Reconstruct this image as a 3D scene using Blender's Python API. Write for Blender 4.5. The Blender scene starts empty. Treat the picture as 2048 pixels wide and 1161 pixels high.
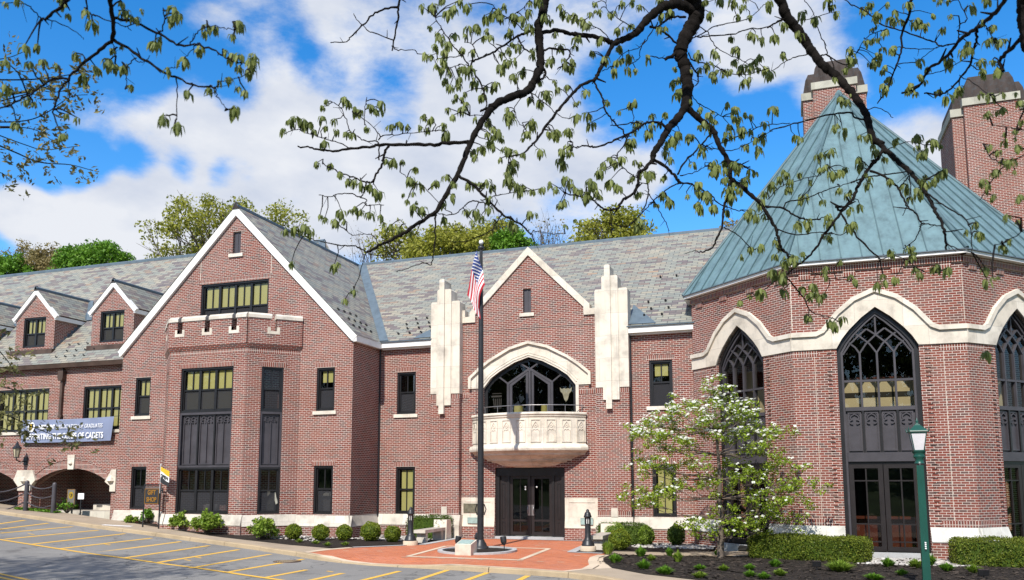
import bpy, bmesh, math, random
import numpy as np
from mathutils import Vector, Matrix
from mathutils.geometry import tessellate_polygon
R_ = math.radians
random.seed(7)
rng = np.random.default_rng(11)
scn = bpy.context.scene
COL = scn.collection

# ------------------------------------------------------------------ camera
F_PX, CX, CY = 1623.6, 1024.0, 765.3
PITCH, ROLL, YAW = R_(6.855), R_(-0.138), R_(-18.884)
CAM = Vector((0.0, -31.517, 2.45))
_cp, _sp = math.cos(PITCH), math.sin(PITCH)
FW = Vector((math.sin(YAW)*_cp, math.cos(YAW)*_cp, _sp))
_r = Vector((math.cos(YAW), -math.sin(YAW), 0)); _u = _r.cross(FW)
RT = math.cos(ROLL)*_r + math.sin(ROLL)*_u
UP = -math.sin(ROLL)*_r + math.cos(ROLL)*_u
cam_d = bpy.data.cameras.new("camera"); cam = bpy.data.objects.new("camera", cam_d); COL.objects.link(cam)
cam_d.sensor_width = 36; cam_d.sensor_fit = 'HORIZONTAL'; cam_d.lens = F_PX*36/2048
cam_d.shift_y = (CY-580.5)/2048; cam_d.clip_end = 2000; cam_d.clip_start = 0.1
cam.matrix_world = Matrix(((RT.x, UP.x, -FW.x, CAM.x), (RT.y, UP.y, -FW.y, CAM.y), (RT.z, UP.z, -FW.z, CAM.z), (0, 0, 0, 1)))
scn.camera = cam
cam_d.dof.use_dof = True; cam_d.dof.focus_distance = 24; cam_d.dof.aperture_fstop = 3.2

def ray(px, py): return FW + RT*((px-CX)/F_PX) - UP*((py-CY)/F_PX)
def onY(px, py, Y): d = ray(px, py); return CAM + d*((Y-CAM.y)/d.y)
def at(px, py, depth): return CAM + ray(px, py)*depth

# ------------------------------------------------------------------ exposure, sun, sky
scn.view_settings.view_transform = 'Standard'; scn.view_settings.look = 'None'
scn.view_settings.exposure = 0.38; scn.view_settings.gamma = 1.0
SUN_EL, SUN_AZ = R_(45.0), R_(-0.7)      # azimuth of the sun seen from the facade, 0 = straight in front of it
sun_from = Vector((math.sin(SUN_AZ)*math.cos(SUN_EL), -math.cos(SUN_AZ)*math.cos(SUN_EL), math.sin(SUN_EL)))
sd = bpy.data.lights.new("sun", 'SUN'); sd.energy = 4.5; sd.angle = R_(0.53); sd.color = (1.0, 0.95, 0.87)
so = bpy.data.objects.new("sun", sd); COL.objects.link(so)
so.rotation_euler = sun_from.to_track_quat('Z', 'Y').to_euler()

W = bpy.data.worlds.new("World"); scn.world = W; W.use_nodes = True
wt = W.node_tree; wt.nodes.clear()
def wn(t, **k):
    n = wt.nodes.new(t)
    for a, b in k.items(): setattr(n, a, b)
    return n
sky = wn('ShaderNodeTexSky', sky_type='NISHITA', sun_disc=False, sun_elevation=SUN_EL, altitude=50, air_density=1.0, dust_density=0.25, ozone_density=2.0)
sky.sun_rotation = math.atan2(sun_from.x, sun_from.y)
hs = wn('ShaderNodeHueSaturation'); hs.inputs['Saturation'].default_value = 1.42; hs.inputs['Value'].default_value = 2.15; hs.inputs['Hue'].default_value = 0.503
wt.links.new(sky.outputs[0], hs.inputs['Color'])
tc = wn('ShaderNodeTexCoord')
def wmath(op, a, b=None, clamp=False):
    n = wn('ShaderNodeMath', operation=op, use_clamp=clamp)
    for i, v in enumerate((a, b)):
        if v is None: continue
        if isinstance(v, (int, float)): n.inputs[i].default_value = v
        else: wt.links.new(v, n.inputs[i])
    return n.outputs[0]
mp = wn('ShaderNodeMapping'); mp.inputs['Scale'].default_value = (1.0, 1.0, 1.9); mp.inputs['Location'].default_value = (0.35, 0.2, 0.1)
wt.links.new(tc.outputs['Generated'], mp.inputs['Vector'])
n1 = wn('ShaderNodeTexNoise'); n1.inputs['Scale'].default_value = 6.5; n1.inputs['Detail'].default_value = 9; n1.inputs['Roughness'].default_value = 0.64; n1.inputs['Distortion'].default_value = 0.1
wt.links.new(mp.outputs[0], n1.inputs['Vector'])
n2 = wn('ShaderNodeTexNoise'); n2.inputs['Scale'].default_value = 7.5; n2.inputs['Detail'].default_value = 7; n2.inputs['Roughness'].default_value = 0.55
wt.links.new(mp.outputs[0], n2.inputs['Vector'])
# clear patches of sky between the clouds: world directions with an angular size
GAPS = [(40, 20, 210, .36), (320, 40, 130, .26), (190, 150, 100, .14), (560, 60, 60, .10), (690, 130, 80, .12), (790, 215, 75, .22), (570, 200, 40, .1),
        (1250, 200, 95, .30), (1370, 120, 100, .22), (1330, 260, 60, .10), (1400, 440, 85, .36), (1330, 455, 60, .25), (1470, 310, 120, .33), (1570, 250, 80, .28), (1010, 40, 70, .15),
        (1800, 120, 90, .20), (1930, 110, 120, .32), (1780, 300, 60, .2), (50, 325, 80, .42), (140, 345, 65, .40), (225, 338, 65, .40), (315, 325, 60, .36), (400, 340, 50, .30), (470, 352, 45, .26), (10, 470, 50, .30), (640, 150, 50, .14), (600, 90, 45, .12), (480, 205, 40, .16),
        (1800, 20, 100, .2), (470, 140, 70, .15)]
FULL = [(150, 445, 95, .40), (40, 425, 45, .3), (280, 425, 80, .3), (400, 480, 130, .2), (300, 240, 110, .26), (80, 230, 70, .12), (1500, 130, 60, .2), (1640, 230, 60, .2), (1450, 90, 50, .16), (1430, 60, 50, .12), (1800, 330, 80, .25), (700, 60, 90, .18), (1000, 200, 120, .12), (420, 60, 50, .14), (500, 230, 130, .2), (250, 440, 190, .22), (600, 330, 160, .2), (820, 330, 160, .2), (1640, 90, 110, .22), (950, 330, 130, .18), (1150, 330, 130, .2), (1850, 260, 70, .2), (900, 130, 90, .1), (1300, 370, 70, .12)]
cov = n1.outputs['Fac']
for sgn, lst in ((-1, GAPS), (1, FULL)):
    for (px, py, r, w) in lst:
        d = ray(px, py).normalized()
        dp = wn('ShaderNodeVectorMath', operation='DOT_PRODUCT'); wt.links.new(tc.outputs['Generated'], dp.inputs[0]); dp.inputs[1].default_value = d
        ca = math.cos(math.atan(1.35*r/F_PX))
        mr = wn('ShaderNodeMapRange', interpolation_type='SMOOTHSTEP'); wt.links.new(dp.outputs['Value'], mr.inputs['Value'])
        mr.inputs['From Min'].default_value = ca; mr.inputs['From Max'].default_value = 1.0
        mr.inputs['To Min'].default_value = 0; mr.inputs['To Max'].default_value = sgn*w*1.0
        cov = wmath('ADD', cov, mr.outputs[0])
mr = wn('ShaderNodeMapRange', interpolation_type='SMOOTHSTEP'); wt.links.new(cov, mr.inputs['Value'])
mr.inputs['From Min'].default_value = 0.31; mr.inputs['From Max'].default_value = 0.69
cr = wn('ShaderNodeValToRGB'); wt.links.new(n2.outputs['Fac'], cr.inputs['Fac'])
cr.color_ramp.elements[0].position = 0.3; cr.color_ramp.elements[0].color = (5.2, 5.8, 7.1, 1)
cr.color_ramp.elements[1].position = 0.62; cr.color_ramp.elements[1].color = (7.5, 7.75, 8.3, 1)
mx = wn('ShaderNodeMix', data_type='RGBA'); wt.links.new(mr.outputs[0], mx.inputs['Factor'])
wt.links.new(hs.outputs[0], mx.inputs['A']); wt.links.new(cr.outputs[0], mx.inputs['B'])
bg = wn('ShaderNodeBackground'); bg.inputs['Strength'].default_value = 0.085
wt.links.new(mx.outputs['Result'], bg.inputs['Color'])
wo = wn('ShaderNodeOutputWorld'); wt.links.new(bg.outputs[0], wo.inputs['Surface'])

# ------------------------------------------------------------------ materials
def mat(name):
    m = bpy.data.materials.new(name); m.use_nodes = True; t = m.node_tree; t.nodes.clear()
    o = t.nodes.new('ShaderNodeOutputMaterial'); b = t.nodes.new('ShaderNodeBsdfPrincipled'); t.links.new(b.outputs[0], o.inputs['Surface'])
    return m, t, b, o
def N(t, ty, **k):
    n = t.nodes.new(ty)
    for a, v in k.items(): setattr(n, a, v)
    return n
def noise(t, scale, detail=4, rough=.55, vec=None):
    n = N(t, 'ShaderNodeTexNoise'); n.inputs['Scale'].default_value = scale; n.inputs['Detail'].default_value = detail; n.inputs['Roughness'].default_value = rough
    if vec is None: vec = N(t, 'ShaderNodeNewGeometry').outputs['Position']
    t.links.new(vec, n.inputs['Vector']); return n.outputs['Fac']
def ramp(t, fac, stops, const=False):
    r = N(t, 'ShaderNodeValToRGB'); t.links.new(fac, r.inputs['Fac']); e = r.color_ramp.elements
    if const: r.color_ramp.interpolation = 'CONSTANT'
    while len(e) < len(stops): e.new(1.0)
    for i, (p, c) in enumerate(stops): e[i].position = p; e[i].color = (c[0], c[1], c[2], 1)
    return r.outputs['Color']
def mixc(t, fac, a, b, mode='MIX'):
    m = N(t, 'ShaderNodeMix', data_type='RGBA', blend_type=mode)
    for k, v in (('Factor', fac), ('A', a), ('B', b)):
        if isinstance(v, (int, float)): m.inputs[k].default_value = v
        elif isinstance(v, tuple): m.inputs[k].default_value = (v[0], v[1], v[2], 1)
        else: t.links.new(v, m.inputs[k])
    return m.outputs['Result']
def bump(t, b, h, s, dist=.01):
    n = N(t, 'ShaderNodeBump'); n.inputs['Strength'].default_value = s; n.inputs['Distance'].default_value = dist
    t.links.new(h, n.inputs['Height']); t.links.new(n.outputs[0], b.inputs['Normal'])
def simple(name, c, rough=.6, metal=0, var=.12, scale=3, spec=.3, bmp=0):
    m, t, b, o = mat(name); b.inputs['Roughness'].default_value = rough; b.inputs['Metallic'].default_value = metal
    b.inputs['Specular IOR Level'].default_value = spec
    f = noise(t, scale, 6)
    col = ramp(t, f, [(.3, [x*(1-var) for x in c]), (.7, [min(1, x*(1+var)) for x in c])])
    t.links.new(col, b.inputs['Base Color'])
    if bmp: bump(t, b, noise(t, scale*12, 3), bmp)
    return m
def wallvec(t, swap=False):
    """coordinates lying in any sloping or upright face: along it, and up it"""
    g = N(t, 'ShaderNodeNewGeometry')
    c = N(t, 'ShaderNodeVectorMath', operation='CROSS_PRODUCT'); c.inputs[0].default_value = (0, 0, 1); t.links.new(g.outputs['True Normal'], c.inputs[1])
    nz = N(t, 'ShaderNodeVectorMath', operation='NORMALIZE'); t.links.new(c.outputs[0], nz.inputs[0])
    u = N(t, 'ShaderNodeVectorMath', operation='DOT_PRODUCT'); t.links.new(g.outputs['Position'], u.inputs[0]); t.links.new(nz.outputs[0], u.inputs[1])
    c2 = N(t, 'ShaderNodeVectorMath', operation='CROSS_PRODUCT'); t.links.new(g.outputs['True Normal'], c2.inputs[0]); t.links.new(nz.outputs[0], c2.inputs[1])
    v = N(t, 'ShaderNodeVectorMath', operation='DOT_PRODUCT'); t.links.new(g.outputs['Position'], v.inputs[0]); t.links.new(c2.outputs[0], v.inputs[1])
    cb = N(t, 'ShaderNodeCombineXYZ')
    t.links.new(u.outputs['Value'], cb.inputs[1 if swap else 0]); t.links.new(v.outputs['Value'], cb.inputs[0 if swap else 1])
    return cb.outputs[0]
def bricktex(t, vec, w, h, mortar, off=.5):
    k = N(t, 'ShaderNodeTexBrick', offset=off); t.links.new(vec, k.inputs['Vector'])
    k.inputs['Scale'].default_value = 1; k.inputs['Brick Width'].default_value = w; k.inputs['Row Height'].default_value = h
    k.inputs['Mortar Size'].default_value = mortar; k.inputs['Mortar Smooth'].default_value = .1
    k.inputs['Color1'].default_value = (0, 0, 0, 1); k.inputs['Color2'].default_value = (1, 1, 1, 1); k.inputs['Mortar'].default_value = (.5, .5, .5, 1)
    return k
def brick_mat(name, w=.224, h=.0765, mortar=.0066, swap=False, off=.5, bright=1.0, ground=False):
    m, t, b, o = mat(name); b.inputs['Roughness'].default_value = .85; b.inputs['Specular IOR Level'].default_value = .2
    vec = wallvec(t, swap) if not ground else N(t, 'ShaderNodeNewGeometry').outputs['Position']
    k = bricktex(t, vec, w, h, mortar, off)
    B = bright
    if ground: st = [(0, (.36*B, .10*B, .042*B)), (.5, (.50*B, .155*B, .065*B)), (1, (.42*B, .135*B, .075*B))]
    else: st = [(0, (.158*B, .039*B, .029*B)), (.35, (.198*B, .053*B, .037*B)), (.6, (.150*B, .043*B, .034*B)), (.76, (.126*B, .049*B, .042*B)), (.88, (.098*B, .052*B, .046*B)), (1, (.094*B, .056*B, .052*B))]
    col = ramp(t, k.outputs['Color'], st)
    fine = noise(t, 40, 3); col = mixc(t, .35, col, mixc(t, fine, (.10, .09, .09), (1.0, .95, .9)), 'OVERLAY')
    big = noise(t, .55, 5); col = mixc(t, ramp(t, big, [(.42, (0, 0, 0)), (.75, (.14, .14, .14))]), col, (.50, .34, .29))
    if not ground:
        mps = N(t, 'ShaderNodeMapping'); mps.inputs['Scale'].default_value = (2.2, 2.2, .22); t.links.new(N(t, 'ShaderNodeNewGeometry').outputs['Position'], mps.inputs[0])
        stk = noise(t, 1.0, 7, .65, mps.outputs[0])
        col = mixc(t, ramp(t, stk, [(.56, (0, 0, 0)), (.78, (.55, .55, .55))]), col, (.06, .035, .03))
        col = mixc(t, ramp(t, noise(t, .22, 4), [(.35, (.30, .30, .30)), (.6, (0, 0, 0))]), col, (.22, .075, .045))
    mo = ramp(t, noise(t, 1.3, 5), [(.3, (.50, .43, .37)), (.75, (.71, .63, .57))]) if not ground else (.48, .30, .22)
    if ground: col = mixc(t, ramp(t, noise(t, 1.5, 7, .65), [(.5, (0, 0, 0)), (.75, (.5, .5, .5))]), col, (.24, .085, .055))
    t.links.new(mixc(t, k.outputs['Fac'], col, mo), b.inputs['Base Color'])
    bump(t, b, k.outputs['Fac'], -.35, .006)
    return m
M = {}
M['brick'] = brick_mat('red_brick')
M['soldier'] = brick_mat('red_brick_on_end', w=.216, h=.0765, mortar=.0075, swap=True, off=0)
M['brick_shaded'] = brick_mat('red_brick_shaded', bright=.75)  # same brick, darkened so its colour carries the porch shade
M['paver'] = brick_mat('brick_paving', w=.2, h=.1, mortar=.004, ground=True)
def stone_mat(name, c=(.68, .64, .57), jw=1.1, jh=.6, stain=.5):
    m, t, b, o = mat(name); b.inputs['Roughness'].default_value = .8; b.inputs['Specular IOR Level'].default_value = .2
    k = bricktex(t, wallvec(t), jw, jh, .006)
    f = noise(t, 1.6, 8, .62)
    col = ramp(t, f, [(.28, [x*(1-.30*stain) for x in c]), (.5, c), (.72, [min(1, x*1.10) for x in c])])
    col = mixc(t, .22, col, k.outputs['Color'], 'SOFT_LIGHT')
    mus = N(t, 'ShaderNodeMapping'); mus.inputs['Scale'].default_value = (5, 5, .5); t.links.new(N(t, 'ShaderNodeNewGeometry').outputs['Position'], mus.inputs[0])
    st = noise(t, 1.3, 6, .6, mus.outputs[0])
    col = mixc(t, ramp(t, st, [(.55, (0, 0, 0)), (.8, (.35*stain, .35*stain, .35*stain))]), col, (.40, .36, .31))
    t.links.new(mixc(t, k.outputs['Fac'], col, (.42, .38, .33)), b.inputs['Base Color'])
    bump(t, b, noise(t, 25, 5), .12)
    return m
M['stone'] = stone_mat('limestone', (.66, .595, .50), 1.4, .9, 1.25)
M['stone_base'] = stone_mat('limestone_base', (.60, .55, .475), .95, 2.0, 1.3)
M['stone_oct'] = stone_mat('limestone_weathered', (.60, .59, .54), .95, 2.0, 1.2)
M['white'] = simple('white_painted_wood', (.78, .77, .74), .5, var=.05)
M['white_metal'] = M['white']
def slate_mat():
    m, t, b, o = mat('slate'); b.inputs['Roughness'].default_value = .55; b.inputs['Specular IOR Level'].default_value = .35
    k = bricktex(t, wallvec(t), .48, .20, .013)
    col = ramp(t, k.outputs['Color'], [(0, (.225, .23, .20)), (.2, (.27, .27, .225)), (.36, (.32, .285, .215)), (.50, (.225, .24, .215)), (.66, (.345, .31, .24)), (.76, (.15, .118, .122)), (.86, (.215, .18, .155)), (.93, (.13, .105, .11)), (1, (.34, .24, .16))])
    # single rusty slates and broad weathering
    col = mixc(t, ramp(t, noise(t, .35, 6, .6), [(.60, (0, 0, 0)), (.74, (.35, .35, .35))]), col, (.34, .22, .12))
    col = mixc(t, ramp(t, noise(t, .8, 5), [(.3, (.30, .30, .30)), (.7, (0, 0, 0))]), col, (.13, .145, .14))
    g = N(t, 'ShaderNodeMapping'); g.inputs['Scale'].default_value = (3, 3, 9); t.links.new(N(t, 'ShaderNodeNewGeometry').outputs['Position'], g.inputs[0])
    col = mixc(t, .35, col, ramp(t, noise(t, 1.6, 5, .6, g.outputs[0]), [(.3, (.38, .38, .38)), (.7, (.64, .64, .64))]), 'OVERLAY')
    t.links.new(mixc(t, k.outputs['Fac'], col, (.055, .055, .06)), b.inputs['Base Color'])
    bump(t, b, k.outputs['Fac'], -.5, .015)
    return m
M['slate'] = slate_mat()
def copper_mat(name, c, var=.14):
    m, t, b, o = mat(name); b.inputs['Roughness'].default_value = .5; b.inputs['Specular IOR Level'].default_value = .35
    mp = N(t, 'ShaderNodeMapping'); mp.inputs['Scale'].default_value = (2.6, 2.6, .40); t.links.new(N(t, 'ShaderNodeNewGeometry').outputs['Position'], mp.inputs[0])
    f = noise(t, 1.1, 9, .62, mp.outputs[0])
    col = ramp(t, f, [(.25, [x*(1-var*1.8) for x in c]), (.5, c), (.75, [x*(1+var) for x in c])])
    col = mixc(t, ramp(t, noise(t, 6, 6), [(.5, (0, 0, 0)), (.8, (.35, .35, .35))]), col, (.08, .12, .145))
    col = mixc(t, ramp(t, noise(t, 2.3, 8, .65, mp.outputs[0]), [(.60, (0, 0, 0)), (.8, (.5, .5, .5))]), col, [x*1.35 for x in c] and (c[0]*1.5, c[1]*1.3, c[2]*1.25))
    t.links.new(col, b.inputs['Base Color']); return m
M['cap_stone'] = stone_mat('chimney_stone', (.40, .385, .32), 1.2, 2.0, .9)
M['copper'] = copper_mat('green_copper', (.118, .195, .213), .26)
M['copper_seam_shade'] = copper_mat('shaded_green_copper', (.075, .13, .145), .2)  # copper darkened to paint the shadow lines of the seams
M['flash'] = copper_mat('grey_flashing', (.10, .135, .165), .2)
M['lead'] = copper_mat('lead_coated_metal', (.060, .048, .044), .3); M['lead'].node_tree.nodes['Principled BSDF'].inputs['Roughness'].default_value = .85; M['lead'].node_tree.nodes['Principled BSDF'].inputs['Specular IOR Level'].default_value = .1
M['brown_copper'] = simple('brown_copper', (.10, .065, .05), .45, .3, .3, 2)
M['black'] = simple('black_bronze', (.012, .011, .012), .38, 0, .25, 3, .5)
M['panel'] = simple('dark_bronze_panel', (.055, .05, .057), .45, 0, .2, 2, .45)
M['door'] = simple('dark_brown_door', (.016, .012, .012), .4, 0, .2, 3, .5)
M['iron'] = simple('black_iron', (.024, .025, .028), .42, .2, .25, 6, .5)
M['dark'] = simple('dim_room', (.025, .024, .022), .9)  # near-black colour paints the dimness of unlit rooms and porch ceiling
M['blind'] = None
def blind_mat():
    m, t, b, o = mat('yellow_blind'); b.inputs['Roughness'].default_value = .8
    v = wallvec(t, True)
    w = N(t, 'ShaderNodeTexWave', wave_type='BANDS', bands_direction='X'); w.inputs['Scale'].default_value = 9; w.inputs['Distortion'].default_value = .3
    t.links.new(v, w.inputs['Vector'])
    t.links.new(ramp(t, w.outputs['Fac'], [(.1, (.27, .25, .088)), (.6, (.36, .335, .12))]), b.inputs['Base Color']); return m
M['blind'] = blind_mat()
def glass_mat(name, tint, extra=.02, rough=.01):
    m, t, b, o = mat(name); t.nodes.remove(b)
    tr = N(t, 'ShaderNodeBsdfTransparent'); tr.inputs[0].default_value = (*tint, 1)
    gl = N(t, 'ShaderNodeBsdfGlossy'); gl.inputs['Roughness'].default_value = rough; gl.inputs['Color'].default_value = (.85, .88, .9, 1)
    lw = N(t, 'ShaderNodeLayerWeight'); lw.inputs['Blend'].default_value = .5
    pw = N(t, 'ShaderNodeMath', operation='POWER'); pw.inputs[1].default_value = 4.5; t.links.new(lw.outputs['Facing'], pw.inputs[0])
    fr = N(t, 'ShaderNodeMath', operation='MULTIPLY_ADD'); fr.inputs[1].default_value = .92; fr.inputs[2].default_value = .045; t.links.new(pw.outputs[0], fr.inputs[0])
    nb = N(t, 'ShaderNodeBump'); nb.inputs['Strength'].default_value = .02; nb.inputs['Distance'].default_value = .02; t.links.new(noise(t, 1.6, 2), nb.inputs['Height'])
    t.links.new(nb.outputs[0], gl.inputs['Normal'])
    ad = N(t, 'ShaderNodeMath', operation='ADD'); ad.inputs[1].default_value = extra; t.links.new(fr.outputs[0], ad.inputs[0])
    ms = N(t, 'ShaderNodeMixShader'); t.links.new(ad.outputs[0], ms.inputs[0]); t.links.new(tr.outputs[0], ms.inputs[1]); t.links.new(gl.outputs[0], ms.inputs[2])
    t.links.new(ms.outputs[0], o.inputs['Surface'])
    if rough > .1:      # a fine mesh screen: part cloth, part see-through
        df = N(t, 'ShaderNodeBsdfDiffuse'); df.inputs['Color'].default_value = (.06, .06, .066, 1)
        m2 = N(t, 'ShaderNodeMixShader'); m2.inputs[0].default_value = .55; t.links.new(tr.outputs[0], m2.inputs[1]); t.links.new(df.outputs[0], m2.inputs[2]); t.links.new(m2.outputs[0], o.inputs['Surface'])
    return m
M['glass'] = glass_mat('window_glass', (.94, .94, .90), .0)
M['glass_dark'] = glass_mat('tinted_glass', (.80, .78, .70), .0)
M['screen'] = glass_mat('insect_screen', (.40, .40, .42), .0, .5)
M['asphalt'] = None
def asphalt_mat():
    m, t, b, o = mat('asphalt'); b.inputs['Roughness'].default_value = .9; b.inputs['Specular IOR Level'].default_value = .2
    a = noise(t, .35, 6); f = noise(t, 90, 2)
    col = ramp(t, a, [(.3, (.18, .174, .165)), (.7, (.25, .242, .228))])
    col = mixc(t, .5, col, ramp(t, f, [(.3, (.25, .25, .25)), (.7, (.75, .75, .75))]), 'OVERLAY')
    col = mixc(t, ramp(t, noise(t, 1.1, 6, .6), [(.58, (0, 0, 0)), (.72, (.55, .55, .55))]), col, (.075, .073, .07))
    vo = N(t, 'ShaderNodeTexVoronoi', feature='DISTANCE_TO_EDGE'); vo.inputs['Scale'].default_value = .32
    wv = N(t, 'ShaderNodeVectorMath', operation='ADD'); g = N(t, 'ShaderNodeNewGeometry'); nn = N(t, 'ShaderNodeTexNoise'); nn.inputs['Scale'].default_value = 1.4; nn.inputs['Detail'].default_value = 4
    t.links.new(g.outputs['Position'], nn.inputs['Vector']); t.links.new(g.outputs['Position'], wv.inputs[0]); t.links.new(nn.outputs['Color'], wv.inputs[1]); t.links.new(wv.outputs[0], vo.inputs['Vector'])
    col = mixc(t, ramp(t, vo.outputs['Distance'], [(0, (.6, .6, .6)), (.012, (0, 0, 0))]), col, (.05, .05, .05))
    t.links.new(col, b.inputs['Base Color']); bump(t, b, f, .25); return m
M['asphalt'] = asphalt_mat()
def conc_mat(name, c, jw=1.6):
    m, t, b, o = mat(name); b.inputs['Roughness'].default_value = .88; b.inputs['Specular IOR Level'].default_value = .2
    col = ramp(t, noise(t, .9, 9, .62), [(.25, [x*.72 for x in c]), (.5, c), (.75, [x*1.12 for x in c])])
    col = mixc(t, .35, col, ramp(t, noise(t, 60, 2), [(.3, (.3, .3, .3)), (.7, (.7, .7, .7))]), 'OVERLAY')
    t.links.new(col, b.inputs['Base Color']); bump(t, b, noise(t, 40, 3), .15); return m
M['concrete'] = conc_mat('sidewalk_concrete', (.36, .29, .215))
M['kerb'] = conc_mat('granite_kerb', (.40, .31, .20))
M['granite'] = conc_mat('grey_granite', (.42, .42, .42))
M['pale_paver'] = conc_mat('pale_paver', (.58, .47, .35))
def mulch_mat():
    m, t, b, o = mat('dark_mulch'); b.inputs['Roughness'].default_value = .9; b.inputs['Specular IOR Level'].default_value = .25
    v = N(t, 'ShaderNodeTexVoronoi'); v.inputs['Scale'].default_value = 26; v.inputs['Randomness'].default_value = 1
    mp = N(t, 'ShaderNodeMapping'); mp.inputs['Scale'].default_value = (1, 1.7, 1); t.links.new(N(t, 'ShaderNodeNewGeometry').outputs['Position'], mp.inputs[0]); t.links.new(mp.outputs[0], v.inputs['Vector'])
    c = ramp(t, v.outputs['Color'], [(.1, (.010, .008, .007)), (.5, (.022, .017, .014)), (.8, (.045, .034, .027)), (1, (.11, .085, .065))])
    c = mixc(t, ramp(t, noise(t, 1.2, 5), [(.4, (0, 0, 0)), (.7, (.5, .5, .5))]), c, (.05, .038, .03))
    t.links.new(c, b.inputs['Base Color']); bump(t, b, v.outputs['Distance'], 1.0, .04); return m
M['mulch'] = mulch_mat()
M['grass'] = simple('grass', (.09, .16, .035), .9, 0, .4, 5)
M['hill'] = simple('hill_grass', (.07, .11, .03), .95, 0, .4, .3)
def paint_mat(name, c, wear=.57):
    m, t, b, o = mat(name); b.inputs['Roughness'].default_value = .7
    col = mixc(t, ramp(t, noise(t, 14, 7, .7), [(wear, (0, 0, 0)), (wear+.12, (.8, .8, .8))]), c, (.16, .15, .14))
    t.links.new(col, b.inputs['Base Color']); return m
M['yellow'] = paint_mat('yellow_road_paint', (.74, .43, .055))
M['white_paint'] = paint_mat('white_road_paint', (.75, .74, .72))
def leaf_mat(name, stops, transl=.35, scale=1.2, rough=.5):
    m, t, b, o = mat(name); b.inputs['Roughness'].default_value = rough; b.inputs['Specular IOR Level'].default_value = .25
    g = N(t, 'ShaderNodeNewGeometry')
    ri = g.outputs['Random Per Island']
    f = N(t, 'ShaderNodeMath', operation='ADD'); h = N(t, 'ShaderNodeMath', operation='MULTIPLY'); h.inputs[1].default_value = .45
    t.links.new(ri, h.inputs[0]); n = noise(t, scale, 3); h2 = N(t, 'ShaderNodeMath', operation='MULTIPLY'); h2.inputs[1].default_value = .6; t.links.new(n, h2.inputs[0])
    t.links.new(h.outputs[0], f.inputs[0]); t.links.new(h2.outputs[0], f.inputs[1])
    c = ramp(t, f.outputs[0], stops)
    t.links.new(c, b.inputs['Base Color'])
    tl = N(t, 'ShaderNodeBsdfTranslucent'); t.links.new(c, tl.inputs['Color'])
    ms = N(t, 'ShaderNodeMixShader'); ms.inputs[0].default_value = transl
    t.links.new(b.outputs[0], ms.inputs[1]); t.links.new(tl.outputs[0], ms.inputs[2]); t.links.new(ms.outputs[0], o.inputs['Surface'])
    return m
M['maple'] = leaf_mat('young_maple_leaf', [(.15, (.08, .105, .026)), (.45, (.165, .205, .055)), (.75, (.28, .325, .10)), (.95, (.42, .46, .17))], .45, .9)
M['oak'] = leaf_mat('young_oak_leaf', [(.2, (.10, .09, .035)), (.5, (.15, .15, .05)), (.85, (.24, .21, .09))], .3)
M['box'] = leaf_mat('boxwood_leaf', [(.2, (.075, .105, .008)), (.5, (.165, .215, .018)), (.85, (.29, .33, .04))], .25, 3)
M['hedge'] = leaf_mat('clipped_hedge_leaf', [(.2, (.045, .065, .006)), (.5, (.105, .135, .012)), (.85, (.20, .235, .028))], .2, 2.2)
M['boxdark'] = leaf_mat('dark_boxwood_leaf', [(.2, (.025, .05, .006)), (.5, (.06, .105, .012)), (.85, (.12, .175, .025))], .25, 3)
M['shrub'] = leaf_mat('shrub_leaf', [(.2, (.08, .14, .012)), (.5, (.18, .28, .03)), (.85, (.32, .41, .07))], .3, 3)
M['dogleaf'] = leaf_mat('dogwood_leaf', [(.2, (.13, .20, .010)), (.5, (.25, .36, .026)), (.85, (.41, .51, .065))], .42, 2)
M['petal'] = leaf_mat('white_bract', [(.2, (.70, .71, .62)), (.8, (.85, .85, .80))], .3, 2)
M['green'] = leaf_mat('bright_green_leaf', [(.2, (.05, .13, .008)), (.5, (.115, .25, .02)), (.85, (.20, .36, .04))], .3, .5)
M['olive'] = leaf_mat('olive_spring_leaf', [(.2, (.155, .162, .017)), (.5, (.28, .288, .034)), (.85, (.41, .40, .08))], .35, .4)
M['tan'] = leaf_mat('tan_spring_leaf', [(.2, (.16, .12, .045)), (.5, (.24, .19, .07)), (.85, (.32, .26, .11))], .35, .4)
M['wood_far'] = leaf_mat('woodland_leaf', [(.2, (.03, .05, .008)), (.6, (.08, .11, .015)), (.9, (.14, .15, .03))], .3, .2)
M['bark'] = simple('dark_bark', (.012, .010, .009), .95, 0, .6, 9, .08, .9)
M['bark_grey'] = simple('grey_bark', (.13, .105, .085), .95, 0, .35, 8, .1, .6)
M['green_metal'] = simple('green_painted_metal', (.005, .062, .046), .4, 0, .15, 3, .45)
M['frost'] = simple('frosted_glass', (.62, .60, .62), .35, 0, .06, 3, .5)
M['steel'] = simple('brushed_steel', (.35, .34, .34), .35, .8, .1)
M['bronze'] = simple('bronze_plaque', (.16, .15, .105), .5, .3, .3, 9)
M['verdigris'] = simple('verdigris_plaque', (.30, .40, .37), .6, .1, .2, 9)
M['banner'] = simple('blue_grey_vinyl', (.205, .24, .355), .6, 0, .06, 1)
M['text_white'] = simple('white_lettering', (.82, .82, .82), .6, 0, .02)
M['text_gold'] = simple('gold_lettering', (.30, .14, .012), .5, 0, .05)
M['gold'] = simple('gold_yellow', (.62, .42, .03), .5, 0, .08)
M['crest_gold'] = simple('dull_gold', (.34, .23, .02), .5, 0, .08)
M['sign_black'] = simple('sign_black', (.03, .031, .034), .5)
M['sign_grey'] = simple('sign_grey', (.15, .145, .135), .6)
M['flag_red'] = simple('flag_red', (.50, .03, .045), .8, 0, .06)
M['flag_white'] = simple('flag_white', (.80, .80, .80), .8, 0, .03)
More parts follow.
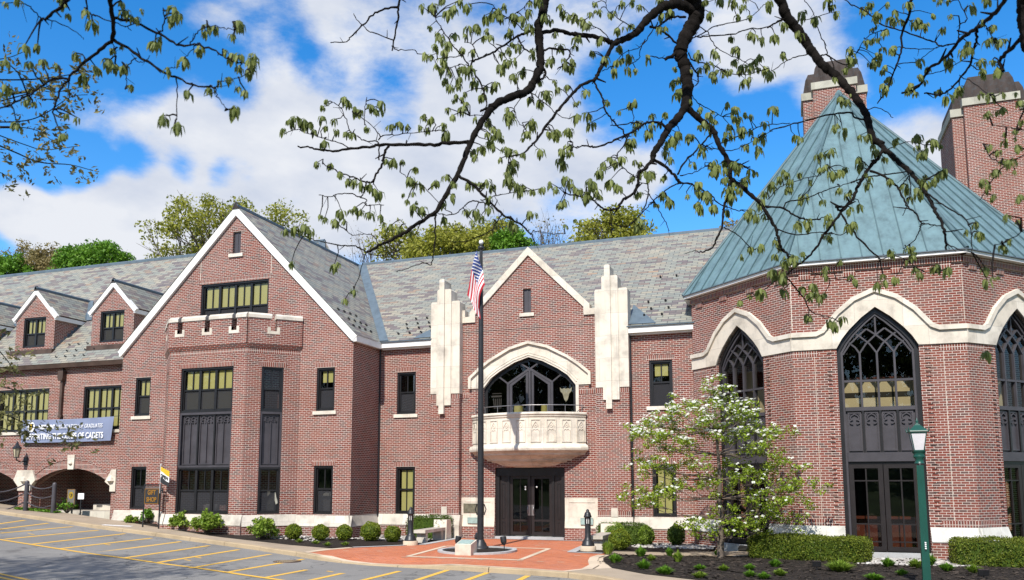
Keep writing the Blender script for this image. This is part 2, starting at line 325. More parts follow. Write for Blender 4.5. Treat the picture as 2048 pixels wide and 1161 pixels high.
M['flag_blue'] = simple('flag_blue', (.035, .06, .22), .8, 0, .06)
M['cloth_grey'] = simple('grey_cloth', (.34, .33, .28), .9, 0, .2, 6)
M['cloth_tan'] = simple('tan_cloth', (.36, .24, .11), .9, 0, .2, 6)
M['ceramic'] = simple('white_ceramic', (.78, .76, .68), .4)
M['beige'] = simple('beige_plaster', (.44, .385, .26), .8, 0, .05)
M['redwood'] = simple('red_brown_wood', (.075, .02, .012), .35, 0, .2)
M['river'] = leaf_mat('river_stone', [(.2, (.22, .20, .18)), (.5, (.42, .39, .36)), (.85, (.66, .64, .60))], 0.0, 2)
M['chip'] = leaf_mat('mulch_chip', [(.15, (.012, .010, .008)), (.55, (.035, .027, .021)), (.8, (.075, .058, .046)), (.97, (.17, .14, .11))], 0.0, 3, .9)
M['bollard_glow'] = simple('lamp_louvre', (.75, .75, .72), .4)

# ------------------------------------------------------------------ mesh helpers
Z = Vector((0, 0, 1))
class Fr:
    """a wall plane: u along it, d out of it, z up"""
    def __init__(s, o, t, n): s.o = Vector(o); s.t = Vector(t).normalized(); s.n = Vector(n).normalized()
    def p(s, u, d, z): return s.o + s.t*u + s.n*d + Z*z
FRONT = lambda Y: Fr((0, Y, 0), (1, 0, 0), (0, -1, 0))
WORLD = Fr((0, 0, 0), (1, 0, 0), (0, 1, 0))
class MB:
    def __init__(s): s.v = []; s.f = []; s.m = []; s.sm = []
    def add(s, pts, faces, m=0, smooth=False):
        b = len(s.v); s.v += [tuple(p) for p in pts]
        for f in faces: s.f.append([b+i for i in f]); s.m.append(m); s.sm.append(smooth)
    def quad(s, a, b, c, d, m=0): s.add([a, b, c, d], [(0, 1, 2, 3)], m)
    def box(s, fr, u0, u1, d0, d1, z0, z1, m=0):
        P = [fr.p(u, d, z) for z in (z0, z1) for d in (d0, d1) for u in (u0, u1)]
        s.add(P, [(0, 1, 3, 2), (4, 6, 7, 5), (0, 4, 5, 1), (2, 3, 7, 6), (0, 2, 6, 4), (1, 5, 7, 3)], m)
    def flat(s, fr, loops, d=0, m=0):
        L = [[Vector((u, z, 0)) for u, z in lp] for lp in loops]
        pts = [fr.p(u, d, z) for lp in loops for u, z in lp]
        s.add(pts, [tuple(t) for t in tessellate_polygon(L)], m)
    def prism(s, fr, loops, d0, d1, m=0, back=False, ms=None):
        """flat shape with holes at depth d1 and sides running back to d0"""
        if isinstance(loops[0][0], (int, float)): loops = [loops]
        s.flat(fr, loops, d1, m)
        if back: s.flat(fr, loops, d0, m)
        for lp in loops:
            n = len(lp)
            for i in range(n):
                (a, b), (c, e) = lp[i], lp[(i+1) % n]
                s.quad(fr.p(a, d0, b), fr.p(c, d0, e), fr.p(c, d1, e), fr.p(a, d1, b), m if ms is None else ms)
    def ribbon(s, fr, pts, w, d0, d1, m=0, closed=False):
        """a bar of width w following a line in the wall plane, mitred at the bends"""
        n = len(pts); L = []; Rr = []
        for i in range(n):
            a = Vector(pts[i-1]) if (i > 0 or closed) else None; b = Vector(pts[i]); c = Vector(pts[(i+1) % n]) if (i < n-1 or closed) else None
            d1_ = (b-a).normalized() if a is not None else None; d2_ = (c-b).normalized() if c is not None else None
            if d1_ is None: d1_ = d2_
            if d2_ is None: d2_ = d1_
            tn = (d1_+d2_); tn = tn.normalized() if tn.length > 1e-6 else d1_
            nr = Vector((-tn.y, tn.x)); k = max(.35, nr.dot(Vector((-d1_.y, d1_.x))))
            L.append(b+nr*(w/2/k)); Rr.append(b-nr*(w/2/k))
        rng_ = range(n) if closed else range(n-1)
        for i in rng_:
            j = (i+1) % n
            P = [fr.p(q.x, d, q.y) for d in (d0, d1) for q in (L[i], L[j], Rr[j], Rr[i])]
            s.add(P, [(4, 5, 6, 7), (0, 1, 5, 4), (3, 7, 6, 2)], m)
        if not closed:
            for i in (0, n-1):
                s.quad(fr.p(L[i].x, d0, L[i].y), fr.p(L[i].x, d1, L[i].y), fr.p(Rr[i].x, d1, Rr[i].y), fr.p(Rr[i].x, d0, Rr[i].y), m)
    def tube(s, path, rad, n=8, m=0, cap=True, jit=0):
        path = [Vector(p) for p in path]
        if not hasattr(rad, '__len__'): rad = [rad]*len(path)
        k = len(path); tang = []
        for i in range(k):
            t = path[min(i+1, k-1)]-path[max(i-1, 0)]
            tang.append(t.normalized() if t.length > 1e-9 else Vector((0, 0, 1)))
        ref = Vector((0, 0, 1)) if abs(tang[0].z) < .9 else Vector((1, 0, 0))
        a = tang[0].cross(ref).normalized(); pts = []
        for i in range(k):
            a = (a - tang[i]*a.dot(tang[i])).normalized(); b = tang[i].cross(a)
            for j in range(n):
                th = 2*math.pi*j/n; r = rad[i]*(1+jit*(random.random()-.5))
                pts.append(path[i] + (a*math.cos(th)+b*math.sin(th))*r)
        fc = [(i*n+j, i*n+(j+1) % n, (i+1)*n+(j+1) % n, (i+1)*n+j) for i in range(k-1) for j in range(n)]
        s.add(pts, fc, m, True)
        if cap:
            s.add(pts[:n], [tuple(range(n))], m); s.add(pts[-n:], [tuple(range(n))], m)
    def lathe(s, c, prof, n=20, m=0, sq=False):
        c = Vector(c); pts = []
        for r, z in prof:
            for j in range(n):
                th = 2*math.pi*j/n + (math.pi/4 if n == 4 else 0); pts.append(c+Vector((math.cos(th)*r, math.sin(th)*r, z)))
        k = len(prof)
        s.add(pts, [(i*n+j, i*n+(j+1) % n, (i+1)*n+(j+1) % n, (i+1)*n+j) for i in range(k-1) for j in range(n)], m, n > 8)
        s.add(pts[:n], [tuple(range(n))[::-1]], m); s.add(pts[-n:], [tuple(range(n))], m)
    def build(s, name, mats, parent=None, loc=None):
        me = bpy.data.meshes.new(name); me.from_pydata(s.v, [], s.f)
        if not isinstance(mats, (list, tuple)): mats = [mats]
        for q in mats: me.materials.append(M[q] if isinstance(q, str) else q)
        me.polygons.foreach_set('material_index', s.m); me.polygons.foreach_set('use_smooth', s.sm); me.update()
        o = bpy.data.objects.new(name, me); COL.objects.link(o)
        if parent is not None:
            o.parent = parent; o.matrix_parent_inverse = pinv(parent)
        return o
def pinv(p): return Matrix.Translation(-p.location) if p.parent is None else Matrix.Identity(4)
def tag(o, label=None, cat=None, group=None, kind=None):
    if label: o['label'] = label
    if cat: o['category'] = cat
    if group: o['group'] = group
    if kind: o['kind'] = kind
    return o
def thing(name, label, cat, loc=(0, 0, 0), group=None):
    o = bpy.data.objects.new(name, None); COL.objects.link(o); o.location = loc; o.empty_display_size = .3
    return tag(o, label, cat, group)
def copy_tree(o, loc, rz=0, sc=1, label=None, parent=None):
    c = o.copy(); COL.objects.link(c)
    if parent is None:
        c.location = loc; c.rotation_euler = (0, 0, rz); c.scale = (sc, sc, sc) if not hasattr(sc, '__len__') else sc
        if label: c['label'] = label
    else: c.parent = parent
    for ch in list(o.children): copy_tree(ch, None, parent=c)
    return c
def text(parent, name, s, fr, u, z, size, d, m, align='CENTER', sx=1.0, shear=0, bold=0):
    cu = bpy.data.curves.new(name, 'FONT'); cu.body = s; cu.size = size; cu.align_x = align; cu.extrude = .004; cu.shear = shear; cu.offset = bold
    to = bpy.data.objects.new(name, cu); COL.objects.link(to)
    bpy.context.view_layer.update()
    me = bpy.data.meshes.new_from_object(to.evaluated_get(bpy.context.evaluated_depsgraph_get()))
    bpy.data.objects.remove(to); bpy.data.curves.remove(cu)
    me.materials.clear(); me.materials.append(M[m])
    for v in me.vertices:
        v.co = fr.p(u+v.co.x*sx, d+v.co.z, z+v.co.y)
    me.update()
    o = bpy.data.objects.new(name, me); COL.objects.link(o)
    o.parent = parent; o.matrix_parent_inverse = pinv(parent)
    return o

# ------------------------------------------------------------------ ground
GX = [-140, -60, -38, -29, -21, -17, -14, 0, 12, 200]; GZ = [5.2, 2.15, 1.17, .72, .30, .15, .10, .05, .03, .0]
def gx(x): return float(np.interp(x, GX, GZ))
def g(x, y):
    r2 = ((x+12.0)/2.6)**2 + ((y+9.9)/1.25)**2
    return gx(x) - (.105*max(0, 1-r2)**.7 if r2 < 1 else 0)
def onG(px, py, dz=0):
    z = .5
    for i in range(25):
        d = ray(px, py); p = CAM + d*((z-CAM.z)/d.z); z = .5*z+.5*(gx(p.x)+dz)
    return p
def sheet(name, poly, off, m, step=.7, kind='structure', flatdip=False, parent=None):
    bm = bmesh.new(); vs = [bm.verts.new((x, y, 0)) for x, y in poly]; bm.faces.new(vs)
    xs = [p[0] for p in poly]; ys = [p[1] for p in poly]
    if step:
        for ax, lo, hi in ((0, min(xs), max(xs)), (1, min(ys), max(ys))):
            k = lo+step
            while k < hi-1e-3:
                co = (k, 0, 0) if ax == 0 else (0, k, 0); no = (1, 0, 0) if ax == 0 else (0, 1, 0)
                bmesh.ops.bisect_plane(bm, geom=bm.verts[:]+bm.edges[:]+bm.faces[:], plane_co=co, plane_no=no); k += step
    bmesh.ops.triangulate(bm, faces=bm.faces[:])
    for v in bm.verts: v.co.z = (gx(v.co.x) if flatdip else g(v.co.x, v.co.y))+off
    bmesh.ops.recalc_face_normals(bm, faces=bm.faces[:])
    me = bpy.data.meshes.new(name); bm.to_mesh(me); bm.free()
    if me.polygons and me.polygons[0].normal.z < 0: me.flip_normals()
    me.materials.append(M[m]); o = bpy.data.objects.new(name, me); COL.objects.link(o)
    if kind: o['kind'] = kind
    if parent: o.parent = parent
    return o
# broad sheet of ground, rising to a wooded slope behind the hall
def terr(x, y):
    z = gx(x)-.45
    if y > 16: z += 15*(1-math.exp(-((y-16)/34.0)**1.6))
    if y < -34: z += min(10, .12*(-34-y))
    return z
bm = MB(); xs = list(range(-400, -80, 40))+list(range(-80, 61, 5))+list(range(80, 401, 40)); ys = list(range(-200, -40, 20))+list(range(-40, 101, 5))+[120, 160, 220, 300, 400]
P = [(x, y, terr(x, y)) for y in ys for x in xs]; nx = len(xs)
bm.add(P, [(j*nx+i, j*nx+i+1, (j+1)*nx+i+1, (j+1)*nx+i) for j in range(len(ys)-1) for i in range(nx-1)], 0, True)
tag(bm.build('ground', 'hill'), kind='structure')
KERB = [(-90, 14.0), (-60, 5.0), (-45, .1), (-35.3, -2.75), (-27.6, -4.83), (-24, -5.55), (-21, -6.2), (-18, -7.1), (-15.4, -8.27), (-14.2, -8.95), (-13, -9.5), (-11.9, -9.85), (-10.85, -10.0), (-9.75, -10.1), (-8.8, -10.2), (-7.9, -10.38), (-6.8, -10.55), (-5.54, -10.85), (-4.7, -11.3), (-4, -11.95), (-3, -13.0), (0, -15.2), (8, -18), (40, -26)]
road_poly = KERB+[(40, -60), (-90, -60)]
sheet('road', road_poly, -.13, 'asphalt', 2.0, flatdip=True)
SWB = [(-90, 17.5), (-60, 8.2), (-45, 3.0), (-39.6, .9), (-34.8, -.55), (-30.1, -1.95), (-25.9, -3.45), (-21.5, -5.02), (-17.7, -5.95), (-15.6, -6.45)]
sheet('sidewalk', [(x+.0, y+.17) for x, y in KERB[:9]]+[(-15.15, -8.2), (-14.95, -7.3), (-15.0, -6.6)]+SWB[::-1], .0, 'concrete', .9)
# kerb stones: a step of real height, single stones with open joints
kb = MB()
def seglen(a, b): return math.hypot(b[0]-a[0], b[1]-a[1])
dense = []
for a, b in zip(KERB, KERB[1:]):
    L = seglen(a, b); n = max(1, int(L/.5)); dense += [(a[0]+(b[0]-a[0])*i/n, a[1]+(b[1]-a[1])*i/n) for i in range(n)]
dense.append(KERB[-1])
acc = 0; nrm = []
for i in range(len(dense)):
    a = dense[max(0, i-1)]; b = dense[min(len(dense)-1, i+1)]; L = seglen(a, b); nrm.append((-(b[1]-a[1])/L, (b[0]-a[0])/L))
for i in range(len(dense)-1):
    a, b = dense[i], dense[i+1]; joint = (i % 4 == 3)
    if joint: b = (a[0]+(b[0]-a[0])*.97, a[1]+(b[1]-a[1])*.97)
    na, nb = nrm[i], nrm[i+1]; w = .17
    ft = lambda p: g(p[0], p[1])+.012
    prof = lambda p, n: [(p[0]-n[0]*.02, p[1]-n[1]*.02, gx(p[0])-.2), (p[0]-n[0]*.004, p[1]-n[1]*.004, max(ft(p)-.025, gx(p[0])-.127)), (p[0]+n[0]*.02, p[1]+n[1]*.02, max(ft(p), gx(p[0])-.122)), (p[0]+n[0]*w, p[1]+n[1]*w, max(ft(p), gx(p[0])-.122)), (p[0]+n[0]*w, p[1]+n[1]*w, gx(p[0])-.2)]
    A, B = prof(a, na), prof(b, nb)
    kb.add(A+B, [(k, k+1, k+6, k+5) for k in range(4)]+[(0, 1, 2, 3, 4), (9, 8, 7, 6, 5)], 0)
tag(kb.build('kerb', 'kerb'), kind='structure')
# plaza of brick paving
PLAZA = [(-15.15, -8.2), (-14.1, -8.85), (-12.9, -9.35), (-11.8, -9.67), (-10.8, -9.84), (-9.7, -9.94), (-8.7, -10.03), (-7.8, -10.2), (-6.75, -10.38), (-5.75, -10.6), (-5.3, -9.8), (-5.35, -8.8), (-5.65, -7.7), (-5.85, -6.6), (-5.8, -5.75), (-5.75, -5.2), (-7.05, -5.2), (-7.35, -.16), (-12.9, -.16), (-12.9, -3.95), (-14.6, -6.0), (-15.0, -7.0)]
sheet('brick_plaza', PLAZA, .004, 'paver', .35)
def strip(name, pts, w, off, m, step=.5):
    out = []; back = []
    for i in range(len(pts)):
        a = Vector(pts[max(0, i-1)]); b = Vector(pts[min(len(pts)-1, i+1)]); t = (b-a).normalized(); n = Vector((-t.y, t.x)); p = Vector(pts[i])
        out.append(tuple(p+n*w/2)); back.append(tuple(p-n*w/2))
    return sheet(name, out+back[::-1], off, m, step)
strip('paving_border', PLAZA[:11], .22, .010, 'pale_paver')
strip('paving_border', [(-5.3, -9.9), (-5.35, -8.8), (-5.65, -7.7), (-5.85, -6.6), (-5.8, -5.75)], .28, .012, 'pale_paver')
strip('paving_border', [(-15.1, -8.1), (-15.0, -7.0), (-14.65, -6.05)], .28, .012, 'pale_paver')
for a, b in (((-11.84, -4.25), (-8.05, -4.05)), ((-8.05, -4.05), (-7.75, -8.15)), ((-7.75, -8.15), (-11.4, -8.25)), ((-11.4, -8.25), (-11.84, -4.25))):
    strip('paving_border', [a, b], .24 if abs(a[0]-b[0]) > 1 else .17, .011 if abs(a[0]-b[0]) > 1 else .014, 'pale_paver', .6)
for i in range(9):
    x = -11.5+.62*i; strip('paving_border', [(x, -8.5+.02*i), (x+.2, -8.5+.02*i)], .07, .011, 'pale_paver', None)
for x, y in ((-13.9, -6.6), (-13.2, -6.9), (-13.6, -5.4), (-12.6, -5.6), (-14.3, -7.2), (-9.1, -1.9), (-8.9, -3.0), (-7.4, -4.6), (-6.6, -6.2)):
    strip('paving_border', [(x, y), (x+.2, y)], .07, .011, 'pale_paver', None)
strip('granite_strip', [(-12.95, -.2), (-12.95, -3.95)], .3, .016, 'granite')
strip('granite_strip', [(-12.95, -3.9), (-14.65, -5.95)], .22, .019, 'granite')
strip('granite_strip', [(-7.3, -.2), (-7.0, -5.05)], .3, .016, 'granite')
strip('granite_strip', [(-7.1, -5.12), (-5.9, -5.25)], .22, .019, 'granite')
strip('granite_strip', [(-12.7, -.32), (-7.5, -.32)], .16, .022, 'granite')
# planting beds
sheet('planting_bed', [(-28.4, -2.4), (-25.9, -3.42), (-21.5, -5.0), (-17.7, -5.92), (-15.6, -6.35), (-14.85, -6.1), (-13.1, -4.0), (-13.1, .3), (-17.0, .3), (-17.2, -2.1), (-28.4, -2.1)], -.006, 'mulch', .7)
sheet('planting_bed', [(-7.2, .3), (-6.95, -4.95), (-5.7, -5.1), (-5.6, -4.3), (-2.7, -3.35), (-2.9, .3)], -.006, 'mulch', .7)
MUL = [(-5.6, -5.6), (-4.0, -5.35), (-2.3, -5.05), (-1.1, -4.1), (.3, -3.3), (5.2, -3.3), (9, 0), (20, 0), (20, -13.5), (2, -13.2), (-.6, -12.0), (-2.2, -11.25), (-3.6, -10.45), (-4.75, -9.25), (-5.35, -7.6), (-5.6, -6.5)]
sheet('planting_bed', MUL, .0, 'mulch', .7)
sheet('walk', [(-5.75, -5.5), (-4.0, -5.3), (-2.35, -5.0), (-1.2, -4.1), (-.9, -3.5), (-1.5, -2.7), (-2.6, -3.4), (-4.0, -4.1), (-5.7, -4.4)], .012, 'concrete', .7)
sheet('sidewalk', [(-5.7, -10.62), (-5.3, -9.9), (-4.75, -9.35), (-3.6, -10.55), (-2.2, -11.35), (-.6, -12.1), (2, -13.3), (20, -13.6), (20, -20.6), (8, -17.8), (0, -15.0), (-3, -12.8), (-3.9, -11.8), (-4.65, -11.1)], .004, 'concrete', .9)
sheet('paving_border', [(-6.0, -5.25), (-4.6, -5.35), (-4.2, -9.6), (-5.3, -10.55), (-5.75, -9.0), (-6.1, -7)], -.012, 'pale_paver', .5)
# parking lines
ST = [((50, 1041), (-55, 1056)), ((97, 1047), (-30, 1063)), ((145, 1054), (0, 1067)), ((197, 1061), (10, 1079)), ((250, 1068), (65, 1089)), ((303, 1077), (121, 1098)), ((361, 1084), (185, 1107)), ((418, 1092), (246, 1117)), ((478, 1100), (313, 1126)), ((541, 1109), (380, 1137)), ((607, 1119), (450, 1146)), ((679, 1128), (525, 1157)), ((745, 1134), (600, 1166)), ((820, 1138), (690, 1170)), ((895, 1141), (790, 1175)), ((975, 1146), (880, 1180)), ((1056, 1152), (1000, 1180))]
def gl(px, py): p = onG(px, py, -.13); return (p.x, p.y)
for a, b in ST: strip('parking_line', [gl(*a), gl(*b)], .165, -.124, 'yellow', 1.0)
strip('parking_line', [gl(-160, 1060), gl(0, 1080), gl(120, 1099), gl(245, 1116.5), gl(380, 1135), gl(460, 1146.5), gl(560, 1161), gl(700, 1185)], .15, -.119, 'yellow', 1.0)
for dx in (0, .28):
    a, b = gl(-60, 1142), gl(40, 1163); strip('road_line', [(a[0], a[1]+dx), (b[0]+3, b[1]-.9+dx)], .11, -.124, 'yellow', 1.0)
for px, py in ((62, 1069), (215, 1090), (375, 1121), (397, 1116), (660, 1144)):
    a = gl(px-6, py-1); b = gl(px+6, py+1); strip('parking_mark', [a, b], .08, -.123, 'yellow', None)
a = gl(0, 0) if False else None
p0, p1 = onG(222, 1053), onG(255, 1052)
strip('kerb_marking', [(-27.3, -4.55), (-26.1, -4.2)], .35, .006, 'white_paint', None)
# drain cover at the road edge
dc = thing('drain_cover', 'oval rusty iron drain cover set in the road by the kerb', 'drain cover', (-14.75, -9.75, gx(-14.75)-.13))
q = MB(); q.lathe((-14.75, -9.75, gx(-14.75)-.14), [(.42, 0), (.42, .022), (.36, .024), (.36, .016), (.0, .016)], 28, 0); q.build('rim', M['brown_copper'], dc)
q = MB()
for i in range(7): q.box(WORLD, -15.03+.085*i, -14.99+.085*i, -10.0, -9.5, gx(-14.75)-.125, gx(-14.75)-.110, 0)
q.build('grate', M['kerb'], dc)

# ------------------------------------------------------------------ the hall
hall = thing('brick_hall', 'long red brick hall with slate roofs, gables, stone balcony and copper-roofed octagon', 'building', (-14, 0, 0))
GY = -2.33; LY = -.6
def rect(u0, u1, z0, z1): return [(u0, z0), (u1, z0), (u1, z1), (u0, z1)]
def wall(name, fr, outline, holes, reveal=.22, m='brick', extra=None, parent=None):
    b = MB(); b.flat(fr, [outline]+holes, 0, 0)
    for lp in holes:
        n = len(lp)
        for i in range(n):
            (a, z0), (c, z1) = lp[i], lp[(i+1) % n]
            b.quad(fr.p(a, 0, z0), fr.p(c, 0, z1), fr.p(c, -reveal, z1), fr.p(a, -reveal, z0), 0)
    if extra: extra(b)
    return b.build(name, [m, 'soldier', 'stone', 'black'], parent or hall)
def lintel(b, fr, u0, u1, z, h=.205, ext=.1): b.box(fr, u0-ext, u1+ext, -.05, .006, z+.004, z+h, 1)
def window(fr, u0, u1, z0, z1, lights=1, zt=None, blind='upper', screen=True, sill=True, bw=.075, recess=.10, muntin=True, label=None, low_blind=None, parent=None):
    """a sash window: its frame mesh with glass, blind and sill below it"""
    b = MB(); e = .004
    zt = zt if zt is not None else z0+(z1-z0)*.52
    b.ribbon(fr, [(u0+.04, z0+.04), (u1-.04, z0+.04), (u1-.04, z1-.04), (u0+.04, z1-.04)], .08-e, -.21, -recess+.06, 0, True)
    b.ribbon(fr, [(u0+.10, z0+.10), (u1-.10, z0+.10), (u1-.10, z1-.10), (u0+.10, z1-.10)], .07, -.21, -recess, 0, True)
    bw = bw if lights < 2 else .115
    iu0, iu1 = u0+.12, u1-.12; W_ = (iu1-iu0)/lights
    for i in range(1, lights): b.box(fr, iu0+W_*i-bw/2, iu0+W_*i+bw/2, -.20, -recess+.012, z0+.1, z1-.1)
    b.box(fr, iu0, iu1, -.199, -recess-.008, zt-.035, zt+.035)
    for i in range(lights):
        a = iu0+W_*i; c = a+W_
        if muntin: b.box(fr, (a+c)/2-.024, (a+c)/2+.024, -.185, -recess-.03, zt+.03, z1-.1)
        if muntin and not screen: b.box(fr, (a+c)/2-.016, (a+c)/2+.016, -.185, -recess-.032, z0+.1, zt-.03)
    o = b.build('window', ['black'], parent or hall)
    if label: o['label'] = label
    b = MB(); b.flat(fr, [rect(iu0, iu1, zt, z1-.08)], -recess-.055)
    if not screen: b.flat(fr, [rect(iu0, iu1, z0+.08, zt)], -recess-.057)
    b.build('pane', ['glass'], o)
    if screen:
        b = MB(); b.flat(fr, [rect(iu0, iu1, z0+.08, zt)], -recess-.05); b.build('screen', ['screen'], o)
    if blind:
        b = MB()
        lo = {'upper': zt+.02, 'full': z0+.1, 'half': zt+(z1-zt)*.30}[blind]
        if isinstance(blind, str):
            for i in range(lights):
                a = iu0+W_*i+.075; c = a+W_-.15
                b.box(fr, a, c, -.20, -.188, lo if blind != 'full' else z0+.1, z1-.09)
        b.build('blind', ['blind'], o)
    if low_blind:
        b = MB()
        for i in range(lights):
            a = iu0+W_*i+.08; c = a+W_-.16; b.box(fr, a, c, -.205, -.19, z0+.12, zt)
        b.build('blind', ['blind'], o)
    if sill:
        b = MB(); b.box(fr, u0-.12, u1+.12, -.20, .07, z0-.15, z0-.004); b.build('sill', ['stone'], o)
    return o
def base_course(fr, u0, u1, zt, zs, zb, out=.13, m='stone_base', parent=None, gl0=-.6):
    b = MB()
    pr = [(.004, zt), (out, zs+.03), (out, zs), (.004, zs)]
    for (a, za), (c, zc) in zip(pr, pr[1:]):
        b.quad(fr.p(u0-a*.0, a, za), fr.p(u1, a, za), fr.p(u1, c, zc), fr.p(u0, c, zc), 0)
    for u in (u0, u1): b.add([fr.p(u, d, z) for d, z in pr], [(0, 1, 2, 3)], 0)
    b.build('stone_base', [m], parent or hall)
    b = MB(); b.box(fr, u0, u1, 0, out-.03, gl0, zs-.002, 0); b.build('plinth', ['brick'], parent or hall)

# ---- middle range and entrance bay
MF = FRONT(0)
XC = -10.05
archL = [(-12.03, 6.30), (-11.70, 6.66), (-11.31, 6.93), (-10.65, 7.28), (XC, 7.47)]
arch_open = [(-12.03, 3.9), (-8.07, 3.9)]+[(2*XC-x, z) for x, z in archL]+[(x, z) for x, z in archL[::-1][1:]]
DO = rect(-11.53, -8.57, .18, 2.95)
mw = {'ul': (-16.05, -15.16, 5.28, 7.10), 'll': (-16.05, -15.15, 1.03, 3.02), 'ur': (-5.11, -4.21, 5.28, 7.08), 'lr': (-5.08, -4.18, 1.04, 3.03)}
slit = rect(-10.29, -9.94, 9.33, 10.36)
out_mid = [(-16.9, -.6), (-3.4, -.6), (-3.4, 8.3), (-6.9, 8.3), (-6.9, 9.08), (-7.72, 9.08), (-7.72, 9.42), (XC, 11.82), (-12.40, 9.42), (-12.40, 9.08), (-13.1, 9.08), (-13.1, 8.3), (-16.9, 8.3)]
def ex(b):
    for k in ('ul', 'll', 'ur', 'lr'): lintel(b, MF, mw[k][0], mw[k][1], mw[k][3])
    b.box(MF, -12.97, -12.66, -.02, .006, 5.87, 6.08, 1); b.box(MF, -8.0, -7.2, -.02, .006, 5.87, 6.08, 1)
    b.box(MF, -12.97, -12.68, -.02, .005, 9.08-.0, 9.081, 0)
wall('wall', MF, out_mid, [arch_open, DO, slit]+[rect(*mw[k]) for k in mw], extra=ex)
window(MF, *mw['ul'], blind=None); window(MF, *mw['ll'], blind='full', screen=False, sill=False, label='window with closed yellow curtains left of the entrance')
window(MF, *mw['ur'], blind='half'); window(MF, *mw['lr'], blind='full', screen=False, sill=False)
base_course(MF, -16.9, -14.3, 1.03, .58, 0); base_course(MF, -5.86, -3.3, 1.03, .58, 0)
b = MB(); b.box(MF, -10.26, -9.97, -.2, -.09, 9.36, 10.33, 0); b.box(MF, -10.14, -10.09, -.1, -.07, 9.37, 10.32, 0)
o = b.build('louvre', ['panel'], hall)
b = MB(); b.box(MF, -10.43, -9.80, -.1, .07, 9.18, 9.328, 0); b.build('sill', ['stone'], o)
# stepped piers either side of the entrance, stone above and brick below
for x0, side in ((-14.31, -1), (-7.17, 1)):
    b = MB(); b.box(MF, x0, x0+1.31, -.1, .31, -.5, 6.05, 0)
    for ua, ub in ((0, .32), (.94, 1.31)): b.box(MF, x0+ua+.004, x0+ub-.004, .2, .317, 5.845, 6.04, 1)
    for ua, ub in ((.0, .52), (.80, 1.31)): b.box(MF, x0+ua+.004, x0+ub-.004, .2, .317, 1.04, 1.25, 1)
    o = b.build('pier', ['brick', 'soldier'], hall)
    b = MB()
    def slab(u0, u1, dd, z0, z1, ch=.05):
        b.prism(MF, [(x0+u0, z0), (x0+u1, z0), (x0+u1, z1-ch), (x0+u1-ch, z1), (x0+u0+ch, z1), (x0+u0, z1-ch)], -.28, dd, 0, True)
    slab(0, .31, .345, 6.06, 10.0); slab(.30, .95, .40, 5.56, 10.52); slab(.43, .66, .475, 5.2, 10.96); slab(.94, 1.325, .35, 6.05, 10.0)
    b.box(MF, x0+.60, x0+.635, .30, .405, 5.6, 10.5, 1)
    b.build('pier_stone', ['stone', 'stone'], o)
    b = MB()
    pr = [(.315, 1.03), (.44, .62), (.44, -.4)]
    for (a, za), (c, zc) in zip(pr, pr[1:]): b.quad(MF.p(x0-.06, a, za), MF.p(x0+1.37, a, za), MF.p(x0+1.37, c, zc), MF.p(x0-.06, c, zc), 0)
    for u in (x0-.06, x0+1.37): b.add([MF.p(u, 0, 1.03), MF.p(u, .315, 1.03), MF.p(u, .44, .62), MF.p(u, .44, -.4), MF.p(u, 0, -.4)], [(0, 1, 2, 3, 4)], 0)
    b.box(MF, x0+.53, x0+.79, .2, .34, 1.03, 1.36, 0)
    b.build('pier_base', ['stone_base'], o)
# coping of the entrance gable
b = MB()
b.ribbon(MF, [(-13.1, 9.2), (-12.53, 9.2), (-12.53, 9.46), (XC, 11.95), (2*XC+12.53, 9.46), (2*XC+12.53, 9.2), (-6.85, 9.2)], .25, -.32, .07, 0)
b.box(MF, -13.1, -12.86, -.3, .075, 9.31, 9.62); b.box(MF, -7.18, -6.92, -.3, .075, 9.31, 9.62)
b.build('coping', ['stone'], hall)
# hood and jambs of the arched window
outer = [(-12.66, 6.25), (-12.66, 6.68), (-12.2, 7.09), (-11.75, 7.42), (-10.87, 7.88), (XC, 8.10)]
inner = [(x, z) for x, z in archL]
hood = outer+[(2*XC-x, z) for x, z in outer[::-1][1:]]+[(-8.07, 6.25)]+[(2*XC-x, z) for x, z in inner[1:]]+[(x, z) for x, z in inner[::-1][1:-1]]+[(-12.03, 6.25)]
b = MB(); b.prism(MF, hood, -.2, .05, 0)
b.ribbon(MF, [(-12.62, 6.24), (-12.62, 6.70), (-12.18, 7.08), (-11.73, 7.40), (-10.86, 7.86), (XC, 8.08)]+[(2*XC-x, z) for x, z in [(-10.86, 7.86), (-11.73, 7.40), (-12.18, 7.08), (-12.62, 6.70), (-12.62, 6.24)]], .11, 0, .15, 0)
for off, dd in ((.10, .075), (.2, .065)):
    pth = [(x-off*.5, z+off*.85) for x, z in archL[:-1]]+[(XC, 7.47+off)]; b.ribbon(MF, pth+[(2*XC-x, z) for x, z in pth[::-1][1:]], .045, 0, dd, 0)
b.box(MF, -12.16, -12.035, -.15, .045, 3.9, 6.25); b.box(MF, -8.065, -7.94, -.15, .045, 3.9, 6.25)
b.build('arch_surround', ['stone'], hall)
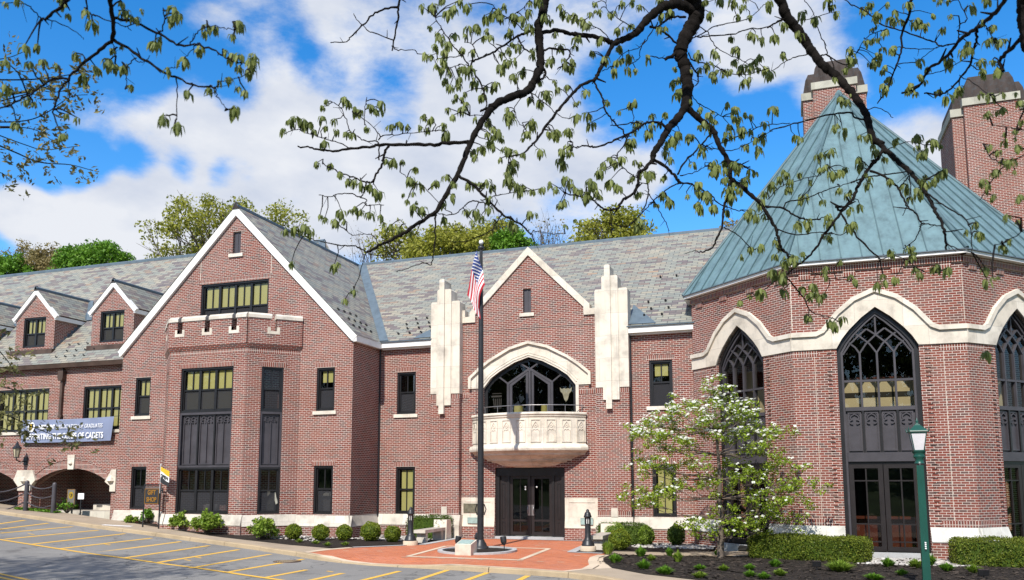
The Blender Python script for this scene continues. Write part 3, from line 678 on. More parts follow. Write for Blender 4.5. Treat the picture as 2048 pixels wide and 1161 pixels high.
# frame and glass of the arched window
b = MB()
b.ribbon(MF, [(-11.97, 3.95)]+[(x+.07, z-.06) for x, z in archL[:-1]]+[(XC, 7.40)]+[(2*XC-x-.07, z-.06) for x, z in archL[:-1][::-1]]+[(2*XC+11.97, 3.95)], .13, -.22, -.12, 0)
zc, zs_ = 7.0, 6.42
b.box(MF, XC-.045, XC+.045, -.22, -.10, 3.95, zc-.05, 1)
for s in (-1, 1):
    b.ribbon(MF, [(XC+s*.02, zc), (XC+s*.95, zs_), (XC+s*.95, 3.95)], .09, -.22, -.114, 1)
    b.ribbon(MF, [(XC+s*.95, zs_), (XC+s*1.42, zs_+.36)], .06, -.22, -.121, 1)
    b.ribbon(MF, [(XC, zc), (XC+s*.50, zc+.30)], .06, -.22, -.121-.003*s, 1)
    b.box(MF, XC+s*.12-.05, XC+s*.12+.05, -.22, -.13, 3.95, zc-.1, 1)
    b.ribbon(MF, [(XC+s*.17, zc-.16), (XC+s*.83, zs_-.06), (XC+s*.83, 3.95)], .12, -.22, -.132, 1)
o = b.build('arched_window', ['black', 'panel'], hall)
b = MB(); b.flat(MF, [[(x*1, z) for x, z in arch_open]], -.17); b.build('pane', ['glass_dark'], o)
b = MB()   # pale etched emblem on the right light
em = [(-.30, .20), (-.2, .12), (-.1, .16), (0, .13), (.1, .16), (.2, .12), (.30, .20), (.27, .02), (.16, -.08), (.12, -.22), (.08, -.34), (0, -.42), (-.08, -.34), (-.12, -.22), (-.16, -.08), (-.27, .02)]
b.prism(MF, [(-8.53+x*.85, 6.0+z*.95) for x, z in em], -.19, -.18, 0); b.build('emblem', ['cloth_grey'], o)
b = MB()
for r in (rect(-11.72, -11.3, 6.02, 6.05), rect(-11.75, -11.3, 5.88, 5.95)): b.prism(MF, r, -.19, -.18, 0)
for k in range(5): b.prism(MF, [(-11.68+.09*k-.02*(k-2), 5.4), (-11.64+.09*k-.02*(k-2), 5.4), (-11.64+.085*k, 5.82), (-11.68+.085*k, 5.82)], -.19, -.18, 0)
b.build('emblem', ['panel'], o)
# entrance doors
b = MB(); dF = FRONT(.28)
b.ribbon(MF, [(-11.45, .2), (-11.45, 2.87), (-8.65, 2.87), (-8.65, .2)], .16, -.32, -.1, 0)
b.box(MF, -11.37, -8.73, -.32, -.12, 2.62, 2.79, 0)
for s in (-1, 1):
    b.box(MF, XC+s*1.18-.2, XC+s*1.18+.2, -.32, -.2, .2, 2.62, 1)
    for z0, z1 in ((.3, .75), (.9, 2.3)): b.ribbon(MF, [(XC+s*1.18-.06, z0), (XC+s*1.18+.06, z0), (XC+s*1.18+.06, z1), (XC+s*1.18-.06, z1)], .03, -.2, -.18, 0, True)
    b.box(MF, XC+s*.95-.05, XC+s*.95+.05, -.32, -.15, .2, 2.62, 0)
o = b.build('door_frame', ['black', 'door'], hall)
for s in (-1, 1):
    b = MB(); c = XC+s*.46
    b.ribbon(MF, [(c-.38, .30), (c+.38, .30), (c+.38, 2.56), (c-.38, 2.56)], .13, -.27, -.21, 0, True)
    b.box(MF, c-.32, c+.32, -.27, -.212, .78, .86, 0); b.box(MF, c-.016, c+.016, -.268, -.225, .36, 2.5, 0)
    d = b.build('door', ['door'], hall)
    b = MB(); b.flat(MF, [rect(c-.33, c+.33, .35, 2.5)], -.245); b.build('pane', ['glass_dark'], d)
    b = MB(); b.box(MF, c-s*.38-.055, c-s*.38+.055, -.21, -.195, 1.02, 1.45); b.tube([MF.p(c-s*.34, -.19, 1.1), MF.p(c-s*.34, -.14, 1.12), MF.p(c-s*.34, -.14, 1.36), MF.p(c-s*.34, -.19, 1.38)], .013, 6); b.build('handle', ['steel'], d)
    b = MB()
    for z in ((2.17, 2.07) if s < 0 else (2.17,)): b.lathe(MF.p(c-s*.22, -.242, z), [(.0, -.045), (.045, 0), (.0, .045)], 10)
    b.build('sticker', ['text_white'], d)
b = MB(); b.box(MF, -11.5, -8.6, -.6, .12, -.2, .185, 0); b.build('threshold', ['granite'], hall)
# stone panels beside the doors
for u0, u1 in ((-13.0, -11.535), (-8.565, -7.165)):
    b = MB(); b.box(MF, u0, u1, -.05, .03, .95, 1.735, 0)
    b.add([MF.p(u0, .03, .95), MF.p(u1, .03, .95), MF.p(u1, .10, .58), MF.p(u0, .10, .58), MF.p(u0, 0, .95), MF.p(u0, 0, .56), MF.p(u1, 0, .95), MF.p(u1, 0, .56), MF.p(u1, .10, .56), MF.p(u0, .10, .56)], [(0, 1, 2, 3), (3, 2, 8, 9), (9, 8, 7, 5), (4, 0, 3, 9, 5), (6, 1, 2, 8, 7)], 0)
    b.box(MF, u0+.18, u1-.18, .02, .05, 1.56, 1.585, 0)
    b.build('stone_panel', ['stone'], hall)
    b = MB(); b.box(MF, u0, u1, -.02, .075, -.4, .557, 0); b.build('plinth', ['brick'], hall)
for (u0, u1, z0, z1, mt, lab, d0) in ((-12.88, -12.0, 1.13, 1.48, 'bronze', 'large dark bronze plaque on the stone left of the doors', .03), (-12.68, -12.2, .70, .92, 'verdigris', 'small pale green plaque low on the stone left of the doors', .11), (-7.9, -7.42, .72, .96, 'verdigris', 'small pale green plaque on the stone right of the doors', .11)):
    t_ = thing('plaque', lab, 'plaque', MF.p(u0, 0, z0)); b = MB(); b.box(MF, u0, u1, d0-.05, d0+.02, z0, z1); b.build('plate', [mt], t_)
    b = MB(); b.ribbon(MF, [(u0, z0), (u1, z0), (u1, z1), (u0, z1)], .025, d0, d0+.028, 0, True)
    b.build('border', [mt], t_)
# ---- balcony: one curved stone body with carved niches and a rail
bal = MB(); Rb, BC = 3.43, Vector((XC-.02, 2.38, 0)); TH = R_(44.5)
def bp(th, o, z): return BC + Vector((math.sin(th)*(Rb+o), -math.cos(th)*(Rb+o), z))
prof = [(-.30, 5.02), (-.30, 5.12), (.07, 5.12), (.09, 5.08), (.09, 5.03), (.05, 5.0), (.04, 4.94), (.0, 4.90), (0, 3.86), (.03, 3.84), (.12, 3.81), (.17, 3.74), (.18, 3.68), (.16, 3.61), (.10, 3.57), (.02, 3.55), (-.05, 3.49), (-.06, 3.44), (-.26, 3.40), (-.40, 3.31), (-.44, 3.27), (-.44, 3.22), (-.56, 3.20), (-.56, 3.16), (-.66, 3.14), (-.74, 3.08), (-.80, 3.02), (-.92, 2.99), (-1.0, 2.95), (-1.6, 2.95)]
nth = 40; P = []
for o, z in prof:
    for j in range(nth+1): P.append(bp(-TH+2*TH*j/nth, o, z))
bal.add(P, [(i*(nth+1)+j, i*(nth+1)+j+1, (i+1)*(nth+1)+j+1, (i+1)*(nth+1)+j) for i in range(len(prof)-1) for j in range(nth)], 0, False)
for j in (0, nth): bal.add([P[i*(nth+1)+j] for i in range(len(prof))], [tuple(range(len(prof)))], 0)
balcony = bal.build('balcony', ['stone'], hall)
for k in range(9):
    th = -TH*.92+2*TH*.92*k/8
    fr = Fr(bp(th, 0, 0), (math.cos(th), math.sin(th), 0), (math.sin(th), -math.cos(th), 0))
    b = MB(); w = .185
    b.ribbon(fr, [(-w, 3.95), (w, 3.95), (w, 4.82), (-w, 4.82)], .035, -.02, .03, 0, True)
    ar = [(-w+.02, 4.38), (-w+.03, 4.52), (-.09, 4.63), (0, 4.76), (.09, 4.63), (w-.03, 4.52), (w-.02, 4.38)]
    b.ribbon(fr, ar, .035, -.02, .024, 0); b.ribbon(fr, [(-w+.06, 3.97), (-w+.05, 4.38), (-.07, 4.46), (0, 4.42), (.07, 4.46), (w-.05, 4.38), (w-.06, 3.97)], .03, -.02, .02, 0)
    b.ribbon(fr, [(0, 4.50), (.055, 4.56), (0, 4.62), (-.055, 4.56)], .022, -.02, .018, 0, True)
    b.build('niche', ['stone'], balcony)
b = MB(); b.tube([bp(-TH*.98+2*TH*.98*j/24, -.06, 5.40) for j in range(25)], .016, 8)
for k in range(8): th = -TH*.95+2*TH*.95*k/7; b.tube([bp(th, -.06, 5.1), bp(th, -.06, 5.4)], .013, 6)
b.build('railing', ['steel'], balcony)
# ---- big gable wing with its bay
GF = FRONT(GY); GCX = -22.9
gw = {'ul': (-28.09, -27.24, 5.36, 7.11), 'ur': (-18.60, -17.74, 5.31, 7.12), 'll': (-28.08, -27.24, 1.2, 3.08), 'lr': (-18.62, -17.72, 1.08, 3.05)}
attic = rect(-24.68, -21.12, 9.5, 11.16); gslit = rect(-23.08, -22.66, 12.43, 13.44)
out_g = [(-28.9, -.6), (-16.9, -.6), (-16.9, 8.38), (GCX, 14.38), (-28.9, 8.38)]
def ex(b):
    for k in gw: lintel(b, GF, gw[k][0], gw[k][1], gw[k][3])
    lintel(b, GF, -24.68, -21.12, 11.16)
    for x in (-24.75, -21.02): b.box(GF, x-.012, x+.012, -.01, .003, 11.38, 12.6, 2)
wall('gable_wall', GF, out_g, [attic, gslit]+[rect(*gw[k]) for k in gw], extra=ex)
# side wall toward the entrance, return on the left
SF = Fr((-16.9, 0, 0), (0, 1, 0), (1, 0, 0)); b = MB(); b.flat(SF, [rect(GY, 3.4, -.6, 8.4)]); b.build('side_wall', ['brick'], hall)
SL = Fr((-28.9, 0, 0), (0, 1, 0), (-1, 0, 0)); b = MB(); b.flat(SL, [rect(GY, 3.4, -.6, 8.4)]); b.build('side_wall', ['brick'], hall)
window(GF, *gw['ul'], blind='upper', low_blind=True); window(GF, *gw['ur'], blind='half'); window(GF, *gw['ll'], blind=None, sill=False); window(GF, *gw['lr'], blind=None, sill=False, label='shop window with pale garments behind it')
window(GF, -24.68, -21.12, 9.5, 11.16, lights=4, zt=10.05, blind='upper', sill=False, low_blind=None)
b = MB(); b.box(GF, -23.05, -22.69, -.2, -.09, 12.46, 13.41, 0); b.box(GF, -22.89, -22.85, -.1, -.07, 12.47, 13.4, 0); o = b.build('louvre', ['panel'], hall)
b = MB(); b.box(GF, -23.25, -22.5, -.1, .07, 12.28, 12.428, 0); b.build('sill', ['stone'], o)
base_course(GF, -28.95, -26.4, 1.16, .68, 0); base_course(GF, -19.42, -16.78, 1.04, .59, 0)
base_course(SF, GY-.12, -.05, 1.035, .59, 0, .12)
# the bay: canted, with a crenellated parapet
BF = FRONT(-3.87); s2 = math.sqrt(.5)
BR = Fr((-20.95, -3.87, 0), (s2, s2, 0), (s2, -s2, 0)); BL = Fr((-24.85, -3.87, 0), (-s2, s2, 0), (-s2, -s2, 0))
bw_ = (-24.22, -21.58, 1.10, 7.15); sw_ = (.61, 1.50, 1.10, 7.13)
def exf(b): lintel(b, BF, bw_[0], bw_[1], bw_[3])
def exs(fr):
    def f(b): lintel(b, fr, sw_[0], sw_[1], sw_[3], ext=.12)
    return f
wall('bay_wall', BF, rect(-24.85, -20.95, -.6, 8.05), [rect(*bw_)], extra=exf)
for fr in (BR, BL): wall('bay_wall', fr, rect(0, 2.2, -.6, 8.05), [rect(*sw_)], extra=exs(fr))
def panel_zone(fr, u0, u1, z0, z1, n, parent, arches=2, apex=.42):
    b = MB(); b.flat(fr, [rect(u0, u1, z0, z1)], -.17, 1)
    w = (u1-u0)/n
    for i in range(n):
        a, c = u0+w*i, u0+w*(i+1)
        b.ribbon(fr, [(a+.075, z0+.075), (c-.075, z0+.075), (c-.075, z1-.06), (a+.075, z1-.06)], .045, -.18, -.125, 1, True)
        q = (c-a-.2)/arches
        for k in range(arches):
            x0 = a+.1+q*k; x1 = x0+q; xm = (x0+x1)/2; t = z1-.09
            hwd = q*(.40 if arches > 1 else .52); TF = [(-.30, -2.02), (-.62, -1.98), (-.96, -1.74), (-1.0, -1.45), (-.78, -1.24), (-.50, -1.16), (-.74, -.92), (-.80, -.62), (-.52, -.28), (0, 0)]
            pth = [(xm+x*hwd, t-.01+y*hwd) for x, y in TF]; b.ribbon(fr, pth+[(2*xm-x, y) for x, y in pth[::-1][1:]], .034, -.18, -.118, 1)
            b.ribbon(fr, [(xm-hwd*1.22, t-hwd*2.3), (xm-hwd*1.22, t-hwd*.9), (xm-hwd*.7, t-hwd*.02+.02)], .022, -.18, -.134, 1); b.ribbon(fr, [(xm+hwd*1.22, t-hwd*2.3), (xm+hwd*1.22, t-hwd*.9), (xm+hwd*.7, t-hwd*.02+.02)], .022, -.18, -.136, 1)
            if arches > 1 and k: b.box(fr, x0-.022, x0+.022, -.18, -.118, z0+.1, t-apex*.6, 1)
    for i in range(1, n): b.box(fr, u0+w*i-.035, u0+w*i+.035, -.18, -.085, z0, z1, 0)
    o = b.build('carved_panel', ['black', 'panel'], parent); return o
def bay_window(fr, u0, u1, n, blind1, low1, nblind):
    o = window(fr, u0, u1, 5.28, 7.15, lights=n, zt=6.22, blind=blind1, sill=False, low_blind=low1, screen=True)
    panel_zone(fr, u0+.08, u1-.08, 3.06, 5.20, n, hall)
    b = MB()
    for z0, z1 in ((5.18, 5.32), (2.95, 3.08)): b.box(fr, u0+.004, u1-.004, -.2, -.045, z0, z1, 0)
    for u in (u0, u1-.09): b.box(fr, u+.003, u+.087, -.2, -.04, 3.08, 5.18, 0)
    b.build('window_rail', ['panel'], hall)
    window(fr, u0, u1, 1.10, 3.0, lights=n, zt=2.05, blind=None, sill=False, screen=True, label='tall shop window below carved dark panels')
bay_window(BF, bw_[0], bw_[1], 3, 'upper', True, 0); bay_window(BR, sw_[0], sw_[1], 1, None, None, 0); bay_window(BL, sw_[0], sw_[1], 1, None, None, 0)
base_course(BF, -24.9, -20.9, 1.09, .66, 0, .12); base_course(BR, .02, 2.25, 1.07, .62, 0, .122); base_course(BL, .02, 2.25, 1.14, .68, 0, .122)
# corbel and parapet
def parapet(fr, L, crens, lo_ext, hi_ext, short=None):
    e0 = lo_ext; b = MB()
    top, cap = 9.14, 9.36
    seg = []; u = -e0
    for c in crens: seg.append((u, c-.13)); u = c+.13
    seg.append((u, L+hi_ext))
    b.box(fr, -e0, L+hi_ext, -.3, .11, 8.05, 8.62, 0)
    b.box(fr, -e0*.6, L+hi_ext*.6, -.02, .075, 7.975, 8.05, 0); b.box(fr, -e0*.2, L+hi_ext*.2, -.02, .04, 7.905, 7.975, 0)
    b.box(fr, 0, L, -.02, .007, 7.69, 7.91, 1)
    for a, c in seg: b.box(fr, a, c, -.3, .11, 8.62, top, 0)
    o = b.build('parapet', ['brick', 'soldier'], hall)
    for a, c in seg:
        b = MB(); a2 = a+(.012 if a > -e0+.01 else 0)-.05*(a > -e0+.01); c2 = c+.05*(c < L+hi_ext-.01)
        b.prism(Fr(fr.p(a2, 0, 0), -fr.n, fr.t), [(-.15, top), (.34, top), (.34, top+.13), (.26, top+.22), (-.06, top+.22), (-.15, top+.13)], 0, c2-a2, 0, True); b.build('cap_stone', ['stone_base'], o)
    for c in crens:
        b = MB(); b.prism(fr, [(c-.25, 8.50), (c+.25, 8.50), (c+.25, 8.80), (c+.13, 8.80), (c+.13, 8.625), (c-.13, 8.625), (c-.13, 8.80), (c-.25, 8.80)], -.02, .122, 0); b.box(fr, c-.128, c+.128, -.31, .105, 8.60, 8.627, 0); b.build('notch_stone', ['stone'], o)
parapet(Fr((-24.85, -3.87, 0), (1, 0, 0), (0, -1, 0)), 3.9, (.55, 1.95, 3.30), .02, .02)
parapet(BR, 2.2, (1.02,), .0, .0); parapet(BL, 2.2, (1.02,), .0, .0)
b = MB(); b.add([(-26.4, GY, 8.4), (-24.85, -3.8, 8.4), (-20.95, -3.8, 8.4), (-19.4, GY, 8.4)], [(0, 1, 2, 3)]); b.build('bay_roof', ['lead'], hall)
# ---- roofs
MS = (14.65-8.45)/(8.4+.35)
def zm(y): return 8.45+MS*(y+.35)
def zg(x): return 14.62-abs(x-GCX)
def zl(y): return 8.3+(y+.85)
def roof(name, faces, thick=.06, m='slate'):
    b = MB()
    for f in faces: b.add(f, [tuple(range(len(f)))], 0)
    return b.build(name, [m], hall)
r_mid = roof('main_roof', [[(-22.9, -.35, zm(-.35)), (-14.0, -.35, zm(-.35)), (-14.0, -.02, zm(-.02)), (-6.3, -.02, zm(-.02)), (-6.3, -.35, zm(-.35)), (3, -.35, zm(-.35)), (3, 8.4, zm(8.4)), (-22.9, 8.4, zm(8.4))], [(-22.9, 8.4, zm(8.4)), (3, 8.4, zm(8.4)), (3, 17, 8.4), (-22.9, 17, 8.4)]])
r_g = roof('gable_roof', [[(GCX, GY-.14, 14.62), (-16.68, GY-.14, zg(-16.68)), (-16.68, 2.2, zg(-16.68)), (GCX, 9.0, 14.62)], [(GCX, GY-.14, 14.62), (-29.12, GY-.14, zg(-29.12)), (-29.12, 6, zg(-29.12)), (GCX, 9.0, 14.62)]])
r_l = roof('wing_roof', [[(-110, -.85, 8.3), (-28.95, -.85, 8.3), (-23.95, 6.5, zl(6.5)), (-110, 6.5, zl(6.5))], [(-28.95, -.85, 8.3), (-23.3, 5.0, 13.9), (-23.3, 6.5, 14.6), (-23.95, 6.5, zl(6.5))], [(-110, 6.5, zl(6.5)), (-23.95, 6.5, zl(6.5)), (-23.95, 14, 8.2), (-110, 14, 8.2)]])
def strip3(name, a, b_, width_dir, w, m, parent, lift=.02):
    a, b_, wd = Vector(a), Vector(b_), Vector(width_dir).normalized()*w
    q = MB(); up = Vector((0, 0, lift)); q.add([a+up, b_+up, b_+wd+up, a+wd+up, a, b_, b_+wd, a+wd], [(0, 1, 2, 3), (0, 4, 5, 1), (2, 6, 7, 3), (0, 3, 7, 4), (1, 5, 6, 2)])
    return q.build(name, [m], parent)
# valley between gable and main roof
va = Vector((-16.75, -.35, zm(-.35))); vy = (14.62-8.45)/MS-.35; vb = Vector((GCX, vy, 14.62))
q = MB(); nseg = 14
for i in range(nseg):
    t0, t1 = i/nseg, (i+1)/nseg; p, r = va.lerp(vb, t0), va.lerp(vb, t1); up = Vector((0, -.012, .03))
    w0 = .42+.1*t0; w1 = .42+.1*t1
    q.add([p+up, r+up, r+Vector((w1, 0, 0))+up, p+Vector((w0, 0, 0))+up], [(0, 1, 2, 3)])
q.build('valley_flashing', ['flash'], r_mid)
def ridge(a, b_, parent, w=.14, h=.08, name='ridge_cap', m='flash'):
    a, b_ = Vector(a), Vector(b_); t = (b_-a).normalized(); n = t.cross(Z).normalized()
    q = MB(); q.add([a-n*w-Z*w*.6+Z*h, a+Z*h, a+n*w-Z*w*.6+Z*h, b_-n*w-Z*w*.6+Z*h, b_+Z*h, b_+n*w-Z*w*.6+Z*h, a-n*w-Z*w*1.0, a+n*w-Z*w, b_-n*w-Z*w, b_+n*w-Z*w], [(0, 1, 4, 3), (1, 2, 5, 4), (0, 3, 8, 6), (2, 7, 9, 5), (0, 6, 7, 2, 1), (3, 4, 5, 9, 8)])
    return q.build(name, [m], parent)
ridge((-22.6, 8.4, 14.66), (2.5, 8.4, 14.66), r_mid); ridge((-110, 6.5, 15.66), (-23.95, 6.5, 15.66), r_l); ridge((GCX, GY-.16, 14.64), (GCX, 8.6, 14.64), r_g, .12, .07)
strip3('hip_flashing', (-23.95, 6.5, zl(6.5)+.02), (-23.3, 5.6, 14.45), (-1, -.4, -.2), .35, 'flash', r_l)
# rake boards and fascias
b = MB()
b.ribbon(GF, [(-29.02, 8.25), (GCX, 14.37), (-16.78, 8.25)], .30, -.05, .12, 0)
b.build('rake_board', ['white'], r_g)
b = MB(); b.box(WORLD, -16.86, -16.70, GY-.1, -.2, 8.13, 8.40); b.build('fascia', ['white'], r_g); b = MB(); b.box(WORLD, -29.05, -28.95, GY-.1, -.3, 8.13, 8.40); b.build('fascia', ['white'], r_g)
b = MB(); b.prism(GF, [(GCX-.16, 14.46), (GCX+.16, 14.46), (GCX, 14.78)], .0, .17, 0, True); b.build('ridge_end', ['lead'], r_g)
for x0, x1 in ((-16.72, -14.28), (-5.9, -3.2)): b = MB(); b.box(MF, x0, x1, -.05, .30, 8.17, 8.40, 0); b.box(MF, x0, x1, -.05, .16, 8.10, 8.17, 0); b.build('fascia', ['white'], r_mid)
for x0, x1 in ((-16.72, -14.28), (-5.9, -3.2)): b = MB(); b.box(MF, x0, x1, .2, .37, 8.405, 8.44, 0); b.build('drip_edge', ['flash'], r_mid)
# cricket flashings where the roof meets the piers
q = MB(); q.add([(-15.2, -.30, zm(-.30)+.03), (-14.25, -.30, zm(-.30)+.04), (-14.25, .9, zm(.9)+.03)], [(0, 1, 2)]); q.build('cricket', ['flash'], r_mid); q = MB(); q.add([(-5.9, -.30, zm(-.30)+.04), (-4.75, -.30, zm(-.30)+.03), (-5.9, 1.3, zm(1.3)+.03)], [(0, 1, 2)]); q.build('cricket', ['flash'], r_mid)
# snow guards
sg = MB(); sg.add([(-.05, -.05, .0), (.05, -.05, .0), (.05, .03, .045), (-.05, .03, .045), (-.05, .03, -.02), (.05, .03, -.02), (-.05, -.08, .07), (.05, -.08, .07)], [(0, 1, 2, 3), (2, 3, 4, 5), (0, 1, 7, 6)])
first = None
def guards(parent, pts):
    global first
    for p in pts:
        if first is None:
            first = sg.build('snow_guard', ['iron'], parent); o = first
        else:
            o = first.copy(); COL.objects.link(o); o.parent = parent
        o.location = p; o.matrix_parent_inverse = pinv(parent); o.scale = (.8, .8, 1.1)
guards(r_mid, [(x+.25*(r % 2), y, zm(y)+.02) for r, y in enumerate((.15, .55, .95, 1.4)) for x in (-16.1, -15.55, -15.0, -14.5)][:14] + [(x+.2*(r % 2), y, zm(y)+.02) for r, y in enumerate((.3, .8, 1.4, 3.6)) for x in (-5.3, -4.6)] + [(-12.9, 3.3, zm(3.3)+.02), (-7.5, 3.6, zm(3.6)+.02)])
guards(r_g, [(x, y+.2*(r % 2), zg(x)+.02) for r, x in enumerate((-17.15, -17.5, -17.9)) for y in (-1.9, -1.4, -.9, -.4)])
guards(r_l, [(x+.3*(r % 2), y, zl(y)+.02) for r, y in enumerate((-.5, -.15, .25)) for x in (-35.0, -34.4, -33.8, -33.2)])
# ---- left wing
LF = FRONT(LY)
lwin = [(-38.6, -35.2, 4.93, 7.10), (-32.95, -29.55, 4.93, 7.08)]
def arch(cx, hw=2.52, spring=2.28, rise=.79, n=14):
    R = (hw*hw+rise*rise)/(2*rise); zc_ = spring+rise-R; a0 = math.asin(hw/R)
    return [(cx+R*math.sin(-a0+2*a0*i/n), zc_+R*math.cos(-a0+2*a0*i/n)) for i in range(n+1)]
holes = [rect(*w) for w in lwin]; ACX = (-33.42, -39.32, -45.2)
for cx in ACX:
    a = arch(cx); holes.append([(cx+2.52, -.5), (cx-2.52, -.5)]+a)
def ex(b):
    for w in lwin: lintel(b, LF, w[0], w[1], w[3], ext=.15)
wall('wing_wall', LF, rect(-75, -28.85, -.6, 8.1), holes, .5, extra=ex)
for w, lb in zip(lwin, (None, None)):
    window(LF, *w, lights=4, zt=6.0, blind='upper', screen=False, sill=True, low_blind=True, muntin=True)
for cx in ACX:
    b = MB()
    for e0, e1, dd, mm in ((.0, .42, .02, 0), (.42, .56, .045, 1)):
        a0 = arch(cx, 2.52+e0*.35, 2.28+e0*.45, .79+e0*.55); a1 = arch(cx, 2.52+e1*.35, 2.28+e1*.45, .79+e1*.55)
        b.prism(LF, a0+a1[::-1], -.3, dd, mm)
    b.build('arch_ring', ['soldier', 'brick', 'stone_base'], hall)
    b = MB(); b.prism(LF, [(cx-.19, 3.02), (cx+.19, 3.02), (cx+.23, 3.72), (cx-.23, 3.72)], -.1, .10, 0)
    b.lathe(LF.p(cx, .1, 3.3), [(.0, -.12), (.12, 0), (.06, .1), (0, .14)], 8); b.build('keystone', ['stone'], hall)
for cx in (-36.37, -42.26, -30.85):
    b = MB()
    if cx > -31: b.prism(LF, [(cx-.38, 2.42), (cx+.0, 3.0), (cx+.28, 3.0), (cx+.28, 1.95), (cx-.06, 1.95), (cx-.06, 2.22)], -.1, .10, 0)
    else: b.prism(LF, [(cx-.42, 1.98), (cx+.42, 1.98), (cx+.42, 2.2), (cx+.72, 2.5), (cx+.50, 3.0), (cx-.50, 3.0), (cx-.72, 2.5), (cx-.42, 2.2)], -.1, .10, 0)
    b.lathe(LF.p(cx, .10, 2.5), [(.0, -.2), (.2, -.05), (.14, .1), (.02, .22)], 7); b.build('springer_stone', ['stone'], hall)
# porch behind the arches
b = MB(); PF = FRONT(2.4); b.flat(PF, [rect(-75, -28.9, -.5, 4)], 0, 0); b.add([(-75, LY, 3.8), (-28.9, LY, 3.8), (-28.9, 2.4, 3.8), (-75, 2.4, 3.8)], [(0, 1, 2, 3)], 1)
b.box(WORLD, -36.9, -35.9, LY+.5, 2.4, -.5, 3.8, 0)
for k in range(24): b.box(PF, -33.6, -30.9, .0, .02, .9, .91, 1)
b.build('porch_wall', ['brick_shaded', 'dark'], hall)  # wall and ceiling colours darkened for the shade behind the arches
window(PF, -33.5, -31.0, 1.15, 3.2, lights=2, zt=2.2, blind=None, screen=False, sill=False)
window(PF, -35.9, -35.2, 1.2, 3.0, lights=1, zt=2.2, blind=None, screen=False, sill=False)
b = MB(); b.box(WORLD, -75, -28.95, LY+.6, 2.38, -.4, .98, 0); b.box(WORLD, -33.8, -29.0, 1.2, 1.9, .98, 1.28, 0)
b.build('porch_floor', ['stone_base'], hall)
# gutter and downspout
b = MB(); b.prism(Fr((-110, -.75, 0), (0, -1, 0), (1, 0, 0)), [(0, 8.06), (.16, 8.06), (.22, 8.26), (0, 8.26)], 0, 81.0, 0, True); b.build('gutter', ['brown_copper'], r_l)
b = MB(); b.prism(Fr((-34.3, LY-.02, 0), (1, 0, 0), (0, -1, 0)), [(-.12, 7.42), (.12, 7.42), (.17, 7.58), (.17, 7.92), (-.17, 7.92), (-.17, 7.58)], 0, .22, 0, True); b.box(LF, -34.37, -34.23, .03, .14, 5.55, 7.42); b.box(LF, -34.34, -34.26, .05, .15, 7.92, 8.1); b.box(LF, -34.42, -34.18, .0, .15, 5.62, 5.7)
b.build('downspout', ['brown_copper'], hall)
b = MB(); b.tube([(-16.86, -.06, .9), (-16.86, -.06, 8.15)], .03, 6); b.build('downspout', ['iron'], hall); b = MB(); b.tube([(-5.83, -.06, 1.0), (-5.83, -.06, 8.1)], .045, 6); b.build('downspout', ['iron'], hall)
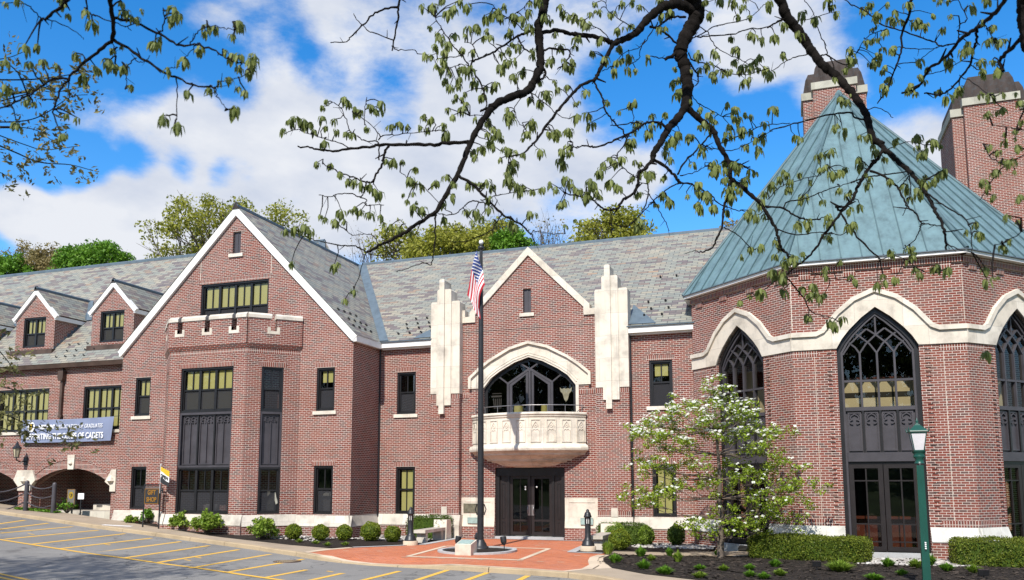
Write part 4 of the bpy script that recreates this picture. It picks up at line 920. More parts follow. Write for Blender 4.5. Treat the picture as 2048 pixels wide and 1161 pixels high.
# dormers
def dormer(xc, yf=0.0, w=1.33, zb=9.0, ze=11.15, za=12.5, first=False):
    fr = FRONT(yf); o_ = rect(xc-w+.0, xc+w, zb, ze)
    win = rect(xc-.80, xc+.72, 9.38, 10.98)
    b = MB(); b.flat(fr, [[(xc-w, zb), (xc+w, zb), (xc+w, ze), (xc, za-.12), (xc-w, ze)], win])
    for lp in (win,):
        for i in range(4):
            (a, z0), (c, z1) = lp[i], lp[(i+1) % 4]; b.quad(fr.p(a, 0, z0), fr.p(c, 0, z1), fr.p(c, -.2, z1), fr.p(a, -.2, z0))
    yend = ze-8.3-.85+.3
    for sx in (-1, 1): b.add([(xc+sx*w, yf, zb), (xc+sx*w, yf, ze), (xc+sx*w, yend, ze), (xc+sx*w, .0, zb)], [(0, 1, 2, 3)])
    lintel(b, fr, xc-.8, xc+.72, 10.98, .0, 0) if False else None
    dm = b.build('dormer', ['brick', 'soldier'], hall)
    yr = za-8.3-.85; ov = .12; we = w+.16; zee = ze-.14
    b = MB()
    for sx in (-1, 1):
        ye = zee-8.3-.85
        b.add([(xc, yf-ov, za+.03), (xc+sx*we, yf-ov, zee), (xc+sx*we, ye+.2, zee), (xc, yr+.2, za+.03)], [(0, 1, 2, 3)])
    b.build('roof', ['slate'], dm)
    b = MB(); b.ribbon(fr, [(xc-we-.0, zee-.14), (xc, za-.16), (xc+we, zee-.14)], .22, -.04, .10, 0)
    for sx in (-1, 1): b.box(WORLD, xc+sx*(w+.07)-.055, xc+sx*(w+.07)+.055, yf-.06, zee-8.3-.85+.1, zee-.26, zee-.06, 0)
    b.build('rake_board', ['white'], dm)
    ridge((xc, yf-ov-.02, za+.05), (xc, yr+.1, za+.05), dm, .10, .06)
    b = MB(); b.prism(fr, [(xc-.12, za-.1), (xc+.12, za-.1), (xc, za+.14)], 0, .14, 0, True); b.build('ridge_end', ['lead'], dm)
    # valley flashing on the right
    q = MB(); a0 = Vector((xc+we, zee-9.15, zee)); a1 = Vector((xc, za-9.15, za)); up = Vector((0, -.03, .05))
    q.add([a0+up, a1+up, a1+Vector((.3, 0, 0))+up, a0+Vector((.35, 0, 0))+up], [(0, 1, 2, 3)]); q.add([a0+up, a1+up, a1+Vector((-.12, 0, .03))+up, a0+Vector((-.12, 0, .1))+up], [(0, 1, 2, 3)])
    q.build('valley_flashing', ['flash'], dm)
    b = MB(); b.box(fr, xc-w-.1, xc+w+.1, -.1, .18, 8.98, 9.22, 0); b.build('apron', ['brown_copper'], dm)
    # stepped flashing up the cheek
    b = MB()
    for k in range(9): b.box(WORLD, xc+w+.002, xc+w+.012, .0+.2*k, .35+.2*k, 9.15+.2*k, 9.38+.2*k)
    b.build('step_flashing', ['flash'], dm)
    window(fr, win[0][0], win[1][0], 9.38, 10.98, lights=2, zt=10.12, blind='upper', sill=False, low_blind=True, parent=dm)
    return dm
dormer(-37.15); dormer(-32.0); dormer(-42.3); dormer(-47.5)
# ---- octagon
OX, OY, OR = 2.71, -3.83, 2.525
OC = Vector((OX, OY+OR*(1+math.sqrt(2)), 0)); AP = OR*(1+math.sqrt(2))
def facet(k):      # k eighths of a turn from straight ahead
    a = k*math.pi/4; n = Vector((math.sin(a), -math.cos(a), 0)); t = Vector((math.cos(a), math.sin(a), 0))
    return Fr(OC+n*AP, t, n)
intr = [(-1.19, 6.60), (-1.02, 6.90), (-.80, 7.18), (-.42, 7.56), (0, 7.88)]
win_o = [(-1.19, .22), (1.19, .22)]+[(-x, z) for x, z in intr]+[(x, z) for x, z in intr[::-1][1:]]
oroof = None
for k in (-1, 0, 1):
    fr = facet(k); L = OR
    def ex(b):
        # soldier bands, dentils and toothed bricks beside the opening
        b.box(fr, -L-.006, L+.006, -.1, .075, 9.13, 9.34, 1)
        for u in (-2.05, -.70, .70, 2.05): b.box(fr, u-.18, u+.18, -.05, .045, 8.925, 9.13, 1)
        b.box(fr, -L-.0, -L+1.0, -.02, .006, 1.0, 1.2, 1); b.box(fr, L-1.0, L, -.02, .006, 1.0, 1.2, 1)
        b.box(fr, -L, -L+.78, -.02, .006, 6.38, 6.58, 1); b.box(fr, L-.78, L, -.02, .006, 6.38, 6.58, 1)
        z = 1.06
        while z < 6.5:
            for s in (-1, 1): b.box(fr, s*1.42-.07, s*1.42+.07, -.02, .035, z, z+.058, 0)
            z += .142
        if k == 0:
            for u in (-1.86, 1.86): b.box(fr, u-.006, u+.006, -.02, .004, 1.2, 6.4, 2)
            b.box(fr, -L+.01, -L+.03, -.02, .0045, 7.3, 8.9, 2); b.box(fr, L-.022, L-.01, -.02, .0045, 7.3, 8.9, 2)
    wall('octagon_wall', fr, rect(-L, L, -.6, 9.36), [win_o], .3, extra=ex)
    b = MB(); pr = OR+.02
    up_ = [(-pr, 7.16), (-1.80, 7.16), (-1.58, 7.26), (-1.13, 7.82), (-.62, 8.24), (0, 8.50)]
    band = [(-pr, 6.59), (-1.19, 6.60)]+[(x, z) for x, z in intr[1:]]+[(-x, z) for x, z in intr[::-1][1:]]+[(pr, 6.59)]+[(-x, z) for x, z in up_]+[(x, z) for x, z in up_[::-1][1:]]
    b.prism(fr, band, -.28, .05, 0)
    hp = [(x, z-.07) for x, z in up_]; b.ribbon(fr, hp+[(-x, z) for x, z in hp[::-1][1:]], .14, -.0, .125, 0)
    b.build('arch_band', ['stone'], hall)
    for s in (-1, 1):
        u0, u1 = (-OR-.06, -1.20) if s < 0 else (1.20, OR+.06)
        base_course(fr, u0, u1, 1.0, .56, 0, .15, 'stone_oct')
    # window: frame, tracery, panels, doors
    b = MB()
    b.ribbon(fr, [(-1.13, .24)]+[(x+.06, z-.05) for x, z in intr[:-1]]+[(0, 7.80)]+[(-x-.06, z-.05) for x, z in intr[:-1][::-1]]+[(1.13, .24)], .12, -.32, -.10, 0)
    b.ribbon(fr, [(-1.04, .24)]+[(x+.15, z-.11) for x, z in intr[:-1]]+[(0, 7.68)]+[(-x-.15, z-.11) for x, z in intr[:-1][::-1]]+[(1.04, .24)], .07, -.32, -.15, 1)
    lw = .50
    for i in (-1, 0, 1): b.box(fr, lw*i-.03, lw*i+.03, -.31, -.165, 4.62, 6.46 if i else 6.44, 1)
    b.box(fr, -1.0, 1.0, -.31, -.17, 5.52, 5.59, 1); b.box(fr, -1.0, 1.0, -.31, -.13, 4.60, 4.72, 1); b.box(fr, -1.0, 1.0, -.31, -.13, 3.0, 3.28, 1); b.box(fr, -1.0, 1.0, -.31, -.2, 2.92, 3.0, 0)
    # interlaced gothic bars
    dd = 0
    for (pts) in ([(-1.0, 6.42), (-.78, 6.75), (-.5, 7.02), (-.27, 7.22)], [(-.5, 6.44), (-.3, 6.74), (0, 7.02), (.26, 7.22)], [(0, 6.44), (.2, 6.74), (.48, 7.0), (.64, 7.10)], [(.5, 6.44), (.62, 6.64), (.78, 6.78), (.86, 6.86)]):
        b.ribbon(fr, pts, .05, -.31, -.170-.002*dd, 1); dd += 1
        b.ribbon(fr, [(-x, z) for x, z in pts], .05, -.31, -.170-.002*dd, 1); dd += 1
    b.ribbon(fr, [(0, 7.02), (0, 7.64)], .05, -.31, -.188, 1)
    o = b.build('gothic_window', ['black', 'panel'], hall)
    gl_ = [(-1.08, 4.6), (1.08, 4.6)]+[(-x*.95, z-.06) for x, z in intr]+[(x*.95, z-.06) for x, z in intr[::-1][1:]]
    b = MB(); b.flat(fr, [gl_], -.24); b.build('pane', ['glass_dark'], o)
    panel_zone(Fr(fr.p(0, -.05, 0), fr.t, fr.n), -1.0, 1.0, 3.28, 4.60, 4, hall, 1, .62)
    for s in (-1, 1):
        b = MB(); c = s*.50
        b.ribbon(fr, [(c-.42, .30), (c+.42, .30), (c+.42, 2.86), (c-.42, 2.86)], .14, -.30, -.21, 1, True)
        b.box(fr, c-.02, c+.02, -.29, -.225, .36, 2.8, 1)
        for z in (2.40, 1.06, .52): b.box(fr, c-.36, c+.36, -.29, -.222, z-.02, z+.02, 1)
        d = b.build('door', ['black', 'door'], hall)
        b = MB(); b.flat(fr, [rect(c-.37, c+.37, .34, 2.82)], -.265); b.build('pane', ['glass_dark'], d)
    b = MB(); b.box(fr, -1.18, 1.18, -.35, .1, -.2, .22, 0); b.build('threshold', ['granite'], hall)
for k in (-2, 2, 3, 4, -3):
    b = MB(); b.flat(facet(k), [rect(-OR, OR, -.6, 9.36)]); b.build('octagon_wall', ['brick'], hall)
# copper roof with standing seams
APEX = OC+Z*17.98+Vector((-.28, .1, 0)); ER = (AP+.30)/math.cos(math.pi/8); EZ = 9.46
b = MB()
for k in range(8):
    fr = facet(k); hw = (AP+.30)*math.tan(math.pi/8)
    b.add([fr.p(-hw, .30, EZ), fr.p(hw, .30, EZ), APEX], [(0, 1, 2)], 0)
oroof = b.build('copper_roof', ['copper'], hall)
for k in (-2, -1, 0, 1, 2):
    fr = facet(k); hw = (AP+.30)*math.tan(math.pi/8); b = MB()
    e = fr.p(0, .30, EZ); up = (APEX-e); nrm_ = fr.t.cross(up).normalized()
    if nrm_.z < 0: nrm_ = -nrm_
    for i in range(-3, 5):
        u = (i-.5)*.62
        f = 1-abs(u)/hw
        p0 = fr.p(u, .30, EZ); p1 = p0+up*f*.995
        tt = fr.t*.015; nn = nrm_*.045
        b.add([p0-tt, p0+tt, p1+tt, p1-tt, p0-tt+nn, p0+tt+nn, p1+tt+nn, p1-tt+nn], [(4, 5, 6, 7), (0, 4, 7, 3), (1, 2, 6, 5), (0, 1, 5, 4)])
    b.build('standing_seam', ['copper_seam_shade'], oroof)
    b = MB(); p0 = fr.p(hw, .30, EZ); n2 = (fr.n+facet(k+1).n).normalized()
    b.tube([p0+Z*.02, APEX+Z*.02], .07, 6); b.build('hip_roll', ['copper_seam_shade'], oroof)
    b = MB(); b.box(fr, -hw-.0, hw, .02, .26, 9.345, 9.44, 0); b.build('fascia', ['white'], oroof)
    b = MB(); b.box(fr, -hw, hw, .22, .318, 9.442, 9.475, 0); b.build('drip_edge', ['flash'], oroof)
b = MB(); b.lathe(APEX, [(.16, -.25), (.14, .0), (.03, .14)], 8); b.build('finial', ['copper'], oroof)
# ---- chimneys
def chimney(x0, x1, yf, yb, zt, label):
    b = MB(); fr = FRONT(yf); xm0, xm1 = x0+.45, x1-.45
    b.box(WORLD, x0, x1, yf+.3, yb, 4, zt, 0); b.box(WORLD, xm0, xm1, yf, yf+.31, 4, zt+.35, 0)
    c = b.build('chimney', ['brick'], hall); c['label'] = label
    b = MB(); b.box(WORLD, x0-.07, x1+.07, yf+.22, yb+.07, zt, zt+.36, 0); b.box(WORLD, xm0-.07, xm1+.07, yf-.07, yf+.4, zt+.352, zt+.70, 0); b.build('stone_cap', ['cap_stone'], c)
    b = MB(); p = Fr((x0, 0, 0), (1, 0, 0), (0, 1, 0)); w = x1-x0
    def hood(a0, a1, y0, y1, z0, h, ins):
        P = [(a0, y0, z0), (a1, y0, z0), (a1, y1, z0), (a0, y1, z0), (a0+ins, y0+ins*.5, z0+h*.7), (a1-ins, y0+ins*.5, z0+h*.7), (a1-ins, y1-ins*.5, z0+h*.7), (a0+ins, y1-ins*.5, z0+h*.7), (a0+ins*2, y0+ins, z0+h), (a1-ins*2, y0+ins, z0+h), (a1-ins*2, y1-ins, z0+h), (a0+ins*2, y1-ins, z0+h)]
        b.add(P, [(0, 1, 5, 4), (1, 2, 6, 5), (2, 3, 7, 6), (3, 0, 4, 7), (4, 5, 9, 8), (5, 6, 10, 9), (6, 7, 11, 10), (7, 4, 8, 11), (8, 9, 10, 11)])
    hood(x0+.02, x1-.02, yf+.3, yb, zt+.36, 1.0, .13); hood(xm0, xm1, yf+.02, yb-.3, zt+.70, 1.05, .13)
    b.build('metal_hood', ['lead'], c)
chimney(1.25, 4.05, 8, 10, 20.55, 'square brick chimney straight behind the tip of the copper roof')
chimney(7.55, 10.6, 8, 11.4, 18.75, 'broad brick chimney at the right edge with a shaded left side')
b = MB(); b.box(WORLD, -3.3, 14, 3.0, 16, -.5, 9.2, 0); b.build('rear_wall', ['brick'], hall)
# ---- rooms behind the glass
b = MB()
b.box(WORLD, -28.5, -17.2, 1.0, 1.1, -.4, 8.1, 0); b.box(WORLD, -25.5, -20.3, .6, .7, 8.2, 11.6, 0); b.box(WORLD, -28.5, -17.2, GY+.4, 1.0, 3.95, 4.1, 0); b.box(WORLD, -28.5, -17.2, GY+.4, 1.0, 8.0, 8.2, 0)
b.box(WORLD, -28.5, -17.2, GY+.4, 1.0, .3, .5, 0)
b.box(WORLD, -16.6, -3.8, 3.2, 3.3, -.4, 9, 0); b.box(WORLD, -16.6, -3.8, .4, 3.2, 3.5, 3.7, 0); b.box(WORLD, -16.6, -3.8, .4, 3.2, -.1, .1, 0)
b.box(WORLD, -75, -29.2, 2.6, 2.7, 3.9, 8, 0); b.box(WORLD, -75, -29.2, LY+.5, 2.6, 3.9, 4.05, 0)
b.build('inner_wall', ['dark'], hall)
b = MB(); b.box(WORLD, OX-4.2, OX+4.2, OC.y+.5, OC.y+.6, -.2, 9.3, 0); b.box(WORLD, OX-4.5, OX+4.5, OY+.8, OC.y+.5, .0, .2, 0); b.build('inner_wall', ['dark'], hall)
b = MB()
for z0, z1, mi in ((4.72, 5.12, 0), (5.12, 5.28, 1), (5.28, 5.72, 0), (5.72, 5.78, 2)): b.box(WORLD, OX-2.4, OX+2.4, OY+1.2-.02*mi, OY+1.5, z0+.001, z1-.001, mi)
for sx in (-1, 1):
    q = facet(sx)
    b.box(q, -1.1, 1.1, -1.5, -1.2, 4.75, 5.7, 0)
b.build('gallery_front', ['beige', 'dark', 'redwood'], hall)
b = MB(); b.box(WORLD, OX-1.6, OX+1.6, OY+1.6, OY+2.2, .2, 1.15, 0); b.box(WORLD, OX-1.6, OX+1.6, OY+1.55, OY+2.25, 1.152, 1.25, 0); b.build('counter', ['redwood'], hall)
b = MB(); qf = facet(-1); b.box(qf, -1.0, -.62, -1.3, -1.2, .3, 6.4, 0); b.build('column', ['beige'], hall)

# ------------------------------------------------------------------ foliage helpers
def leaf_pts(parent, name, pts, size, m, aspect=.55, down=0.0, var=.4, up=0.0, fold=.25):
    """many single leaves, each a small folded blade"""
    n = len(pts); pts = np.asarray(pts, float)
    a = rng.normal(size=(n, 3)); a[:, 2] = a[:, 2]*(1-abs(down)) - down*1.5
    a /= np.linalg.norm(a, axis=1)[:, None]
    r = rng.normal(size=(n, 3)); r[:, 2] += up*2.5
    w = np.cross(a, r); w /= np.linalg.norm(w, axis=1)[:, None]+1e-9
    nn = np.cross(w, a)
    L = size*(1-var+2*var*rng.random(n))[:, None]; Wd = L*aspect
    base = pts-a*L*.5; tip = pts+a*L*.5; mid = pts+a*L*.05
    V = np.stack([base, mid+w*Wd*.5+nn*L*fold*.3, tip, mid-w*Wd*.5+nn*L*fold*.3], 1).reshape(-1, 3)
    idx = np.arange(n)*4
    F = np.stack([np.stack([idx, idx+1, idx+2], 1), np.stack([idx, idx+2, idx+3], 1)], 1).reshape(-1, 3)
    me = bpy.data.meshes.new(name); me.vertices.add(len(V)); me.vertices.foreach_set('co', V.ravel())
    me.loops.add(F.size); me.polygons.add(len(F)); me.loops.foreach_set('vertex_index', F.ravel().astype(np.int32))
    me.polygons.foreach_set('loop_start', np.arange(len(F), dtype=np.int32)*3); me.polygons.foreach_set('loop_total', np.full(len(F), 3, np.int32))
    me.update(calc_edges=True); me.materials.append(M[m])
    o = bpy.data.objects.new(name, me); COL.objects.link(o)
    if parent is not None: o.parent = parent; o.matrix_parent_inverse = pinv(parent)
    return o
def blob(n, r): v = rng.normal(size=(n, 3)); v /= np.linalg.norm(v, axis=1)[:, None]; return v*(rng.random(n)**.45)[:, None]*r
def tree(name, label, base, c, rad, m, nclump=60, nleaf=60, leaf=.28, clump=.9, trunk=.25, bark='bark_grey', shell=.55, group=None, cat='tree', flat=.75, lo=-.5):
    base, c, rad = Vector(base), Vector(c), Vector(rad)
    t = thing(name, label, cat, base, group)
    b = MB(); top = c+Vector((0, 0, rad.z*.35)); mids = [base.lerp(top, k/6)+Vector((random.uniform(-.15, .15)*k, random.uniform(-.15, .15)*k, 0)) for k in range(7)]
    b.tube(mids, [trunk*(1-.13*k) for k in range(7)], 8)
    cl = []
    for i in range(nclump):
        while True:
            v = Vector(rng.normal(size=3)).normalized()
            if v.z > lo: break
        k = shell+(1-shell)*random.random()**.7
        p = c+Vector((v.x*rad.x, v.y*rad.y, v.z*rad.z))*k*random.uniform(.85, 1.05); cl.append(p)
        if i % 2 == 0:
            st = mids[2+int(4*random.random())]; md = st.lerp(p, .5)+Vector((0, 0, .12*(p-st).length*(random.random()-.1)))
            b.tube([st, md, p], [trunk*.30, trunk*.18, trunk*.05], 5, cap=False)
            for _ in range(2):
                e = p+Vector(rng.normal(size=3))*clump*.6; b.tube([md.lerp(p, .6), e], [trunk*.1, trunk*.03], 4, cap=False)
    b.build('trunk', [bark], t)
    if nleaf:
        P = np.concatenate([np.array(p)+blob(int(nleaf*random.uniform(.6, 1.4)), 1)*np.array([clump, clump, clump*flat]) for p in cl])
        leaf_pts(t, 'crown', P, leaf, m)
    return t

# ------------------------------------------------------------------ trees beyond the roofs
def far(px, py, Y): return onY(px, py, Y)
def far_tree(name, label, px, py_c, rx, rz, Y, m, **k):
    c = far(px, py_c, Y); d = (c-CAM).length/ F_PX
    R_x, R_z = rx*d, rz*d
    return tree(name, label, (c.x, c.y, terr(c.x, c.y)), c, (R_x, R_x*.8, R_z), m, group='trees on the slope behind the hall', **k)
far_tree('oak_tree', 'largest loose olive tree rising left of the big gable', 440, 486, 145, 92, 22, 'olive', nclump=150, nleaf=60, leaf=.26, clump=.85, trunk=.30, shell=.35, lo=-.6)
far_tree('oak_tree', 'thin olive tree whose top shows right behind the gable tip', 575, 500, 62, 98, 25, 'olive', nclump=70, nleaf=34, leaf=.26, clump=.9, trunk=.2, shell=.3)
far_tree('maple_tree', 'dense bright green rounded tree above the left slate roof', 190, 548, 76, 52, 24, 'green', nclump=150, nleaf=130, leaf=.26, clump=.75, trunk=.3, shell=.7)
far_tree('maple_tree', 'dense green tree at the left edge above the roof', 15, 566, 52, 50, 26, 'green', nclump=90, nleaf=120, leaf=.28, clump=.75, trunk=.3, shell=.7)
far_tree('spring_tree', 'tan brown tree between the two bright green trees', 92, 550, 46, 52, 28, 'tan', nclump=110, nleaf=70, leaf=.26, clump=.75, trunk=.2, shell=.4)
far_tree('spring_tree', 'slim sparse tree standing tallest above the left roof', 50, 520, 18, 42, 32, 'tan', nclump=26, nleaf=26, leaf=.25, clump=.7, trunk=.15, shell=.3)
far_tree('spring_tree', 'sparse thin tree at the far left above the green crown', 8, 530, 26, 32, 33, 'tan', nclump=22, nleaf=22, leaf=.25, clump=.8, trunk=.15, shell=.3)
far_tree('spring_tree', 'pale airy tree just right of the gable roof slope', 800, 500, 62, 62, 30, 'olive', nclump=70, nleaf=40, leaf=.28, clump=.9, trunk=.2, shell=.3)
far_tree('oak_tree', 'broad yellow green tree behind the middle of the ridge', 900, 512, 92, 56, 26, 'olive', nclump=130, nleaf=75, leaf=.28, clump=.8, trunk=.3, shell=.6)
far_tree('spring_tree', 'yellow green tree behind the flagpole top', 985, 490, 50, 60, 32, 'olive', nclump=70, nleaf=50, leaf=.28, clump=.9, trunk=.25, shell=.35)
far_tree('maple_tree', 'small bright green tree behind the entrance gable tip', 1022, 500, 42, 36, 28, 'green', nclump=60, nleaf=90, leaf=.28, clump=.7, trunk=.2, shell=.6)
far_tree('bare_tree', 'bare grey tree right of the entrance gable tip', 1098, 478, 42, 52, 30, 'tan', nclump=60, nleaf=3, leaf=.2, clump=1.2, trunk=.16, shell=.3)
far_tree('oak_tree', 'rounded olive tree right of the bare tree', 1225, 478, 82, 60, 24, 'olive', nclump=100, nleaf=60, leaf=.26, clump=.8, trunk=.28, shell=.45)
far_tree('bare_tree', 'bare grey tree left of the flagpole behind the roof valley', 735, 500, 45, 52, 34, 'tan', nclump=50, nleaf=3, leaf=.2, clump=1.2, trunk=.14, shell=.3)
far_tree('spring_tree', 'thin tan tree peeping over the roof beside the copper roof', 1462, 470, 16, 40, 26, 'tan', nclump=22, nleaf=16, leaf=.24, clump=.6, trunk=.1, shell=.3)
# wooded bank across the road, behind the photographer: the windows mirror it
P = []
for i in range(60):
    x = -75+2.4*i+random.uniform(-1, 1); y = -62-random.uniform(0, 10); h = random.uniform(13, 19)
    for k in range(11): P.append(np.array([x+random.gauss(0, 1.6), y+random.gauss(0, 1.5), terr(x, y)+h*(.2+.8*random.random())])+blob(55, 1.0)*np.array([2.1, 1.8, 1.6]))
wd = leaf_pts(None, 'woodland', np.concatenate(P), .95, 'wood_far'); tag(wd, kind='stuff')

# ------------------------------------------------------------------ clipped shrubs, hedges and bed plants
def core(parent, name, c, r, m):
    b = MB(); prof_ = [(max(.001, r[0]*math.cos(a)), r[2]*math.sin(a)) for a in np.linspace(-1.5, 1.5, 9)]
    b.lathe(c, prof_, 12); return b.build(name, ['boxdark' if m == 'bark' else m], parent)
def ball(proto_m, label, c, rx, rz, n=2400, leaf=.05, grp='clipped round boxwoods along the front beds'):
    t = thing('boxwood', label, 'shrub', (c[0], c[1], g(c[0], c[1])), grp); rx *= .97; rz *= .99; cz = g(c[0], c[1])+rz*.96
    v = rng.normal(size=(n, 3)); v /= np.linalg.norm(v, axis=1)[:, None]
    lump = 1+.05*np.sin(v[:, 0]*7+c[0])+.05*np.sin(v[:, 1]*6+v[:, 2]*8+c[0]*2)
    P = v*np.array([rx, rx, rz])*(lump*(.90+.13*rng.random(n)))[:, None]+np.array([c[0], c[1], cz])
    leaf_pts(t, 'foliage', P, leaf, proto_m, .65)
    core(t, 'stems_and_core', (c[0], c[1], cz), (rx*.86, rx*.86, rz*.86), 'bark')  # solid dark core: paints the shade deep between the leaves
    return t
def place(px, pyb, r): p = onG(px, pyb); return (p.x, p.y)
BX = [(587, 1079, .32, .30, 'box', 'leftmost round boxwood of the row below the gable wall'), (641, 1081, .33, .31, 'box', 'round boxwood second in the row below the gable wall'), (688, 1081, .31, .31, 'box', 'round boxwood at the corner of the gable wing'),
      (741, 1082, .40, .37, 'box', 'widest round boxwood left of the bollard light'), (785, 1084, .33, .31, 'box', 'round boxwood right beside the left bollard light'), (843, 1066, .33, .36, 'shrub', 'light green round boxwood behind the left bench'),
      (1230, 1091, .42, .42, 'shrub', 'light green boxwood behind the front ball by the right bench'), (1240, 1100, .37, .36, 'box', 'front round boxwood beside the right bench'),
      (1293, 1091, .29, .37, 'shrub', 'light green upright boxwood below the right hand window'), (1353, 1091, .32, .39, 'boxdark', 'dark green egg shaped boxwood near the flowering dogwood')]
for px, py, rx, rz, m, lab in BX: ball(m, lab, place(px, py, rx), rx, rz)
def hedge(label, a, b_, w, h, m, n=5200, leaf=.05, name='hedge', grp=None):
    a, b_ = Vector((a[0], a[1], 0)), Vector((b_[0], b_[1], 0)); t = (b_-a); L = t.length; t.normalize(); nn = Vector((-t.y, t.x, 0)); z0 = min(g(a.x, a.y), g(b_.x, b_.y))-.02
    o = thing(name, label, 'hedge', (a.x, a.y, z0), grp)
    P = []
    for i in range(n):
        u, v, z = random.random(), random.random(), random.random(); f = random.random()*(L*w+2*L*h+2*w*h)
        if f < L*w: z = 1
        elif f < L*w+2*L*h: v = 0 if random.random() < .6 else 1
        else: u = 0 if random.random() < .5 else 1
        p = a+t*(u*L)+nn*((v-.5)*w)+Z*(z*h+z0); rr = .045
        bl = .04*math.sin(u*L*3+z*4)+.03*math.sin(u*L*7+1)
        q = [(u-.5)*L, (v-.5)*w, (z-.5)*h]; cen = a+t*(L/2)+Z*(z0+h/2)
        dirv = (p-cen); # round the corners a little
        kx = abs(q[0])/(L/2); ky = abs(q[1])/(w/2); kz = abs(q[2])/(h/2); e = kx**8*ky**6+ky**6*kz**6+kx**8*kz**6
        p = p-(dirv.normalized())*(.10*min(1.3, e))+Vector(rng.normal(size=3))*rr*.6+(nn*(v-.5)+Z*(z-.4)*.6)*bl
        P.append(p)
    leaf_pts(o, 'foliage', P, leaf, m, .65)
    q = MB(); fr = Fr(a+Z*z0, t, -nn); q.box(fr, .08, L-.08, -w/2+.08, w/2-.08, .0, h-.08); q.build('stems_and_core', ['boxdark'], o)  # plain dark box filling the hedge, coloured as its inner shade
    return o
hedge('long low clipped hedge left of the green lamp post', (-1.25, -4.45), (2.05, -5.35), 1.25, .70, 'hedge', 15000, .045)
hedge('long low clipped hedge at the right edge of the bed', (4.25, -5.0), (9.0, -5.2), 1.2, .74, 'hedge', 17000, .045)
hedge('dark clipped hedge behind the left stone bench', (-15.0, -.75), (-13.2, -.75), .9, .92, 'boxdark', 3200)
hedge('dark clipped hedge behind the right stone bench', (-7.05, -.8), (-5.25, -.8), .9, .76, 'boxdark', 3200)
def shrub(label, p, r, h, m='shrub', n=1500, leaf=.10, name='leafy_shrub', cat='shrub', grp='leafy shrubs below the bay'):
    t = thing(name, label, cat, (p[0], p[1], g(*p)), grp); z0 = g(*p)
    b = MB(); cl = []
    for i in range(44):
        a = random.uniform(0, 6.28); k = random.random()**.5; e = Vector((p[0]+math.cos(a)*r*k*.9, p[1]+math.sin(a)*r*k*.9, z0+h*(.10+.85*math.sqrt(max(0, 1-k*k*.75))*random.uniform(.35, 1.05)))); cl.append(e)
        b.tube([(p[0], p[1], z0-.05), Vector((p[0], p[1], z0)).lerp(e, .6)+Vector((0, 0, .05)), e], [.012, .009, .004], 4, cap=False)
    b.build('stems_and_core', ['bark_grey'], t)
    P = np.concatenate([np.array(e)+blob(n//44+1, r*.27) for e in cl]); leaf_pts(t, 'foliage', P, leaf, m, .6)
    return t
for px, py, r, h, lab in ((362, 1060, .46, .72, 'smaller leafy green shrub by the bay window base'), (415, 1068, .62, .88, 'largest leafy green shrub in front of the bay window'), (524, 1078, .62, .78, 'spreading leafy shrub right of the bay below the narrow window')):
    shrub(lab, place(px, py, r), r, h, leaf=.12)
shrub('yellow green shrub behind the gift shop sign post', place(294, 1047, .2), .26, .62, 'green', 700, .11)
shrub('low yellowish shrub left of the gift shop sign', place(263, 1046, .2), .30, .30, 'shrub', 600, .10)
shrub('ferny green plant beside the chain posts under the arch', place(134, 1026, .2), .45, .75, 'green', 240, .13)
def tuft(label, p, r, h, m='green', n=70, name='bed_plant', grp='small plants in the dark mulch'):
    t = thing(name, label, 'plant', (p[0], p[1], g(*p)), grp); b = MB(); z0 = g(*p)
    for i in range(n):
        a = random.uniform(0, 6.28); k = random.random()**.6; ca, sa = math.cos(a), math.sin(a); rr = r*k; w = .012+.012*random.random()
        s = Vector((p[0]+ca*rr*.35, p[1]+sa*rr*.35, z0)); e = Vector((p[0]+ca*rr, p[1]+sa*rr, z0+h*(1.05-.55*k)*random.uniform(.6, 1.1))); md = s.lerp(e, .55)+Z*h*.12; sd_ = Vector((-sa, ca, 0))*w
        b.add([s-sd_*.6, s+sd_*.6, md+sd_, md-sd_, e], [(0, 1, 2, 3), (3, 2, 4)])
    b.build('blades', [m], t); return t
TU = [(1216, 1109, .26, .34), (1231, 1126, .24, .20), (1282, 1113, .22, .22), (1303, 1122, .16, .14), (1288, 1138, .24, .18), (1330, 1149, .26, .16), (1356, 1124, .18, .24), (1339, 1112, .16, .2), (1400, 1141, .18, .12), (1447, 1142, .16, .12), (1500, 1140, .18, .12), (1551, 1134, .20, .16), (1399, 1156, .22, .12), (1500, 1154, .18, .12), (1528, 1158, .18, .12), (1680, 1143, .42, .22), (1777, 1134, .22, .18), (1805, 1151, .18, .12), (1832, 1136, .26, .18), (1860, 1131, .22, .24), (1894, 1142, .22, .16), (1948, 1146, .22, .16), (1748, 1160, .26, .12), (1435, 1112, .14, .14), (1560, 1152, .2, .13)]
WH = ['biggest tuft', 'pale tuft', 'low tuft', 'short tuft', 'spreading tuft']
for i, (px, py, r, h) in enumerate(TU):
    p = place(px, py, r); r *= 1.15; h *= 1.55
    where = 'at the tip of the mulch bed by the plaza' if px < 1240 else ('between the plaza and the dogwood' if px < 1420 else ('around the foot of the dogwood' if px < 1600 else ('in front of the left low hedge' if px < 1790 else ('beside the green lamp post' if px < 1870 else 'in front of the right low hedge'))))
    tuft(('wide grassy tuft' if r > .4 else ('tall green tuft' if h > .5 else 'small green tuft'))+' '+where, p, r, h, 'green' if i % 3 else 'shrub', int(90+420*r), grp='small plants in the dark mulch')
for px, py, lab in ((598, 1085, 'grey green low plant in front of the leftmost boxwood'), (632, 1088, 'grey green low plant between the first two boxwoods'), (655, 1092, 'pale low plant at the stone edge of the bed'), (690, 1091, 'low plant at the tip of the left bed'), (893, 1064, 'small plant under the left bench')):
    tuft(lab, place(px, py, .2), .22, .16, 'shrub', 60, grp='low plants in the left bed')
